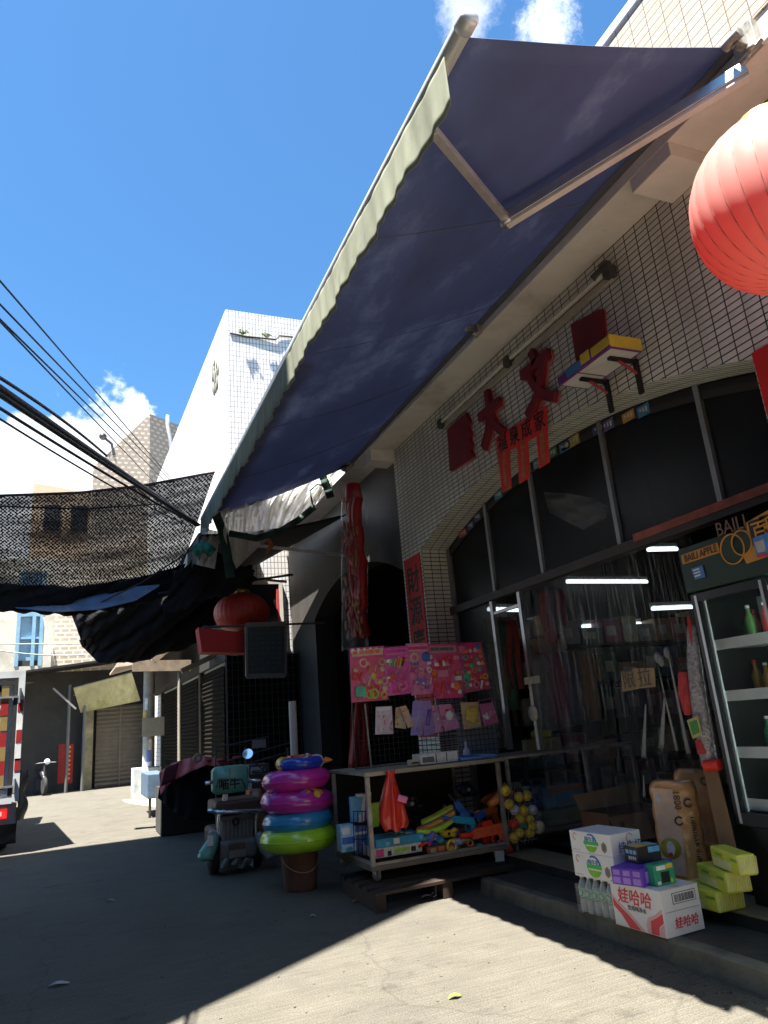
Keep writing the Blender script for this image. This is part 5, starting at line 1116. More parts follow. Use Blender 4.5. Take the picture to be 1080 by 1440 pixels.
def toybox(name, label, cat, q, depth, mat, bev=.004, parts=(), y=None, group=None, rz=0):
    """front face given by picture corners (left, bottom) (right, top) on plane Y=y"""
    a, b = W(q[0], q[3], Y=y), W(q[2], q[1], Y=y); b.z = W(q[0], q[1], Y=y).z; t = thing(name, label, cat, ((a.x+b.x)/2, y, a.z), group=group)
    m = MB(); m.box((a.x, y, a.z), (b.x, y+depth, b.z)); m.build('box', mat, t, bevel=bev)
    for nm, (u0, v0, u1, v1), mt_ in parts:
        m = MB(); m.box((a.x+(b.x-a.x)*u0, y-.003, a.z+(b.z-a.z)*v0), (a.x+(b.x-a.x)*u1, y-.0005, a.z+(b.z-a.z)*v1)); m.build(nm, mt_, t)
    return t
P_ = lambda n, c, r=.45, v=.25, s=20: M(n, tuple(min(.85, q*1.35) for q in c), rough=r, var=v, scale=s)
tealb, whiteb, blueb, lblue, red_, org_, lime, yel_, pnk, dpnk, mag, wht, vio, tan_, skin_, grn = (P_('toy_teal', (.03, .24, .4)), P_('toy_white', (.5, .48, .45), v=.5, s=30), P_('toy_blue', (.03, .12, .4)), P_('toy_lightblue', (.15, .38, .6)), P_('toy_red', (.6, .03, .02)), P_('toy_orange', (.65, .16, .03)), P_('toy_lime', (.3, .5, .04)), P_('toy_yellow', (.65, .45, .04)),
  P_('toy_pink', (.6, .16, .3)), P_('toy_deeppink', (.5, .04, .18)), P_('toy_magenta', (.48, .05, .28)), P_('toy_bright', (.68, .66, .64)), P_('toy_violet', (.22, .13, .42)), P_('toy_tan', (.5, .33, .16)), P_('toy_skin', (.6, .35, .28)), P_('toy_green', (.05, .35, .22)))
toybox('toy_box', 'white printed box at the bottom left of the trolley deck', 'box', (528, 1194, 594, 1208), .3, whiteb, y=6.2, parts=(('green_print', (.4, .35, .72, .7), lime), ('dark_print', (.26, .1, .34, .6), ink), ('dark_print', (.76, .2, .86, .7), ink), ('panel', (.02, .1, .18, .9), dpnk)))
toybox('toy_box', 'teal blue box lying on the white printed box', 'box', (529, 1181, 597, 1193.5), .3, tealb, y=6.2, parts=(('label', (.36, .2, .48, .85), wht), ('print', (.2, .15, .28, .55), lblue), ('print', (.9, .3, .96, .8), lblue)))
toybox('detergent_pack', 'blue and white soap packet at the left end of the trolley', 'packet', (481, 1161, 500, 1200), .14, P_('soap_blue', (.3, .48, .65), v=.5, s=18), y=6.45, bev=.015, parts=(('wave_print', (.05, .3, .9, .55), blueb), ('white_print', (.1, .65, .6, .9), wht), ('wave_print', (.3, .05, .7, .18), tealb)))
toybox('detergent_pack', 'blue dotted packet beside the soap packet', 'packet', (500.5, 1163, 517, 1201), .12, P_('soap_blue2', (.08, .12, .28), v=.7, s=40), y=6.5, bev=.012, parts=(('white_print', (.1, .7, .9, .8), wht), ('white_print', (.5, .2, .8, .4), wht)))
for k, (px, py, w_, h, mt_, lab) in enumerate(((500, 1138, 11, 38, lblue, 'light blue tall toy packet standing in the wire basket'), (507, 1136, 6, 42, wht, 'white slim toy packet standing in the wire basket'), (514, 1134, 7, 40, vio, 'violet slim toy packet next to the trolley post'), (527.5, 1146, 7, 36, lime, 'lime edged toy packet behind the red bag'))):
    a, b = W(px-w_/2, py+h/2, Y=6.55), W(px+w_/2, py-h/2, Y=6.55); t = thing('toy_packet', lab, 'toy packet', ((a.x+b.x)/2, 6.55, a.z))
    m = MB(); m.prism([(a.x, 6.55, a.z), (b.x, 6.55, a.z), (b.x+.03, 6.52, b.z), (a.x-.01, 6.52, b.z)], (0, .05, 0)); m.build('packet', mt_, t, bevel=.01)
    m = MB(); m.ball(((a.x+b.x)/2, 6.548, (a.z+b.z)/2), .03, 8, 6, (.8, .15, 1.5)); m.build('print', whiteb, t)
wbk = thing('wire_basket', 'black wire basket holding packets at the left end of the trolley', 'basket', W(505, 1170, Y=6.4))
m = MB()
for px in (497, 503, 509, 514): m.tube([W(px, 1140, Y=6.38), W(px+1, 1204, Y=6.38)], .004, 5)
for py in (1141, 1160, 1180): m.tube([W(496, py, Y=6.38), W(515, py, Y=6.38)], .004, 5)
m.build('wire', ink, wbk)
# red plastic bag
rb_ = thing('red_bag', 'red plastic bag hanging knotted from the trolley top', 'bag', W(555, 1125, Y=6.05))
bagm = M('bag_red', (.62, .035, .02), rough=.3, var=.2, coat=.3, bump=.5, bscale=18)
cen = [(549, 1084, 6), (549, 1090, 4.5), (549, 1100, 7), (549.5, 1115, 11), (551, 1132, 15.5), (553, 1148, 17.5), (555, 1158, 17), (556, 1166, 14)]
def bagf(u, v):
    k = v*(len(cen)-1); i = min(int(k), len(cen)-2); f = k-i; x, y, r_ = [cen[i][j]*(1-f)+cen[i+1][j]*f for j in range(3)]
    a = 2*math.pi*u; p = W(x, y, Y=6.03); rad = r_*.0068*(1+.10*math.sin(a*7+v*2)+.05*math.sin(a*13+v*9))
    return p+Vector((rad*math.cos(a), .75*rad*math.sin(a), .012*math.sin(a*5+v*7)))
m = MB(); m.grid(bagf, 56, 26); m.build('bag', bagm, rb_)
m = MB(); m.grid(lambda u, v: W(561+u*13-v*3, 1117+u*4+v*9, Y=5.93), 4, 3); m.build('print', pnk, rb_, solid=.004)
# black box shapes, yellow bananas of foam, pistols and other toys on the deck: each its own thing
def curvy(name, label, cat, pts, r, mats, y, sq=1.):
    t = thing(name, label, cat, W(*pts[0], Y=y)); n = len(mats)
    for k, mt_ in enumerate(mats):
        P = []; 
        for i in range(17):
            f = i/16*(len(pts)-1); j = min(int(f), len(pts)-2); g_ = f-j; P.append(W(pts[j][0]*(1-g_)+pts[j+1][0]*g_, pts[j][1]*(1-g_)+pts[j+1][1]*g_-(k*2.1), Y=y+.02*k))
        m = MB(); m.tube(P, [r*(.35+.65*math.sin(math.pi*min(1, max(0, (i+.8)/17.6)))**.5) for i in range(17)], 8); m.build('foam_strip' if n > 1 else 'body', mt_, t)
    return t
curvy('foam_sword', 'lime and yellow foam toy lying topmost in the trolley', 'foam toy', [(593, 1158), (610, 1152), (625, 1143), (636, 1136)], .03, [lime, yel_], 6.35)
curvy('foam_sword', 'pink and orange foam toy under the lime one', 'foam toy', [(588, 1168), (605, 1163), (622, 1154), (639, 1143)], .03, [P_('foam_orange', (.6, .3, .05)), dpnk], 6.3)
curvy('foam_sword', 'orange and green foam toy lowest of the three', 'foam toy', [(586, 1169), (605, 1170), (620, 1165), (636, 1155)], .026, [lime, org_], 6.22)
def gun(name, label, c, s, mat, y, flip=1, ang=0., dark=ink):
    C_ = W(*c, Y=y); t = thing(name, label, 'toy gun', C_); ca, sa = math.cos(ang), math.sin(ang)
    def q(x, z): return C_+Vector(((x*ca-z*sa)*s*flip, 0, (x*sa+z*ca)*s))
    m = MB(); m.prism([q(-.1, .02), q(.12, .02), q(.14, .05), q(.1, .075), q(-.08, .075), q(-.12, .06)], (0, .035, 0)); m.prism([q(-.1, .02), q(-.05, .02), q(-.075, -.09), q(-.125, -.085)], (0, .032, 0)); m.build('body', mat, t, bevel=.006)
    m = MB(); a = q(.12, .045)+Vector((0, .017, 0)); b = q(.2, .05)+Vector((0, .017, 0)); m.tube([a, b], .012*s*1.3, 8); m.build('barrel', dark, t)
    m = MB(); a = q(-.03, .0)+Vector((0, .017, 0)); m.tube([a+Vector((.026*s*math.cos(k*math.pi/6), 0, .026*s*math.sin(k*math.pi/6)-.005)) for k in range(12)], .005*s, 5, closed=True); m.build('trigger_guard', mat, t)
    m = MB(); m.prism([q(-.02, .076), q(.05, .076), q(.045, .1), q(-.01, .1)], (0, .03, 0)); m.build('sight', dark, t)
gun('toy_gun', 'blue toy gun standing on end in the heap', (661, 1140), 1.25, blueb, 6.35, 1, 2.2)
gun('toy_gun', 'light blue toy gun lying below the blue one', (655, 1163), 1.15, P_('gun_cyan', (.02, .28, .45)), 6.25, -1, .2, blueb)
gun('toy_gun', 'orange toy gun high at the back of the heap', (686, 1150), 1.1, org_, 6.4, -1, -.1)
gun('toy_gun', 'bright orange red toy gun hanging over the deck edge', (693, 1180), 1.55, P_('gun_red', (.75, .09, .03)), 6.12, -1, -.05, red_)
gun('toy_gun', 'dull orange toy gun leaning by the right post', (697, 1128), 1.2, P_('gun_dull', (.4, .1, .03)), 6.6, 1, .3)
gun('toy_gun', 'small red toy gun on the heap middle', (684, 1172), .8, red_, 6.2, 1, 1.9)
for (px, py, r_, mt_, lab, sq) in ((628, 1172, .06, yel_, 'yellow plastic toy lump in the middle of the heap', (1.2, .6, .6)), (604, 1178, .07, P_('leaf_green', (.06, .3, .05)), 'green plastic toy leaning on the teal box', (1.2, .5, .55)), (640, 1187, .055, wht, 'white plush toy head with a dark nose among the toys', (1, .7, .9)), (575, 1178, .05, whiteb, 'white round toy resting on the teal box', (.8, .8, 1)),
        (622, 1188, .08, blueb, 'blue and white toy bag under the green toy', (1.1, .5, .5)), (648, 1183, .06, tan_, 'tan wooden toy stick bundle lying aslant', (1.6, .3, .5)), (672, 1190, .06, P_('toy_grey', (.2, .2, .2)), 'grey plastic toy tangle at the deck edge', (1.2, .6, .5)), (560, 1176, .05, P_('toy_dark', (.06, .06, .08)), 'dark toy with violet trim under the red bag', (1.8, .6, .5)), (655, 1110, .09, P_('toy_navy', (.02, .03, .1)), 'navy toy case at the back of the trolley', (1, .5, .8)), (575, 1130, .1, P_('toy_black', (.02, .02, .02)), 'black toy case at the back behind the red bag', (1.2, .5, .7))):
    c = W(px, py, Y=6.3 if py > 1140 else 6.8); t = thing('plastic_toy', lab, 'toy', c); rr = random.Random(px)
    m = MB(); m.ball(c, r_, 12, 8, sq)
    for k in range(3): m.ball(c+Vector((rr.uniform(-1, 1)*r_*sq[0], -.3*r_, rr.uniform(-.6, .8)*r_*sq[2])), r_*rr.uniform(.3, .5), 8, 6, (1.3, .8, .8))
    m.build('body', mt_, t)
    m = MB(); m.ball(c+Vector((.1*r_, -r_*sq[1]*1.05, 0)), r_*.22, 8, 6); m.build('spot', ink if mt_ in (wht, yel_) else whiteb, t)
_cn = ['red', 'blue', 'yellow', 'green', 'orange', 'pink', 'violet', 'white']; _cm = [red_, blueb, yel_, grn, org_, pnk, vio, wht]
_where = ['beside the teal box', 'under the foam toys', 'by the blue toy gun', 'near the deck edge', 'behind the orange toy gun', 'at the back of the deck', 'against the right post', 'beneath the red bag']
rr = random.Random(31)
for k in range(22):
    a = rr.randrange(8); b = (a+1+rr.randrange(7)) % 8; w_ = k % 8
    px, py, y = ((600, 1182, 6.2), (618, 1180, 6.25), (650, 1172, 6.35), (655+rr.randrange(-30, 30), 1190, 6.14), (680, 1158, 6.5), (585+rr.randrange(0, 90), 1140, 6.85), (690, 1165, 6.4), (565, 1172, 6.3))[w_]
    c = W(px+rr.randrange(-9, 10), py+rr.randrange(-5, 6), Y=y+.01*k/22); t = thing('plastic_toy', '%s and %s plastic toy %s' % (_cn[a], _cn[b], _where[w_]), 'toy', c, group='small toys heaped on the trolley')
    s0 = rr.uniform(.025, .045); d = Vector((rr.uniform(-1, 1), .2, rr.uniform(-.5, .9))).normalized()
    m = MB(); kind = k % 4
    if kind == 0: m.tube([c-d*s0*2, c, c+d*s0*2], [s0*.4, s0*.7, s0*.35], 9)
    elif kind == 1: m.ball(c, s0, 12, 8, (1.2, .7, .9)); m.ball(c+d*s0, s0*.6, 10, 6)
    elif kind == 2: m.lathe([(0, 0), (s0, .0), (s0*.9, s0), (s0*.4, s0*1.5), (0, s0*1.6)], 12, c, axis=d)
    else: m.tube([c+Vector((s0*math.cos(q), .2*s0*math.sin(q*2), s0*math.sin(q))) for q in [2*math.pi*i/14 for i in range(14)]], s0*.3, 7, closed=True)
    m.build('body', _cm[a], t)
    m = MB(); q = c+d*s0*1.1+Vector((0, -s0*.5, 0)); m.ball(q, s0*.5, 9, 6, (1, .6, .8)); m.build('trim', _cm[b], t)
toybox('picture_box', 'small brown picture box low at the front of the deck', 'box', (602, 1192, 640, 1203), .12, P_('pic_brown', (.22, .07, .05), v=.7, s=40), y=6.16, parts=(('print', (.1, .2, .3, .8), tan_), ('print', (.4, .3, .6, .9), org_), ('print', (.7, .2, .95, .7), tan_)))
pt = thing('price_tag', 'white paper tag hanging from the right end of the trolley deck', 'tag', W(703, 1205, Y=6.06))
q = [W(*p, Y=6.06) for p in ((696, 1197), (708.5, 1196), (709.5, 1211), (697, 1212))]; m = MB(); m.prism(q, (0, .004, 0)); m.build('paper', M('tag_paper', (.6, .58, .55), rough=.8), pt)
# things on top of the trolley
toybox('paper_stack', 'white card boxes stacked on the trolley top', 'box', (592, 1061, 644, 1076), .18, P_('cream_card', (.6, .58, .55)), y=6.2, parts=(('print', (.05, .2, .35, .7), P_('grey_print', (.12, .11, .12))), ('fold', (.4, .1, .42, .95), ink), ('fold', (.68, .1, .7, .95), ink)))
toybox('small_card', 'little yellowish card box left of the white card boxes', 'box', (578, 1069, 590, 1077), .08, P_('straw_card', (.42, .38, .24)), y=6.2, parts=(('print', (.1, .3, .9, .6), ink),))
bt2 = thing('blue_package', 'flat pale blue package lying on the trolley top', 'package', W(680, 1068, Y=6.3)); q = [W(*p, Z=1.005) for p in ((650, 1076), (712, 1069), (705, 1058), (655, 1064))]
m = MB(); m.box((2.99+.25, 6.16, 1.001), (3.62, 6.5, 1.03)); m.build('package', P_('blue_pack', (.16, .32, .6), v=.3), bt2, bevel=.008)
m = MB(); m.box((3.26, 6.155, 1.031), (3.44, 6.45, 1.034)); m.build('label', P_('deep_blue_pack', (.02, .13, .5)), bt2)
bot = thing('small_bottle', 'small white bottle standing among the things on the trolley top', 'bottle', W(658, 1060, Y=6.4)); c = W(657, 1066, Y=6.45); c.z = 1.001
m = MB(); m.lathe([(0, 0), (.03, 0), (.033, .01), (.033, .07), (.012, .1), (.012, .14), (.004, .16), (0, .17)], 14, c); m.build('body', P_('bottle_white', (.5, .5, .52)), bot)

# ---- wire grid rack with toy cards
gr_ = thing('grid_rack', 'black wire grid rack standing on the trolley behind the toy cards', 'rack', (3.1, 6.68, 1.0))
blackw = M('grid_wire', (.05, .05, .05), rough=.5, metal=.4)
gx0, gx1 = 2.40, 4.0
m = MB()
for k in range(33): x = gx0+(gx1-gx0)*k/32; m.tube([(x, 6.68, 1.0), (x, 6.68, 2.1)], .0028, 4, caps=False)
for k in range(23): z = 1.0+.05*k; m.tube([(gx0, 6.684, z), (gx1, 6.684, z)], .0028, 4, caps=False)
m.build('wires', blackw, gr_)
m = MB(); m.tube([(gx0, 6.68, 1.0), (gx0, 6.68, 2.12), (gx1, 6.68, 2.12), (gx1, 6.68, 1.0)], .008, 8); m.build('frame', steel, gr_)
m = MB(); p = W(516, 990, Y=6.62); m.tube([(p.x, 6.62, 1.0), (p.x-.02, 6.62, p.z)], .009, 8); m.build('pole', angle, gr_)
backm = M('grid_back_panel', (.3, .32, .34), rough=.7)
m = MB(); m.box((3.52, 6.72, 1.005), (3.98, 6.73, 1.42)); m.build('back_panel', backm, gr_)
def shape(m, kind, c, s, rr):
    if kind == 0: m.ball(c, s, 10, 6, (1, .35, 1))
    elif kind == 1: m.box((c.x-s, c.y-.012, c.z-s*.6), (c.x+s, c.y+.01, c.z+s*.6))
    elif kind == 2: m.tube([c+Vector((s*math.cos(k*math.pi/6), 0, s*math.sin(k*math.pi/6))) for k in range(12)], s*.32, 6, closed=True)
    elif kind == 3: m.tube([c+Vector((-s*.4, 0, -s*1.2)), c+Vector((s*.3, 0, s*1.2))], s*.35, 7)
    else: m.lathe([(0, 0), (s*.7, 0), (s*.8, s*.5), (s*.35, s*1.2), (s*.3, s*1.6), (0, s*1.7)], 10, c-Vector((0, 0, s*.8)))
def card(name, label, q, base, cols, seed, header=None, n=16, y=6.62, rows=6, ncol=5, group='toy cards hanging on the grid', film=True, head_h=.16, extras=()):
    y = y-.010*(seed % 3); P = [W(*p, Y=y+(.012 if i in (2, 3) and seed % 2 else -.006*(i in (1, 2)))) for i, p in enumerate(q)]; c = sum(P, Vector())/4; t = thing(name, label, 'toy card', c, group=group); rr = random.Random(seed)
    m = MB(); m.prism(P, (0, .012, 0)); m.build('backing_card', base, t)
    def at(u, v): return P[0]*(1-u)*(1-v)+P[1]*u*(1-v)+P[2]*u*v+P[3]*(1-u)*v
    if header:
        m = MB(); m.prism([at(.06, .04)+Vector((0, -.004, 0)), at(.94, .04)+Vector((0, -.004, 0)), at(.94, head_h)+Vector((0, -.004, 0)), at(.06, head_h)+Vector((0, -.004, 0))], (0, .003, 0)); hd = m.build('header', header[0], t)
        m = MB()
        for k in range(5): p = at(.16+.16*k+rr.uniform(-.02, .02), head_h*.62); m.box((p.x-.028, p.y-.007, p.z-.014), (p.x+.02, p.y-.0045, p.z+.018))
        m.build('lettering', header[1], hd)
    W_ = (P[1]-P[0]).length; s0 = W_/9
    v0 = head_h+.07 if header else .1
    cells = [(i, j) for j in range(rows) for i in range(ncol)]; rr.shuffle(cells)
    for k, (i, j) in enumerate(cells[:n]):
        u, v = .12+.76/(ncol-1)*i+rr.uniform(-.04, .04), v0+(.95-v0)*(j+.5)/rows+rr.uniform(-.02, .02); m = MB(); shape(m, rr.choice((0, 0, 1, 2, 3, 4)), at(u, v)+Vector((0, -.014, 0)), s0*rr.uniform(.62, 1.15)*(.85 if rows > 4 else 1), rr); m.build('toy_piece', cols[rr.randrange(len(cols))], t)
    for (u, v, kind, s, mt_) in extras: m = MB(); shape(m, kind, at(u, v)+Vector((0, -.016, 0)), s, rr); m.build('toy_piece', mt_, t)
    if film: m = MB(); m.grid(lambda u, v: at(u, v0*.8+(1-v0*.8)*v)+Vector((0, -.035-.006*math.sin(u*9+v*7), 0)), 6, 8); m.build('blister', clear_mat('blister_film', (.8, .78, .8), clear=.97, rough=.06, streak=.22, scale=7, spec=.8, fres=.5), t)
    return t
pinkc, magc, redc, rosec, crimc = P_('card_pink', (.6, .12, .34)), P_('card_magenta', (.62, .05, .36)), P_('card_red', (.58, .04, .16)), P_('card_rose', (.6, .15, .34)), P_('card_crimson', (.56, .05, .16))
C1 = [(492, 912), (540, 908), (546, 984), (495, 988)]
card('toy_card', 'kitchen toy card with a scalloped striped header and a green till', C1, crimc, [org_, pnk, tan_, red_, yel_, skin_], 1, (P_('header_cream', (.5, .38, .35)), org_), 21, extras=((.23, .84, 1, .055, grn), (.23, .78, 1, .05, grn), (.6, .87, 2, .04, lime), (.62, .55, 0, .035, yel_), (.76, .66, 0, .03, yel_)))
m = MB(); P = [W(*p, Y=6.61) for p in C1]
t1 = [o for o in COL.objects if o.name.startswith('toy_card')][-1]
for k in range(6): m.ball(P[0].lerp(P[1], .08+.17*k)+Vector((0, 0, -.03)), .022, 8, 6, (1, .3, 1.3))
m.build('scalloped_trim', wht, t1)
card('toy_card', 'pink card with toy cosmetics and a row of striped sticks', [(540, 911), (574, 908), (578, 975), (543, 979)], magc, [dpnk, pnk, mag, red_, wht], 2, (pnk, mag), 16, extras=tuple((.18+.11*k, .33, 3, .034, mt_) for k, mt_ in enumerate((tan_, grn, tan_, org_, yel_, ink)))+((.25, .62, 0, .04, red_), (.6, .63, 2, .05, dpnk), (.65, .82, 2, .045, pnk)))
card('toy_card', 'rose card with toy hair pieces and a blue dial', [(571, 905), (604, 904), (609, 975), (579, 978)], rosec, [pnk, dpnk, vio, wht, skin_, mag], 3, (P_('header_rose', (.55, .3, .33)), dpnk), 22, extras=((.78, .28, 0, .05, blueb), (.25, .28, 2, .04, skin_), (.5, .75, 1, .05, vio)))
card('toy_card', 'red card with small dolls and a boxed toy camera', [(601, 906), (643, 905), (651, 981), (612, 983)], redc, [red_, dpnk, pnk, org_, wht], 4, (P_('header_grey', (.35, .22, .28)), P_('grey_ink', (.12, .1, .12))), 20, extras=tuple((.18+.13*k, .36, 4, .036, mt_) for k, mt_ in enumerate((wht, red_, wht, pnk)))+((.35, .55, 1, .055, pnk), (.8, .78, 0, .05, org_), (.3, .8, 3, .045, red_)))
card('toy_card', 'red card crowded with many bright kitchen toys', [(640, 904), (676, 903), (690, 968), (652, 975)], P_('card_wine', (.45, .03, .13)), [org_, pnk, yel_, wht, skin_, grn, vio, org_], 5, None, 29, extras=((.8, .1, 0, .03, blueb), (.2, .12, 0, .05, dpnk), (.2, .68, 0, .035, grn)))
hk = [P_('pack_pink', (.55, .3, .42)), P_('pack_tan', (.5, .36, .2)), P_('pack_violet', (.28, .2, .48)), P_('pack_rose', (.5, .22, .36))]
card('toy_pack', 'white and pink packet of toy brushes hanging low on the grid', [(529, 994), (551, 993), (553, 1032), (528, 1033)], P_('pack_white', (.55, .45, .5)), [pnk, skin_, mag, wht], 11, (mag, wht), 6, rows=3, ncol=3, group='small toy packs on the grid')
card('toy_pack', 'tan pack hanging behind the tilted tan pack', [(557, 995), (570, 993), (571, 1025), (556, 1023)], hk[1], [tan_, red_, org_], 12, None, 5, rows=3, ncol=3, group='small toy packs on the grid')
card('toy_pack', 'tan pack with red ribbon hanging tilted', [(562, 994), (571, 992), (583, 1020), (574, 1024)], P_('pack_tan2', (.52, .33, .24)), [red_, tan_], 13, None, 5, y=6.58, rows=3, ncol=3, group='small toy packs on the grid')
card('toy_pack', 'long violet bag of bubbles hanging on the grid', [(581, 986), (593, 985), (594, 1034), (578, 1034)], hk[2], [vio, hk[2]], 14, None, 3, rows=3, ncol=3, group='small toy packs on the grid')
card('toy_pack', 'long violet bag with a purple wand inside', [(592, 986), (606, 985), (613, 1031), (597, 1035)], P_('pack_violet2', (.3, .18, .45)), [vio], 15, None, 2, y=6.6, rows=3, ncol=3, group='small toy packs on the grid', extras=((.5, .5, 3, .06, P_('deep_violet', (.1, .03, .3))),))
card('toy_pack', 'pink pack half hidden behind the round mirror pack', [(607, 992), (618, 991), (623, 1029), (612, 1031)], hk[3], [pnk, wht, red_], 16, None, 5, rows=3, ncol=3, group='small toy packs on the grid')
card('toy_pack', 'pink pack with a white round toy mirror', [(616, 991), (634, 990), (647, 1023), (626, 1029)], P_('pack_rose2', (.52, .2, .38)), [pnk, mag, red_], 17, None, 6, y=6.58, rows=3, ncol=3, group='small toy packs on the grid', extras=((.55, .45, 0, .05, wht),))
card('toy_pack', 'tan pack with yellow figures inside', [(648, 988), (672, 987), (677, 1022), (653, 1026)], hk[1], [tan_], 18, None, 2, rows=3, ncol=3, group='small toy packs on the grid', extras=((.4, .4, 0, .05, yel_), (.65, .35, 0, .05, yel_), (.55, .65, 0, .05, yel_), (.3, .6, 0, .035, yel_)))
card('toy_pack', 'pink pack with two small dolls at the right end of the grid', [(673, 985), (691, 982), (701, 1015), (681, 1022)], P_('pack_pink3', (.5, .12, .3)), [pnk, wht], 19, (P_('header_lilac', (.4, .33, .4)), ink), 3, y=6.6, rows=3, ncol=3, group='small toy packs on the grid', extras=((.3, .65, 4, .04, wht), (.6, .62, 4, .04, pnk)))

# ---- glass counter running into the shop, ball net, toy bags
gc = thing('glass_counter', 'long worn glass counter running from the trolley into the shop', 'counter', (4.4, 6.4, 0))
m = MB(); m.box((3.66, 6.12, .975), (5.2, 6.72, 1.0)); m.build('top_board', M('counter_top', (.3, .26, .22), rough=.6, var=.5, scale=8, stain=(.1, .05, .04), stscale=5, stamt=.8), gc, bevel=.004)
for x in (3.7, 4.6, 5.18):
    m = MB(); m.box((x-.015, 6.13, .19), (x+.015, 6.16, .974)); m.build('post', angle, gc)
m = MB(); m.box((3.68, 6.14, .3), (5.18, 6.7, .325)); m.build('shelf', plank, gc)
m = MB(); m.box((3.716, 6.138, .34), (5.16, 6.142, .972)); m.build('glass', clear_mat('counter_glass', (.1, .1, .1), clear=.88, rough=.05), gc)
bl = [(711, 1112, 0), (730, 1121, 0), (741, 1119, 0), (716, 1131, 0), (724, 1139, 1), (737, 1140, 0), (749, 1139, 1), (731, 1152, 0), (745, 1153, 0), (723, 1158, 2), (735, 1160, 3), (748, 1162, 0), (723, 1178, 0), (731, 1171, 0), (745, 1171, 0), (757, 1163, 4)]
cl = [(yel_, 'yellow plastic ball in the hanging ball net'), (P_('ball_white', (.5, .5, .55)), 'greyish white ball in the hanging ball net'), (red_, 'red ball low in the hanging ball net'), (P_('ball_green', (.02, .14, .1)), 'dark green ball in the hanging ball net'), (P_('ball_cream', (.5, .42, .25)), 'cream ball at the right of the ball net')]
for px, py, k in bl:
    c = W(px, py, Y=6.06); m = MB(); m.ball((c.x, c.y, c.z), .046 if k != 4 else .06, 18, 12); o = m.build('play_ball', cl[k][0], None, loc=c); tag(o, cl[k][1], 'ball', 'balls in the net')
bn = thing('ball_net', 'thin string net holding yellow and white balls beside the trolley', 'net', W(733, 1105, Y=6.05)); m = MB()
for k in range(7):
    m.tube([W(720+k*1.5, 1100, Y=6.02), W(708+k*7.5, 1125, Y=5.99), W(707+k*8, 1165, Y=5.99), W(722+k*4, 1188, Y=6.02)], .0025, 4)
for k in range(6): m.tube([W(708+abs(k-2)*1.5, 1115+k*13, Y=5.99), W(735, 1118+k*13, Y=5.97), W(760-abs(k-2)*1.5, 1114+k*13, Y=5.99)], .0025, 4)
m.build('string', M('net_string', (.25, .25, .22), rough=.7), bn)
c = thing('toy_gun', 'orange toy trumpet shape beside the yellow balls', 'toy', W(706, 1112, Y=6.2)); m = MB(); m.tube([W(688, 1132, Y=6.2), W(700, 1124, Y=6.2), W(716, 1107, Y=6.15)], [.03, .045, .06], 10); m.build('horn', P_('horn_orange', (.55, .17, .03)), c)
toybox('toy_bag', 'clear bag of blue and orange toys behind the counter glass', 'toy bag', (768, 1108, 826, 1140), .16, P_('bag_blue', (.12, .22, .3), v=.7, s=12), y=6.3, bev=.03, parts=(('orange_print', (.1, .75, .95, .98), P_('dull_orange', (.25, .08, .03))), ('blue_print', (.25, .2, .6, .7), P_('dull_blue', (.06, .2, .32))), ('green_print', (.7, .1, .95, .5), P_('dull_green', (.12, .2, .06)))))
toybox('toy_bag', 'clear bag with pale toys under the blue toy bag', 'toy bag', (766, 1141, 832, 1176), .16, P_('bag_pale', (.16, .17, .11), v=.7, s=12), y=6.28, bev=.03, parts=(('green_print', (.6, .4, .9, .9), P_('dull_green', (.12, .2, .06))), ('pale_print', (.1, .1, .5, .6), P_('dull_cream', (.25, .23, .15)))))
toybox('toy_bag', 'blue toy bag at the back of the counter next to the balls', 'toy bag', (752, 1104, 770, 1160), .14, P_('bag_deep', (.03, .08, .2), v=.7, s=12), y=6.4, bev=.03, parts=(('red_print', (.3, .2, .7, .4), P_('dull_red', (.2, .03, .03))), ('pale_print', (.1, .8, .5, .95), P_('dull_cream', (.25, .23, .15)))))
toybox('stacked_papers', 'stack of straw coloured papers lying on the glass counter', 'papers', (755, 1040, 788, 1060), .25, P_('straw_paper', (.2, .17, .09), v=.4), y=6.35, bev=.004)
toybox('lime_bundle', 'small lime cloth bundle on top of the straw coloured papers', 'bundle', (757, 1027, 778, 1039.5), .15, P_('lime_cloth', (.2, .24, .02), v=.4), y=6.4, bev=.03)
# ================================================================== boxes on the step, fridge, shop interior
def pixbox(name, label, cat, A, B, L, top, z0, mat, bev=.004, d=None, group=None, h=None):
    """upright box standing at height z0; A is its nearest bottom corner, B runs to the right, L to the left; top is the picture row of A's upper end"""
    PA = W(*A, Z=z0); PB = W(*B, Z=z0); u = PB-PA; w_ = u.length; u.normalize(); v = Vector((-u.y, u.x, 0))
    if L is not None: PL = W(*L, Z=z0); d = abs((PL-PA).dot(v)) if d is None else d
    if h is None: h = Zat(PA.x, PA.y, top)-z0
    rz = math.atan2(u.y, u.x); c = PA+u*w_/2+v*d/2
    t = thing(name, label, cat, c, rz, group); m = MB(); m.box((-w_/2, -d/2, 0), (w_/2, d/2, h)); body = m.build('box', mat, t, local=True, bevel=bev)
    t['_'] = 0; del t['_']
    return t, w_, d, h, body
def face_r(t, w_, d, h, u0, v0, u1, v1, mat, name='print', lift=.0015):   # rectangle on the right hand face
    m = MB(); x0, x1 = -w_/2+u0*w_, -w_/2+u1*w_; m.box((x0, -d/2-lift, v0*h), (x1, -d/2-.0003, v1*h)); return m.build(name, mat, t, local=True)
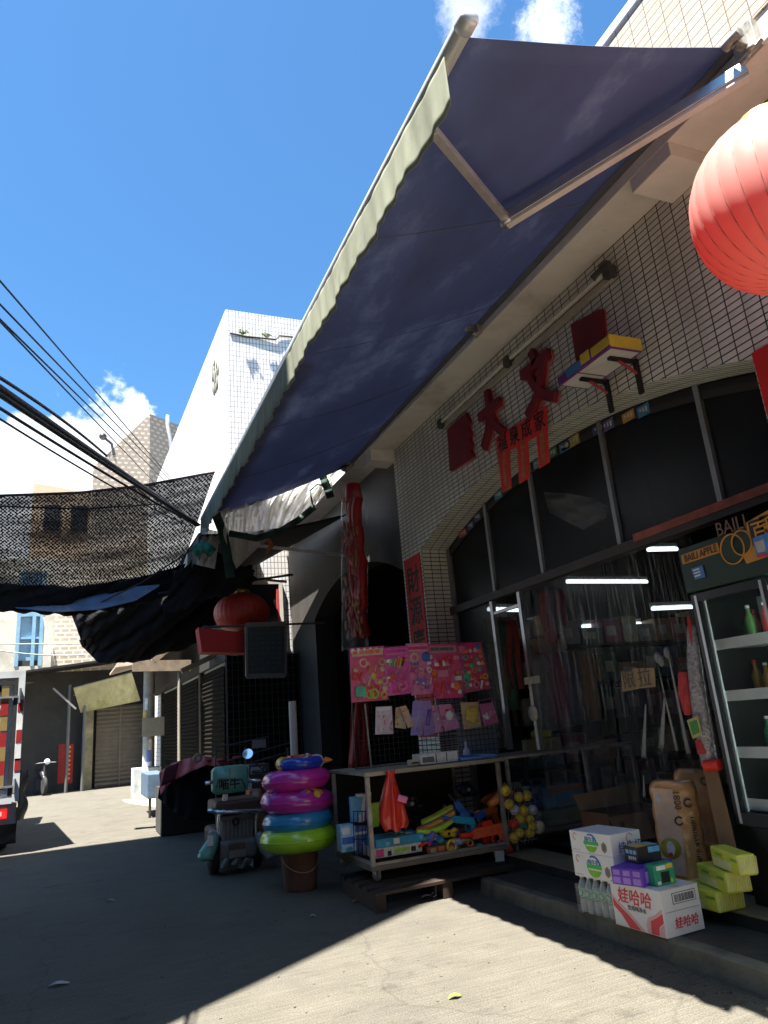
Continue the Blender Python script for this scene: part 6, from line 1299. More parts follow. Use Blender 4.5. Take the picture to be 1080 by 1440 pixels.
def face_l(t, w_, d, h, u0, v0, u1, v1, mat, name='print', lift=.0015):   # on the left hand face, u from its left end
    m = MB(); y0, y1 = d/2-u0*d, d/2-u1*d; m.box((-w_/2-lift, min(y0, y1), v0*h), (-w_/2-.0003, max(y0, y1), v1*h)); return m.build(name, mat, t, local=True)
def txt_r(t, w_, d, h, s, u, v, size, mat, **k): return text(s, size, mat, t, (-w_/2+u*w_, -d/2-.0025, v*h), (1, 0, 0), (0, 0, 1), local=True, **k)
def txt_l(t, w_, d, h, s, u, v, size, mat, **k): return text(s, size, mat, t, (-w_/2-.0025, d/2-u*d, v*h), (0, -1, 0), (0, 0, 1), local=True, **k)
def poly_l(t, w_, d, h, pts, mat, name, lift=.0015): m = MB(); m.prism([(-w_/2-lift, d/2-u*d, v*h) for u, v in pts], (lift-.0003, 0, 0)); return m.build(name, mat, t, local=True)
cardw = M('carton_white', (.82, .82, .83), rough=.55, var=.08, scale=4); cred = P_('carton_red', (.55, .03, .05), v=.1); cpink = P_('carton_pink', (.6, .33, .34), v=.1); cink = P_('carton_ink', (.05, .05, .06))
# white and red drink carton
Zs1 = .112
t, w_, d, h, _b = pixbox('drink_carton', 'white and red drink carton with 娃哈哈 writing on the step', 'carton', (939, 1321), (992, 1306), (874.5, 1297.5), 1253.5, Zs1, cardw)
KT, KH = t, h
txt_l(t, w_, d, h, '娃哈哈', .47, .70, .092, cred, bold=.008, shear=.15)
txt_l(t, w_, d, h, '饮用纯净水', .5, .47, .03, cink)
poly_l(t, w_, d, h, [(.02, .62), (.10, .5), (.32, .28), (.52, .02), (.30, .02), (.16, .28), (.02, .44)], cred, 'red_swoosh')
poly_l(t, w_, d, h, [(.02, .70), (.10, .58), (.34, .36), (.60, .02), (.525, .02), (.325, .29), (.10, .52), (.02, .63)], cpink, 'pink_swoosh')
poly_l(t, w_, d, h, [(.98, .52), (.86, .4), (.74, .30), (.72, .02), (.86, .02), (.88, .2), (.98, .32)], cred, 'red_swoosh')
poly_l(t, w_, d, h, [(.98, .62), (.84, .46), (.70, .36), (.64, .2), (.66, .02), (.715, .02), (.735, .31), (.86, .42), (.98, .54)], cpink, 'pink_swoosh')
poly_l(t, w_, d, h, [(.98, .3), (.89, .18), (.87, .02), (.98, .02)], cpink, 'pink_swoosh')
face_r(t, w_, d, h, .06, .52, .95, .527, cink, 'rule'); face_r(t, w_, d, h, .0, .985, 1, 1.002, P_('tape', (.5, .48, .42)), 'tape')
f = face_r(t, w_, d, h, .28, .66, .9, .9, cink, 'code_frame'); face_r(t, w_, d, h, .295, .675, .885, .885, cardw, 'code_field', .0025)
m = MB(); rr = random.Random(1); x = -w_/2+.33*w_
while x < -w_/2+.85*w_:
    b_ = rr.choice((.003, .005, .007)); m.box((x, -d/2-.0035, .70*h), (x+b_, -d/2-.0026, .86*h)); x += b_+rr.choice((.003, .005))
m.build('barcode', cink, t, local=True)
txt_r(t, w_, d, h, '娃哈哈', .55, .25, .062, cred, bold=.008, shear=.15)
m = MB(); m.box((-.03, -d/2, h), (.03, d/2, h+.0012)); m.build('top_tape', P_('tape', (.5, .48, .42)), t, local=True)
# shrink wrapped water bottles
A, L = (876, 1298), (815, 1281.5)
PA, PL = W(*A, Z=Zs1), W(*L, Z=Zs1); vdir = (PL-PA); dl = vdir.length; vdir.normalize(); udir = Vector((vdir.y, -vdir.x, 0)); udir = udir if udir.x > 0 else -udir
hb_ = Zat(PL.x, PL.y, 1231.)-Zs1
wp_ = thing('water_bottle_pack', 'shrink wrapped pack of green labelled water bottles under the milk cartons', 'bottle pack', (PA+PL)/2+udir*.15)
bclear = clear_mat('bottle_plastic', (.5, .58, .6), clear=.35, rough=.1, spec=.6); blab = M('bottle_label', (.45, .6, .5), rough=.4, var=.15); bgreen = P_('bottle_green', (.05, .35, .18)); bcap = P_('bottle_cap', (.62, .64, .63), v=.05)
nb = 6; rb = dl/nb/2
def bottle(c):
    m = MB(); hh_ = hb_; prof = [(0, 0), (rb*.8, .002), (rb*.95, .012)]
    for k in range(7): prof += [(rb*(.97 if k % 2 else .9), .02+k*hh_*.055)]
    prof += [(rb*.98, hh_*.42), (rb*.98, hh_*.68), (rb*.8, hh_*.8), (rb*.42, hh_*.9), (rb*.36, hh_*.93), (rb*.36, hh_*.955)]
    m.lathe(prof, 14, c); b_ = m.build('bottle', bclear, wp_)
    m = MB(); m.lathe([(rb*.995, hh_*.43), (rb*.995, hh_*.67)], 14, c); lb = m.build('label', blab, b_)
    m = MB(); m.lathe([(rb*.42, hh_*.955-.002), (rb*.42, hh_*.998), (0, hh_)], 12, c); m.build('cap', bcap, b_)
    m = MB(); q = c-udir*(rb*1.01)+Vector((0, 0, hh_*.55)); m.tube([q+vdir*(rb*.62*math.cos(a))+Vector((0, 0, rb*.62*math.sin(a)))+udir*(rb*(1-math.cos(.62*math.cos(a)))*.9) for a in [rr.uniform(0, 1)+4.9*k/14 for k in range(15)]], rb*.13, 5); m.build('green_mark', bgreen, b_)
rr = random.Random(6)
for i in range(nb):
    for j in range(3): bottle(PA+vdir*(rb+2*rb*i)+udir*(rb+2*rb*j)+Vector((0, 0, 0)))
e = .004
def pk(u_, v_, z): return PA+udir*u_+vdir*v_+Vector((0, 0, z))
m = MB(); W2 = rb*6+.008
m.grid(lambda a, b: pk(-e, -e+(dl+2*e)*a, hb_*.78*b)+udir*(-.002*math.sin(a*38)), 40, 6); m.quad(pk(-e, -e, 0), pk(W2, -e, 0), pk(W2, -e, hb_*.78), pk(-e, -e, hb_*.78)); m.build('shrink_wrap', clear_mat('shrink_film', (.7, .72, .72), clear=.86, rough=.12, streak=.3, scale=10), wp_)
# two milk cartons on the pack
mg, mgd, mbl, mgold = P_('milk_green', (.16, .38, .03), v=.15), P_('milk_darkgreen', (.03, .4, .06), v=.1), P_('milk_blue', (.03, .12, .4), v=.1), P_('milk_gold', (.25, .2, .08))
def disc_l(t, w_, d, h, u, v, r_, mat, name, a0=0, a1=2*math.pi, lift=.0015, r0=0.):
    m = MB(); n = 40; o_ = Vector((-w_/2-lift, d/2-u*d, v*h))
    if r0 == 0: m.prism([o_+Vector((0, -r_*math.cos(a), r_*math.sin(a))) for a in [a0+(a1-a0)*k/n for k in range(n if a1-a0 > 6 else n+1)]], (lift-.0003, 0, 0))
    else:
        for k in range(n):
            a, b = a0+(a1-a0)*k/n, a0+(a1-a0)*(k+1)/n; m.prism([o_+Vector((0, -q*math.cos(g_), q*math.sin(g_))) for q, g_ in ((r0, a), (r_, a), (r_, b), (r0, b))], (lift-.0003, 0, 0))
    return m.build(name, mat, t, local=True)
zt = Zs1+hb_
Am = PIX(PA+Vector((0, 0, hb_+.002))); Lm = PIX(PL+Vector((0, 0, hb_+.002))); Bm_ = PIX(PA+udir*.26+Vector((0, 0, hb_+.002)))
z_mid = zt+.002
for k, (z0, ytop, lab) in enumerate(((zt+.002, 1206, 'lower white milk carton with a blue and green round emblem'), (None, 1174.5, 'upper white milk carton with a blue and green round emblem'))):
    if z0 is None: z0 = z_top+.001
    PAz = Vector((PA.x, PA.y, z0)); 
    t, w_, d, h, _b = pixbox('milk_carton', lab, 'carton', PIX(PAz), PIX(PAz+udir*.26), PIX(PAz+vdir*dl*.98), ytop, z0, cardw, group='milk cartons stacked on the bottles')
    z_top = z0+h
    r_ = h*.43
    disc_l(t, w_, d, h, .52, .5, r_, P_('milk_pale', (.6, .66, .55), v=.08), 'emblem'); disc_l(t, w_, d, h, .52, .5, r_, mg, 'emblem_base', math.pi+.35, 2*math.pi-.35, .003); disc_l(t, w_, d, h, .52, .5, r_*1.02, mbl, 'emblem_arc', -.0, 2.0, .0035, r_*.86); disc_l(t, w_, d, h, .52, .5, r_*1.0, P_('milk_teal', (.05, .3, .2)), 'emblem_arc', 2.6, 3.9, .0035, r_*.93)
    face_l(t, w_, d, h, .35, .42, .70, .57, mgd, 'emblem_bar', .004); txt_l(t, w_, d, h, '纯牛奶', .52, .65, .036, mbl, bold=.01)
    m = MB(); o_ = Vector((-w_/2-.002, d/2-.83*d, .38*h)); m.prism([o_+Vector((0, -.026*math.cos(a), .034*math.sin(a))) for a in [math.pi/6+math.pi/3*i for i in range(6)]], (.0015, 0, 0)); hx = m.build('seal', mgold, t, local=True)
    m = MB(); m.prism([o_+Vector((-.001, -.017*math.cos(a), .024*math.sin(a))) for a in [math.pi/6+math.pi/3*i for i in range(6)]], (.0009, 0, 0)); m.build('seal_core', P_('seal_grey', (.12, .12, .14)), hx, local=True)
    m = MB(); o_ = Vector((-w_/2-.002, d/2-.14*d, .74*h)); m.tube([o_+Vector((0, -.017*math.cos(a), .02*math.sin(a))) for a in [.4+4.6*i/14 for i in range(15)]], .002, 5); m.build('red_mark', P_('faint_red', (.5, .2, .22)), t, local=True)
    face_l(t, w_, d, h, .05, .1, .24, .115, P_('faint_ink', (.25, .25, .3)), 'small_print')
    txt_r(t, w_, d, h, '纯牛奶', .62, .32, .07, P_('milk_ink', (.08, .1, .28)), bold=.004)
    m = MB(); o_ = Vector((.0+w_*.12, -d/2-.002, .74*h)); m.tube([o_+Vector((.026*math.cos(a), 0, .024*math.sin(a))) for a in [.4+4.6*i/14 for i in range(15)]], .0025, 5); m.build('red_mark', P_('faint_red', (.5, .2, .22)), t, local=True)
# on the drink carton: violet, black and green packets
ztop = Zs1+KH+.001
vio_p = P_('violet_pack', (.11, .035, .38), v=.2, s=10); vio_l = P_('violet_light', (.28, .16, .55), v=.2)
t, w_, d, h, _b = pixbox('tissue_pack', 'violet wrapped tissue packs lying on the drink carton', 'packet', (905.5, 1249), (950, 1232), (866, 1241.5), 1223, ztop, vio_p, bev=.008)
VH = h
for k in range(3): face_l(t, w_, d, h, .06+.32*k, .1, .1+.32*k+.2, .45, vio_l, 'print'); face_l(t, w_, d, h, .08+.32*k, .55, .1+.32*k+.2, .85, vio_l, 'print')
for k in range(2): face_r(t, w_, d, h, .1+.5*k, .2, .4+.5*k, .8, vio_l, 'print')
t, w_, d, h, _b = pixbox('black_box', 'black and blue printed box on top of the violet packs', 'box', (899.5, 1215.5), (931.5, 1209.5), (880, 1209), 1192.5, ztop+VH+.001, P_('box_black', (.012, .013, .02), v=.1), d=.13)
m = MB(); m.box((-w_/2+.01, -d/2+.01, h), (w_/2-.05, d/2-.01, h+.0012)); m.build('top_print', P_('box_gold', (.5, .33, .08)), t, local=True); m = MB(); m.box((w_/2-.045, -d/2+.01, h), (w_/2-.005, d/2-.01, h+.0012)); m.build('top_print', lblue, t, local=True)
for k in range(3): face_l(t, w_, d, h, .14+.27*k, .55, .34+.27*k, .8, lblue, 'print')
for k in range(4): face_l(t, w_, d, h, .3+.14*k, .2, .4+.14*k, .4, wht, 'print')
face_r(t, w_, d, h, .45, .6, .95, .95, P_('box_cyan', (.1, .35, .6)), 'print')
t, w_, d, h, _b = pixbox('green_box', 'small green toothpaste box on the drink carton', 'box', (923.5, 1247.8), (951.5, 1241.5), (917.5, 1243.5), 1217, ztop, P_('box_green', (.02, .25, .13), v=.12), d=.07)
face_r(t, w_, d, h, .12, .72, .58, .92, wht, 'print'); face_r(t, w_, d, h, .6, .74, .92, .95, yel_, 'print'); face_r(t, w_, d, h, .3, .12, .72, .62, ink, 'print'); face_r(t, w_, d, h, .08, .06, .25, .22, wht, 'print')
m = MB(); m.ball((w_/2-.03, -d/2, h*.17), .014, 10, 8, (1, .12, 1)); m.build('lime_spot', lime, t, local=True)
# toilet roll packs
def rollpack(name, label, A, wid, dep, hgt, lean, z0, main, pale, rz, front=True):
    P = W(*A, Z=z0); t = thing(name, label, 'roll pack', P, rot=(0, lean, rz))
    def f(u, v):
        a = u*2*math.pi; n = 3.2; ca, sa = math.cos(a), math.sin(a); r_ = (abs(ca)**n+abs(sa)**n)**(-1/n)
        bulge = 1+.06*abs(math.sin(v*math.pi*5))-.04; cap = min(1, (min(v, 1-v)*16)**.5)
        return Vector((wid/2*r_*ca*bulge*(.86+.14*cap)-.0, dep/2*r_*sa*bulge*(.86+.14*cap), hgt*v+.008*math.sin(a*3+v*20)))
    m = MB(); m.grid(f, 48, 40); m.add([f(k/48, 1) for k in range(48)], [tuple(range(48))]); m.add([f(k/48, 0) for k in range(48)], [tuple(range(47, -1, -1))]); m.build('pack', main, t, local=True)
    return t
orng = M('roll_orange', (.85, .42, .15), rough=.3, var=.15, scale=5, coat=.3, bump=.3, bscale=14); pale = P_('roll_pale', (.62, .42, .3), r=.3, v=.25, s=6)
rp = rollpack('toilet_roll_pack', 'orange pack of toilet rolls standing upright with 1800 printed on it', (968, 1247), .30, .17, .66, .02, .19, orng, pale, -.75)
bk_ink = P_('roll_ink', (.04, .035, .04))
def rf(x, z): return (x, -.17/2-.014, z)
m = MB(); m.prism([rf(-.14, .1), rf(.0, .08), rf(.02, .3), rf(.0, .62), rf(-.13, .63)], (0, .004, 0)); pp = m.build('pale_panel', pale, rp, local=True)
m = MB(); m.lathe([(0, .006), (.062, .004), (.066, 0)], 28, (-.07, -.099, .25), axis=(0, -1, 0)); em = m.build('emblem', P_('emblem_gold', (.33, .27, .03)), rp, local=True)
m = MB(); m.ball((-.07, -.105, .25), .036, 16, 8, (.75, .08, 1.3)); m.build('emblem_core', P_('emblem_white', (.6, .58, .55)), em, local=True)
m = MB(); m.ball((-.075, -.109, .215), .014, 10, 6, (1, .1, 1)); m.build('heart', cred, em, local=True)
text('TCB', .045, P_('emblem_blue', (.06, .06, .2)), em, (-.068, -.1, .26), (0, 0, 1), (-1, 0, 0), local=True, bold=.01) if False else None
text('1800', .062, bk_ink, rp, (.015, -.104, .55), (0, 0, -1), (1, 0, 0), local=True, bold=.005)
for (x, z) in ((.01, .42), (.085, .53)):
    m = MB(); m.tube([Vector((x+.024*math.cos(a), -.102, z+.024*math.sin(a))) for a in [.7+5*k/16 for k in range(17)]], .006, 6); m.build('round_mark', bk_ink, rp, local=True)
m = MB(); rr = random.Random(3); 
for k in range(26): z = .44-k*.016; m.tube([Vector((.09+rr.uniform(-.008, .0), -.102, z)), Vector((.105+rr.uniform(-.004, .01), -.102, z+rr.uniform(-.01, .012)))], .0035, 4)
m.build('script_writing', bk_ink, rp, local=True)
m = MB(); m.ball((-.1, -.099, .56), .02, 10, 6, (1, .15, 1)); m.build('flower_print', P_('flower_white', (.55, .55, .6)), rp, local=True)
rp2 = rollpack('toilet_roll_pack', 'second orange toilet roll pack standing behind the first', (999, 1232), .28, .17, .70, .03, .19, orng, pale, -.75)
m = MB(); 
for k in range(22): z = .5-k*.018; m.tube([Vector((.09+rr.uniform(-.008, .0), -.102, z)), Vector((.105+rr.uniform(-.004, .01), -.102, z+rr.uniform(-.01, .012)))], .0035, 4)
m.build('script_writing', bk_ink, rp2, local=True)
m = MB(); m.tube([Vector((.06+.024*math.cos(a), -.094, .63+.024*math.sin(a))) for a in [.7+5*k/16 for k in range(17)]], .006, 6); m.build('round_mark', bk_ink, rp2, local=True)
# lime tissue packs
ltm = M('tissue_lime', (.78, .82, .1), rough=.35, var=.15, scale=9, coat=.2); ltl = P_('tissue_pale', (.75, .77, .3), v=.15)
z0 = .186
for k, (A, B, top, lab) in enumerate((((1013, 1285.5), (1050, 1277), 1260.5, 'lowest of three lime green tissue packs on the threshold'), ((1024, 1258), (1060, 1254), 1233.5, 'middle lime green tissue pack of the stack of three'), ((1042, 1233.5), (1068, 1231), 1207.5, 'topmost lime green tissue pack of the stack of three'))):
    t, w_, d, h, _b = pixbox('tissue_pack', lab, 'packet', A, B, None, top, z0, ltm, bev=.012, d=.34, group='lime tissue packs', h=.112)
    z0 += h+.002
    m = MB(); n = 11
    for i in range(n): x = -w_/2+w_*(i+.5)/n; m.tube([(x, -d/2-.0, .012), (x+rr.uniform(-.006, .006), -d/2-.002, h-.012)], .0035, 4)
    m.build('fold_lines', ltl, t, local=True)
    face_l(t, w_, d, h, .05, .08, .7, .5, ltl, 'clear_panel'); face_l(t, w_, d, h, .72, .6, .95, .75, P_('tissue_green', (.2, .35, .05)), 'print'); face_l(t, w_, d, h, .2, .65, .45, .78, P_('tissue_green', (.2, .35, .05)), 'print')
# cardboard plank and open carton
kraft = M('kraft_card', (.3, .17, .08), rough=.8, var=.15, scale=3); kraftd = M('kraft_dark', (.16, .075, .04), rough=.85, var=.25, scale=4)
cb2 = thing('cardboard_sheet', 'tall brown cardboard sheet leaning against the fridge', 'cardboard', W(1010, 1200, X=3.70))
q = [W(989, 1082, X=3.76), W(1009, 1082, X=3.74), W(1037, 1204, X=3.62), W(1015, 1206, X=3.66)]; m = MB(); m.prism(q, (.012, .004, 0)); m.build('sheet', kraft, cb2)
oc = thing('open_carton', 'open brown carton with raised flaps behind the toilet rolls', 'carton', (4.35, 4.9, .2))
a, b = W(853, 1130, Y=4.9), W(945, 1180, Y=4.9); cz = .19
zb_, ztp = cz, W(880, 1143, Y=4.9).z
m = MB(); x0, x1, y0, y1 = W(856, 1150, Y=4.95).x, W(945, 1150, Y=4.95).x, 4.95, 5.3
for lo, hi in (((x0, y0, zb_), (x1, y0+.008, ztp)), ((x0, y1-.008, zb_), (x1, y1, ztp)), ((x0, y0+.01, zb_), (x0+.008, y1-.01, ztp)), ((x1-.008, y0+.01, zb_), (x1, y1-.01, ztp)), ((x0+.01, y0+.01, zb_), (x1-.01, y1-.01, zb_+.008))): m.box(lo, hi)
m.build('box', kraftd, oc)
m = MB(); m.prism([(x0, y0-.0, ztp-.02), (x0+.36, y0-.0, ztp-.02), (x0+.35, y0-.09, ztp-.2), (x0+.02, y0-.09, ztp-.2)], (0, .006, .0)); m.build('flap', kraft, oc)
m = MB(); m.prism([(x0, y1, ztp+.002), (x1, y1, ztp+.002), (x1+.03, y1+.04, ztp+.15), (x0-.02, y1+.04, ztp+.12)], (0, .006, 0)); m.build('flap', kraft, oc)
m = MB(); m.box((x0+.06, y0-.05, ztp-.14), (x0+.1, y0-.048, ztp-.06)); m.build('print', kraftd, oc)

# ---- drinks fridge
fr_ = thing('drinks_fridge', 'black glass door drinks fridge with a green and orange header panel', 'fridge', (4.0, 3.0, .19))
fb = M('fridge_black', (.014, .014, .016), rough=.35); finn = M('fridge_inner', (.5, .68, .62), rough=.5, var=.1); fsh = M('fridge_shelf', (.75, .78, .76), rough=.4)
XF = 3.74; yL, yR = 3.585, 2.35; zB, zT = .192, 2.36
m = MB(); m.box((XF+.02, yL-.03, zB), (XF+.6, yL, zT)); m.box((XF+.02, yR, zB), (XF+.6, yR+.03, zT)); m.box((XF+.57, yR+.03, zB), (XF+.6, yL-.03, zT)); m.box((XF+.02, yR+.03, zT-.03), (XF+.57, yL-.03, zT)); m.box((XF, yR+.005, zB), (XF+.56, yL-.005, .62)); m.build('cabinet', fb, fr_)
m = MB(); m.box((XF+.54, yR+.03, .63), (XF+.565, yL-.03, 2.02)); m.build('back_panel', finn, fr_); m = MB(); m.box((XF+.03, yL-.06, .7), (XF+.045, yL-.032, 2.0)); m.build('inner_trim', fsh, fr_); m = MB(); m.box((XF+.03, 2.974, .7), (XF+.045, 2.99, 2.0)); m.build('lamp_strip', M('fridge_lamp', (.7, .8, .78), emit=(.75, 1, .95), estr=7., var=0), fr_)
hd_m = P_('header_green', (.012, .03, .018), v=.1); hor = P_('header_orange', (.5, .22, .03), v=.15, s=5)
m = MB(); m.box((XF-.03, yR, 2.055), (XF+.02, yL+.02, zT)); hdr = m.build('header', hd_m, fr_, bevel=.006)
def hp(px, py): return W(px, py, X=XF-.036)
def hpoly(name, pts, mat, lift=.0): m = MB(); m.prism([hp(*p)-Vector((lift, 0, 0)) for p in pts], (.004, 0, 0)); return m.build(name, mat, hdr)
hpoly('orange_panel', [(1049, 735), (1110, 700), (1110, 772), (1050, 793), (1044, 780), (1052, 762)], hor)
hpoly('name_strip', [(957.5, 781), (1008.5, 763), (1012, 777), (960, 794)], hor)
text('BAILI APPLE', .068, P_('strip_ink', (.05, .02, .015)), hdr, hp(985, 779)-Vector((.004, 0, 0)), (hp(1008, 764)-hp(958, 782)), (0, 0, 1), bold=.006, sx=.8)
text('BAILI', .125, P_('dull_gold', (.14, .08, .05)), hdr, hp(1028, 740)-Vector((.004, 0, 0)), (0, -1, 0), (0, 0, 1), bold=.002, sx=.85)
for dx, r_, c in ((0, .088, (1030, 772)), (.0, .072, (1043, 763))):
    p = hp(*c); m = MB(); m.lathe([(0, .004), (r_*.92, .004)], 28, p+Vector((.003 if dx == 0 else .004, 0, 0)), axis=(-1, 0, 0)); ap = m.build('apple', P_('apple_dark', (.015, .03, .012)), hdr)
    m = MB(); m.tube([p+Vector((-.002, r_*math.cos(a), r_*1.05*math.sin(a))) for a in [2*math.pi*k/30 for k in range(30)]], .0055, 5, closed=True); m.build('outline', hor, ap)
p = hp(1041, 748); m = MB(); m.ball(p, .04, 10, 6, (.08, 1.1, .8)); m.build('leaf', P_('apple_dark', (.015, .03, .012)), hdr)
for s, c in (('百', (1070, 747)), ('利', (1086, 740))):
    p = hp(*c); m = MB(); m.box((XF-.042, p.y-.07, p.z-.075), (XF-.036, p.y+.07, p.z+.075)); m.build('name_plate', P_('plate_black', (.015, .012, .012)), hdr); text(s, .12, hor, hdr, (XF-.044, p.y, p.z), (0, -1, 0), (0, 0, 1), bold=.01)
hpoly('blue_sticker', [(1060, 757), (1100, 742), (1104, 782), (1066, 783)], P_('sticker_blue', (.03, .05, .4)), .012)
hpoly('sticker_panel', [(1063, 763), (1076, 758), (1079, 775), (1068, 777)], P_('sticker_paper', (.4, .38, .36)), .015)
hpoly('sticker_band', [(1067, 780), (1100, 774), (1101, 778), (1068, 784)], red_, .015)
hpoly('small_sticker', [(972, 800), (988, 795), (992, 811), (978, 815)], P_('sticker_blue', (.03, .05, .4)), .003)
for k in range(3): hpoly('sticker_line', [(975+k, 801.5+k*4.2), (984+k, 798.5+k*4.2), (984+k, 800.5+k*4.2), (975.5+k, 803.5+k*4.2)], wht, .005)
# door frames and shelves
for y0, y1 in ((2.99, yL-.01), (yR+.01, 2.97)):
    m = MB()
    for lo, hi in (((XF-.03, y1-.045, .63), (XF+.015, y1, 2.04)), ((XF-.03, y0, .63), (XF+.015, y0+.045, 2.04)), ((XF-.03, y0+.046, 1.99), (XF+.015, y1-.046, 2.04)), ((XF-.03, y0+.046, .63), (XF+.015, y1-.046, .7))): m.box(lo, hi)
    dr = m.build('door', fb, fr_)
    m = MB(); m.box((XF-.034, y1-.05, .64), (XF-.0305, y1-.03, 2.03)); m.box((XF-.034, y0+.03, .64), (XF-.0305, y0+.05, 2.03)); m.build('door_trim', alu, dr)
    m = MB(); m.box((XF-.012, y0+.046, .7), (XF-.008, y1-.046, 1.99)); m.build('door_glass', clear_mat('fridge_glass', (.1, .12, .12), clear=.9, rough=.03), dr)
    m = MB(); m.box((XF-.05, y0+.012, 1.15), (XF-.031, y0+.03, 1.5)); m.build('handle', alu, dr)
for z in (.72, 1.02, 1.36, 1.68):
    m = MB(); m.box((XF+.05, yR+.035, z), (XF+.53, yL-.035, z+.012)); m.box((XF+.045, yR+.035, z-.01), (XF+.052, yL-.035, z+.055)); m.build('shelf', fsh, fr_)
m = MB()
for z in (1.02, 1.2, 1.36, 1.52, 1.68, .86):
    m.tube([(XF+.5, yL-.06, z), (XF+.5, 3.2, z), (XF+.5, 3.14, z+.05), (XF+.5, 3.2, z+.1), (XF+.5, yL-.06, z+.1)], .009, 6)
m.build('cooling_coil', blackp, fr_)
for z, y, mt_, lab in ((.735, 3.35, P_('drink_green', (.05, .25, .03)), 'green bottle on the lowest fridge shelf'), (.735, 3.27, P_('drink_yellowgreen', (.2, .3, .03)), 'yellow green bottle on the lowest fridge shelf'), (.735, 3.19, P_('drink_green', (.05, .25, .03)), 'second green bottle on the lowest fridge shelf'), (1.375, 3.2, P_('drink_deepgreen', (.02, .18, .08)), 'dark green bottle on the fridge second shelf'), (1.695, 3.32, P_('drink_leaf', (.08, .2, .05)), 'leaf green bottle on the top fridge shelf'), (1.695, 3.2, P_('drink_red', (.3, .03, .03)), 'red bottle on the top fridge shelf'), (1.035, 3.12, P_('drink_red', (.3, .03, .03)), 'red can on the middle fridge shelf'), (1.375, 3.1, P_('drink_red', (.3, .03, .03)), 'red bottle on the fridge second shelf')):
    t = thing('drink_bottle', lab, 'bottle', (XF+.16, y, z)); m = MB(); m.lathe([(0, 0), (.03, 0), (.033, .01), (.033, .13), (.013, .18), (.013, .21)], 14, (XF+.16, y, z)); m.build('body', mt_, t); m = MB(); m.lathe([(.014, .21), (.014, .23), (0, .232)], 10, (XF+.16, y, z)); m.build('cap', wht, t)
rr = random.Random(44); shn = {.735: 'lowest', 1.035: 'lower middle', 1.375: 'upper middle', 1.695: 'top'}
fc = [('dark green', P_('drink_deepgreen', (.02, .18, .08))), ('leaf green', P_('drink_leaf', (.08, .2, .05))), ('amber', P_('drink_amber', (.3, .15, .03))), ('clear pale', P_('drink_pale', (.4, .42, .4))), ('red', P_('drink_red', (.3, .03, .03)))]
for z in shn:
    for k in range(6):
        y = 3.5-.075*k+rr.uniform(-.008, .008); nm, mt_ = fc[rr.randrange(5)] if z != .735 else fc[rr.randrange(2)]
        t = thing('drink_bottle', '%s drink bottle standing at the back of the %s fridge shelf' % (nm, shn[z]), 'bottle', (XF+.33, y, z), group='drinks at the back of the fridge')
        s_ = rr.uniform(.85, 1.1); m = MB(); m.lathe([(0, 0), (.028, 0), (.031, .01), (.031, .12*s_), (.013, .17*s_), (.013, .2*s_)], 12, (XF+.33, y, z)); m.build('body', mt_, t); m = MB(); m.lathe([(.014, .2*s_), (.014, .218*s_), (0, .22*s_)], 8, (XF+.33, y, z)); m.build('cap', wht if rr.random() < .5 else red_, t)
m = MB(); a = W(1045, 1152, X=XF-.005); m.bar(a, a+Vector((0, -.22, .02)), .02, .02); m.build('drain_handle', wht, fr_)
# red and silver garland roll beside the fridge
g2 = thing('wrapped_garland', 'red and silver garland roll in clear wrap beside the fridge', 'garland', W(990, 1000, X=3.72))
ax = [(973, 880), (978, 930), (984, 980), (992, 1030), (1000, 1076)]
m = MB(); m.tube([W(*p, X=3.76) for p in ax], [.03, .055, .06, .065, .06], 14); m.build('silver_wrap', M('silver_foil', (.38, .35, .35), rough=.3, metal=.5, var=.6, scale=40, bump=1, bscale=60), g2)
m = MB(); gpap = M('garland_paper', (.5, .04, .04), rough=.5, var=.5, scale=30, bump=.8, bscale=40)
m.tube([W(p[0]-9, p[1], X=3.74) for p in ((971, 945), (974, 975), (981, 1005))], [.04, .055, .045], 12); m.build('red_paper', gpap, g2); m = MB(); m.tube([W(985, 1040, X=3.72), W(990, 1060, X=3.72)], [.035, .04], 10); m.build('red_paper', gpap, g2); m = MB(); m.tube([W(969, 868, X=3.74), W(974, 905, X=3.74)], [.015, .02], 8); m.build('red_paper', gpap, g2)
m = MB(); m.tube([W(992, 1077, X=3.7), W(1012, 1075, X=3.72)], .035, 10); m.build('red_band', red_, g2)
q = [W(*p, X=3.66) for p in ((966, 1013), (981, 1007), (987, 1033), (974, 1039))]; m = MB(); m.prism(q, (.004, 0, 0)); lb = m.build('tag', P_('tag_gold', (.4, .33, .1)), g2)
q2 = [q[0].lerp(q[2], .15), q[1].lerp(q[3], .15), q[2].lerp(q[0], .15), q[3].lerp(q[1], .15)]; m = MB(); m.prism([v-Vector((.003, 0, 0)) for v in q2], (.002, 0, 0)); m.build('tag_green', P_('tag_green', (.04, .2, .03)), lb)

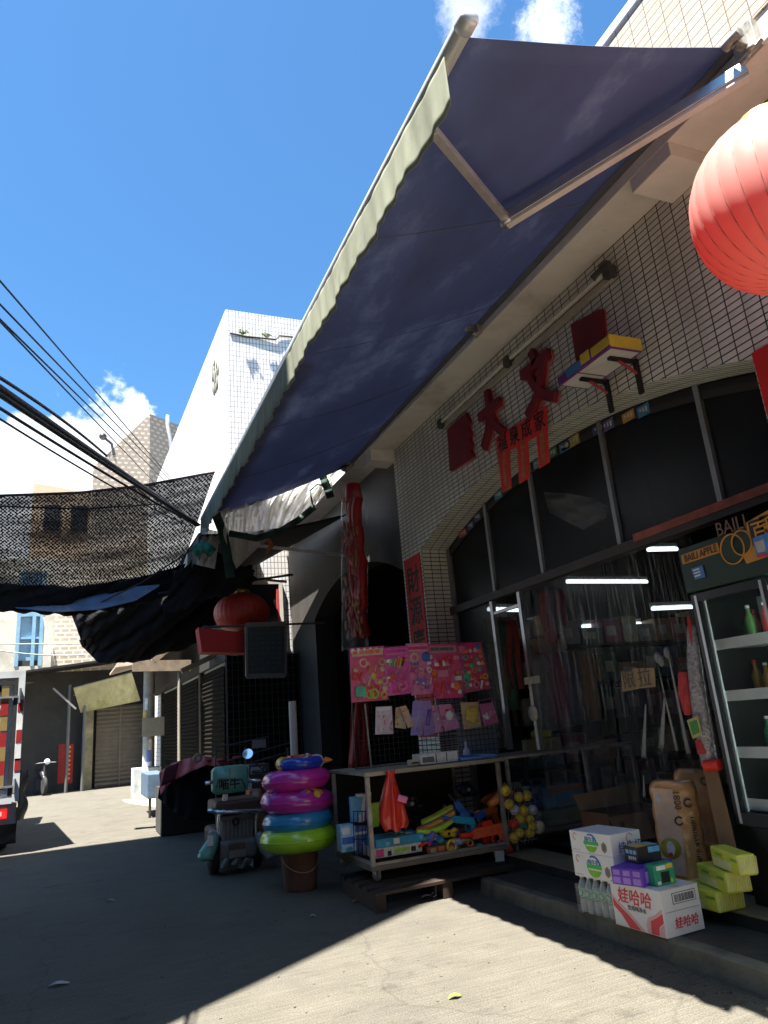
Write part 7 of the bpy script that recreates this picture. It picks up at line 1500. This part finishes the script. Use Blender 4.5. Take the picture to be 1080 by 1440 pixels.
# ---- inside the shop: tube lamps, shelves, curtain strips, cardboard sign
tubel = M('tube_lit', (.8, .85, .85), rough=.4, emit=(.75, .93, 1.), estr=.45, var=0)
for (p, q_, y, lab) in (((797, 818), (910, 818), 7.55, 'lit ceiling tube, longest one behind the curtain strips'), ((819, 881), (901, 877), 7.6, 'lit ceiling tube hanging lower below the longest one'), ((917, 856), (973, 853.5), 6.6, 'lit ceiling tube to the right beside the fridge header'), ((686, 857), (729, 858), 7.6, 'lit ceiling tube seen through the left window'), ((911, 773), (952, 772), 6.1, 'short lit ceiling tube right under the transom')):
    a, b = W(*p, Y=y), W(*q_, Y=y); t = thing('ceiling_tube', lab, 'ceiling light', (a+b)/2); m = MB(); m.tube([a, b], .022, 10); m.build('tube', tubel, t)
    m = MB(); m.bar(a+Vector((0, .01, .05)), b+Vector((0, .01, .05)), .05, .04); m.build('batten', wht, t); m = MB(); m.tube([(a+b)/2+Vector((0, .01, .07)), Vector(((a+b).x/2, y+.01, 3.94))], .006, 6); m.build('cord', ink, t)
rr = random.Random(21)
for (x0, x1, y0, y1, nm, lab) in ((8.3, 8.85, 2.2, 7.2, 'goods_shelf', 'long dim goods shelf along the back wall of the shop'), (4.6, 8.0, 7.25, 7.68, 'goods_shelf', 'dim goods shelf on the side wall behind the counter')):
    t = thing(nm, lab, 'shelf', ((x0+x1)/2, (y0+y1)/2, .19))
    for z in (.3, .75, 1.2, 1.65, 2.1):
        m = MB(); m.box((x0, y0, z), (x1, y1, z+.02)); m.build('board', steel, t)
    for x, y in ((x0+.02, y0+.02), (x1-.02, y0+.02), (x0+.02, y1-.02), (x1-.02, y1-.02)):
        m = MB(); m.box((x-.015, y-.015, .19), (x+.015, y+.015, 2.4)); m.build('post', steel, t)
gcols = [P_('goods_%d' % k, c, v=.4, s=14) for k, c in enumerate(((.3, .06, .06), (.1, .12, .2), (.35, .3, .2), (.06, .14, .1), (.3, .2, .1), (.22, .22, .24), (.25, .08, .14)))]
gn = ['dull red', 'slate blue', 'straw', 'dark green', 'brown', 'grey', 'plum']
for z, zn in ((.322, 'bottom'), (.772, 'second'), (1.222, 'middle'), (1.672, 'fourth'), (2.122, 'top')):
    x = 4.7
    while x < 7.8:
        w_ = rr.uniform(.22, .4); h = rr.uniform(.2, .38); k = rr.randrange(7); y = 7.28+rr.uniform(0, .05)
        t = thing('goods_box', '%s packet on the %s board of the side shelf' % (gn[k], zn), 'packet', (x+w_/2, y+.12, z), group='goods on the side shelf')
        m = MB(); m.box((x, y, z), (x+w_-.03, y+.25, z+h)); m.build('box', gcols[k], t, bevel=.006); m = MB(); m.box((x+.03, y-.003, z+h*.3), (x+w_*.6, y-.001, z+h*.7)); m.build('label', P_('goods_label', (.4, .38, .34), v=.3), t); x += w_
# goods hanging from a rail near the window
for i, (px, y0_, y1_, w_, k, y) in enumerate(((770, 830, 905, 7, 0, 6.95), (779, 825, 890, 6, 1, 6.95), (788, 828, 880, 6, 6, 6.95), (700, 872, 985, 9, 4, 7.1), (712, 872, 1000, 7, 3, 7.1), (722, 872, 970, 7, 0, 7.1), (765, 920, 1030, 12, 5, 6.95), (785, 918, 1025, 14, 6, 6.95), (806, 915, 1020, 10, 1, 6.95), (826, 915, 1015, 12, 4, 6.95))):
    a, b = W(px-w_/2, y1_, Y=y), W(px+w_/2, y0_, Y=y); t = thing('hanging_goods', ['dull red', 'slate blue', 'plum', 'brown', 'dark green', 'rust red', 'grey', 'wine', 'blue black', 'umber'][i]+' packet hanging in the dim shop window', 'packet', ((a.x+b.x)/2, y, a.z), group='goods hanging in the window')
    m = MB(); m.grid(lambda u, v: Vector((a.x+(b.x-a.x)*u+.01*math.sin(v*9), y+.02*math.sin(u*9+v*5), b.z+(a.z-b.z)*v)), 6, 8); m.build('packet', gcols[k], t, solid=.02); m = MB(); m.tube([(a.x*.5+b.x*.5, y, b.z), (a.x*.5+b.x*.5, y, 2.7)], .003, 4); m.build('string', ink, t)
lb1 = [toybox('shelf_light_box', 'pale lit carton high on the rack seen through the left window', 'carton', (694, 868, 726, 908), .2, P_('lit_cream', (.6, .52, .4), v=.2), y=7.2), toybox('shelf_light_box', 'pale carton under the tube right of the window post', 'carton', (757, 866, 790, 892), .2, P_('lit_cream', (.6, .52, .4)), y=7.2), toybox('shelf_light_box', 'pale carton below the other pale carton right of the post', 'carton', (752, 898, 792, 920), .2, P_('lit_pink', (.45, .33, .28), v=.2), y=7.2)]
# clear strips of the door curtain
pc_ = thing('strip_curtain', 'clear plastic strip curtain hanging across the shop doorway', 'curtain', (4.02, 5, 2.5))
stripm = clear_mat('strip_film', (.6, .61, .61), clear=.978, rough=.15, streak=.28, scale=9, stretch=(9, 9, .25), spec=.5, fres=.2)  # streaks put the curtain's tube-lit highlights into the film as pale cloudiness
for k in range(4):
    y = 5.95-k*.54; m = MB(); s = rr.uniform(0, 6)
    m.grid(lambda u, v: Vector((4.0+.025*math.sin(u*11+s+v*2)+.012*(k % 2), y-.56*u*(1-.05*v), 2.54-v*(2.2+.1*math.sin(s)))), 6, 16); m.build('strip', stripm, pc_)
torn = M('torn_film', (.3, .29, .27), rough=.35, var=.3, scale=12, stretch=(3, 3, .5))
for (pts, w_) in (((908, 990, 905, 1065), 7), ((935, 975, 930, 1052), 8), ((925, 935, 952, 1055), 4), ((940, 920, 968, 1060), 6), ((905, 1090, 906, 1120), 4)):
    m = MB(); m.grid(lambda u, v: W(pts[0]+(pts[2]-pts[0])*v+(u-.5)*w_*(.25+.75*v), pts[1]+(pts[3]-pts[1])*v+(2 if int(u*4) % 2 else -2)*v*v, X=3.97), 4, 12); m.build('torn_strip', torn, pc_, solid=.003)
m = MB()
for px, py in ((925, 925), (930, 930), (938, 918)): m.ball(W(px, py, X=3.95), .03, 8, 6, (.6, 1, 1.4))
m.build('knotted_end', torn, pc_)
cs2 = thing('cardboard_sign', 'torn cardboard sign with handwriting hung on the curtain', 'sign', W(896, 956, X=3.93))
q = [W(*p, X=3.94) for p in ((873, 945), (889, 942), (889, 940), (920, 939), (922, 966), (900, 968), (875, 973))]; m = MB(); m.prism(q, (.005, 0, 0)); m.build('card', M('sign_card', (.42, .29, .15), rough=.8), cs2)
for s, c, z in (('限', (884, 957), .15), ('拉', (906, 954), .15)): text(s, z, P_('marker_ink', (.07, .045, .03)), cs2, W(*c, X=3.935), (0, -1, 0), (0, 0, 1))
q = thing('round_tag', 'pale round paper disc stuck on the window post', 'tag', W(750, 1003, X=4.0)); m = MB(); m.lathe([(0, 0), (.075, 0), (.075, .006), (0, .006)], 24, W(750, 1003, X=3.99), axis=(-1, 0, 0)); m.build('disc', P_('disc_paper', (.4, .38, .34)), q)
q = thing('paper_strip', 'pale paper strip taped across the window post', 'tag', W(748, 956, X=4.0)); a = W(737, 953, X=3.99); b = W(760, 960, X=3.99); m = MB(); m.box((3.985, b.y, b.z), (3.99, a.y, a.z)); m.build('paper', P_('strip_paper', (.33, .36, .26)), q)
# crumpled white plastic behind the upper panes
wpz = thing('crumpled_plastic', 'crumpled white plastic sheet caught behind the upper window panes', 'plastic sheet', W(810, 715, X=4.2))
m = MB(); TT = [(765, 692), (800, 694), (830, 700), (855, 712)]; BB = [(772, 720), (800, 735), (820, 745), (852, 728)]
m.grid(lambda u, v: W(*[interp(TT, u)[k]*(1-v)+interp(BB, u)[k]*v for k in (0, 1)], X=4.2+.05*math.sin(u*13+v*9)+.03*math.sin(v*17)), 24, 12); m.build('sheet', M('white_film', (.85, .86, .86), rough=.4, var=.3), wpz, solid=.003)
# litter on the street
for i, (px, py, s, mt_, lab) in enumerate(((640, 1404, .03, lime, 'fallen lime green leaf on the sunlit concrete'), (83, 1386, .05, P_('litter_grey', (.3, .3, .3)), 'scrap of grey paper on the shaded street'), (440, 1290, .02, P_('litter_grey', (.3, .3, .3)), 'tiny paper scrap on the shaded street near the pallet'), (600, 1262, .035, P_('litter_white', (.5, .5, .5)), 'white litter scrap by the end of the step'), (612, 1258, .03, P_('litter_white', (.5, .5, .5)), 'second white litter scrap nearer the step'), (155, 1268, .03, P_('litter_grey', (.3, .3, .3)), 'small pale scrap far out on the shaded street'), (505, 1268, .05, P_('litter_brown', (.2, .1, .06)), 'brown litter scrap lying against the pallet'))):
    c = W(px, py, Z=.0); rr = random.Random(i); m = MB(); m.grid(lambda u, v: c+Vector(((u-.5)*s*2.4, (v-.5)*s*(1-abs(u-.5)*1.5)*1.4, .006+.012*math.sin(u*3.1)+.004*math.sin(v*7+u*5))), 6, 4); o = m.build('litter', mt_, None, loc=c, solid=.002); tag(o, lab, 'litter')

gm = MB(); rr = random.Random(77)
for k in range(420):
    if k < 260: x, y = 3.05-abs(rr.gauss(0, .10)), rr.uniform(2.6, 5.7)
    else: x, y = rr.uniform(.2, 3.0), rr.uniform(2.8, 8)
    s_ = rr.uniform(.003, .009); gm.ball((x, y, s_*.4), s_, 5, 3, (1, rr.uniform(.6, 1.4), .6), smooth=False)
structure(gm.build('grit', M('grit_grey', (.12, .11, .09), rough=.9, var=.5, scale=40)), 'loose grit and crumbs along the foot of the step', kind='stuff', cat='grit')
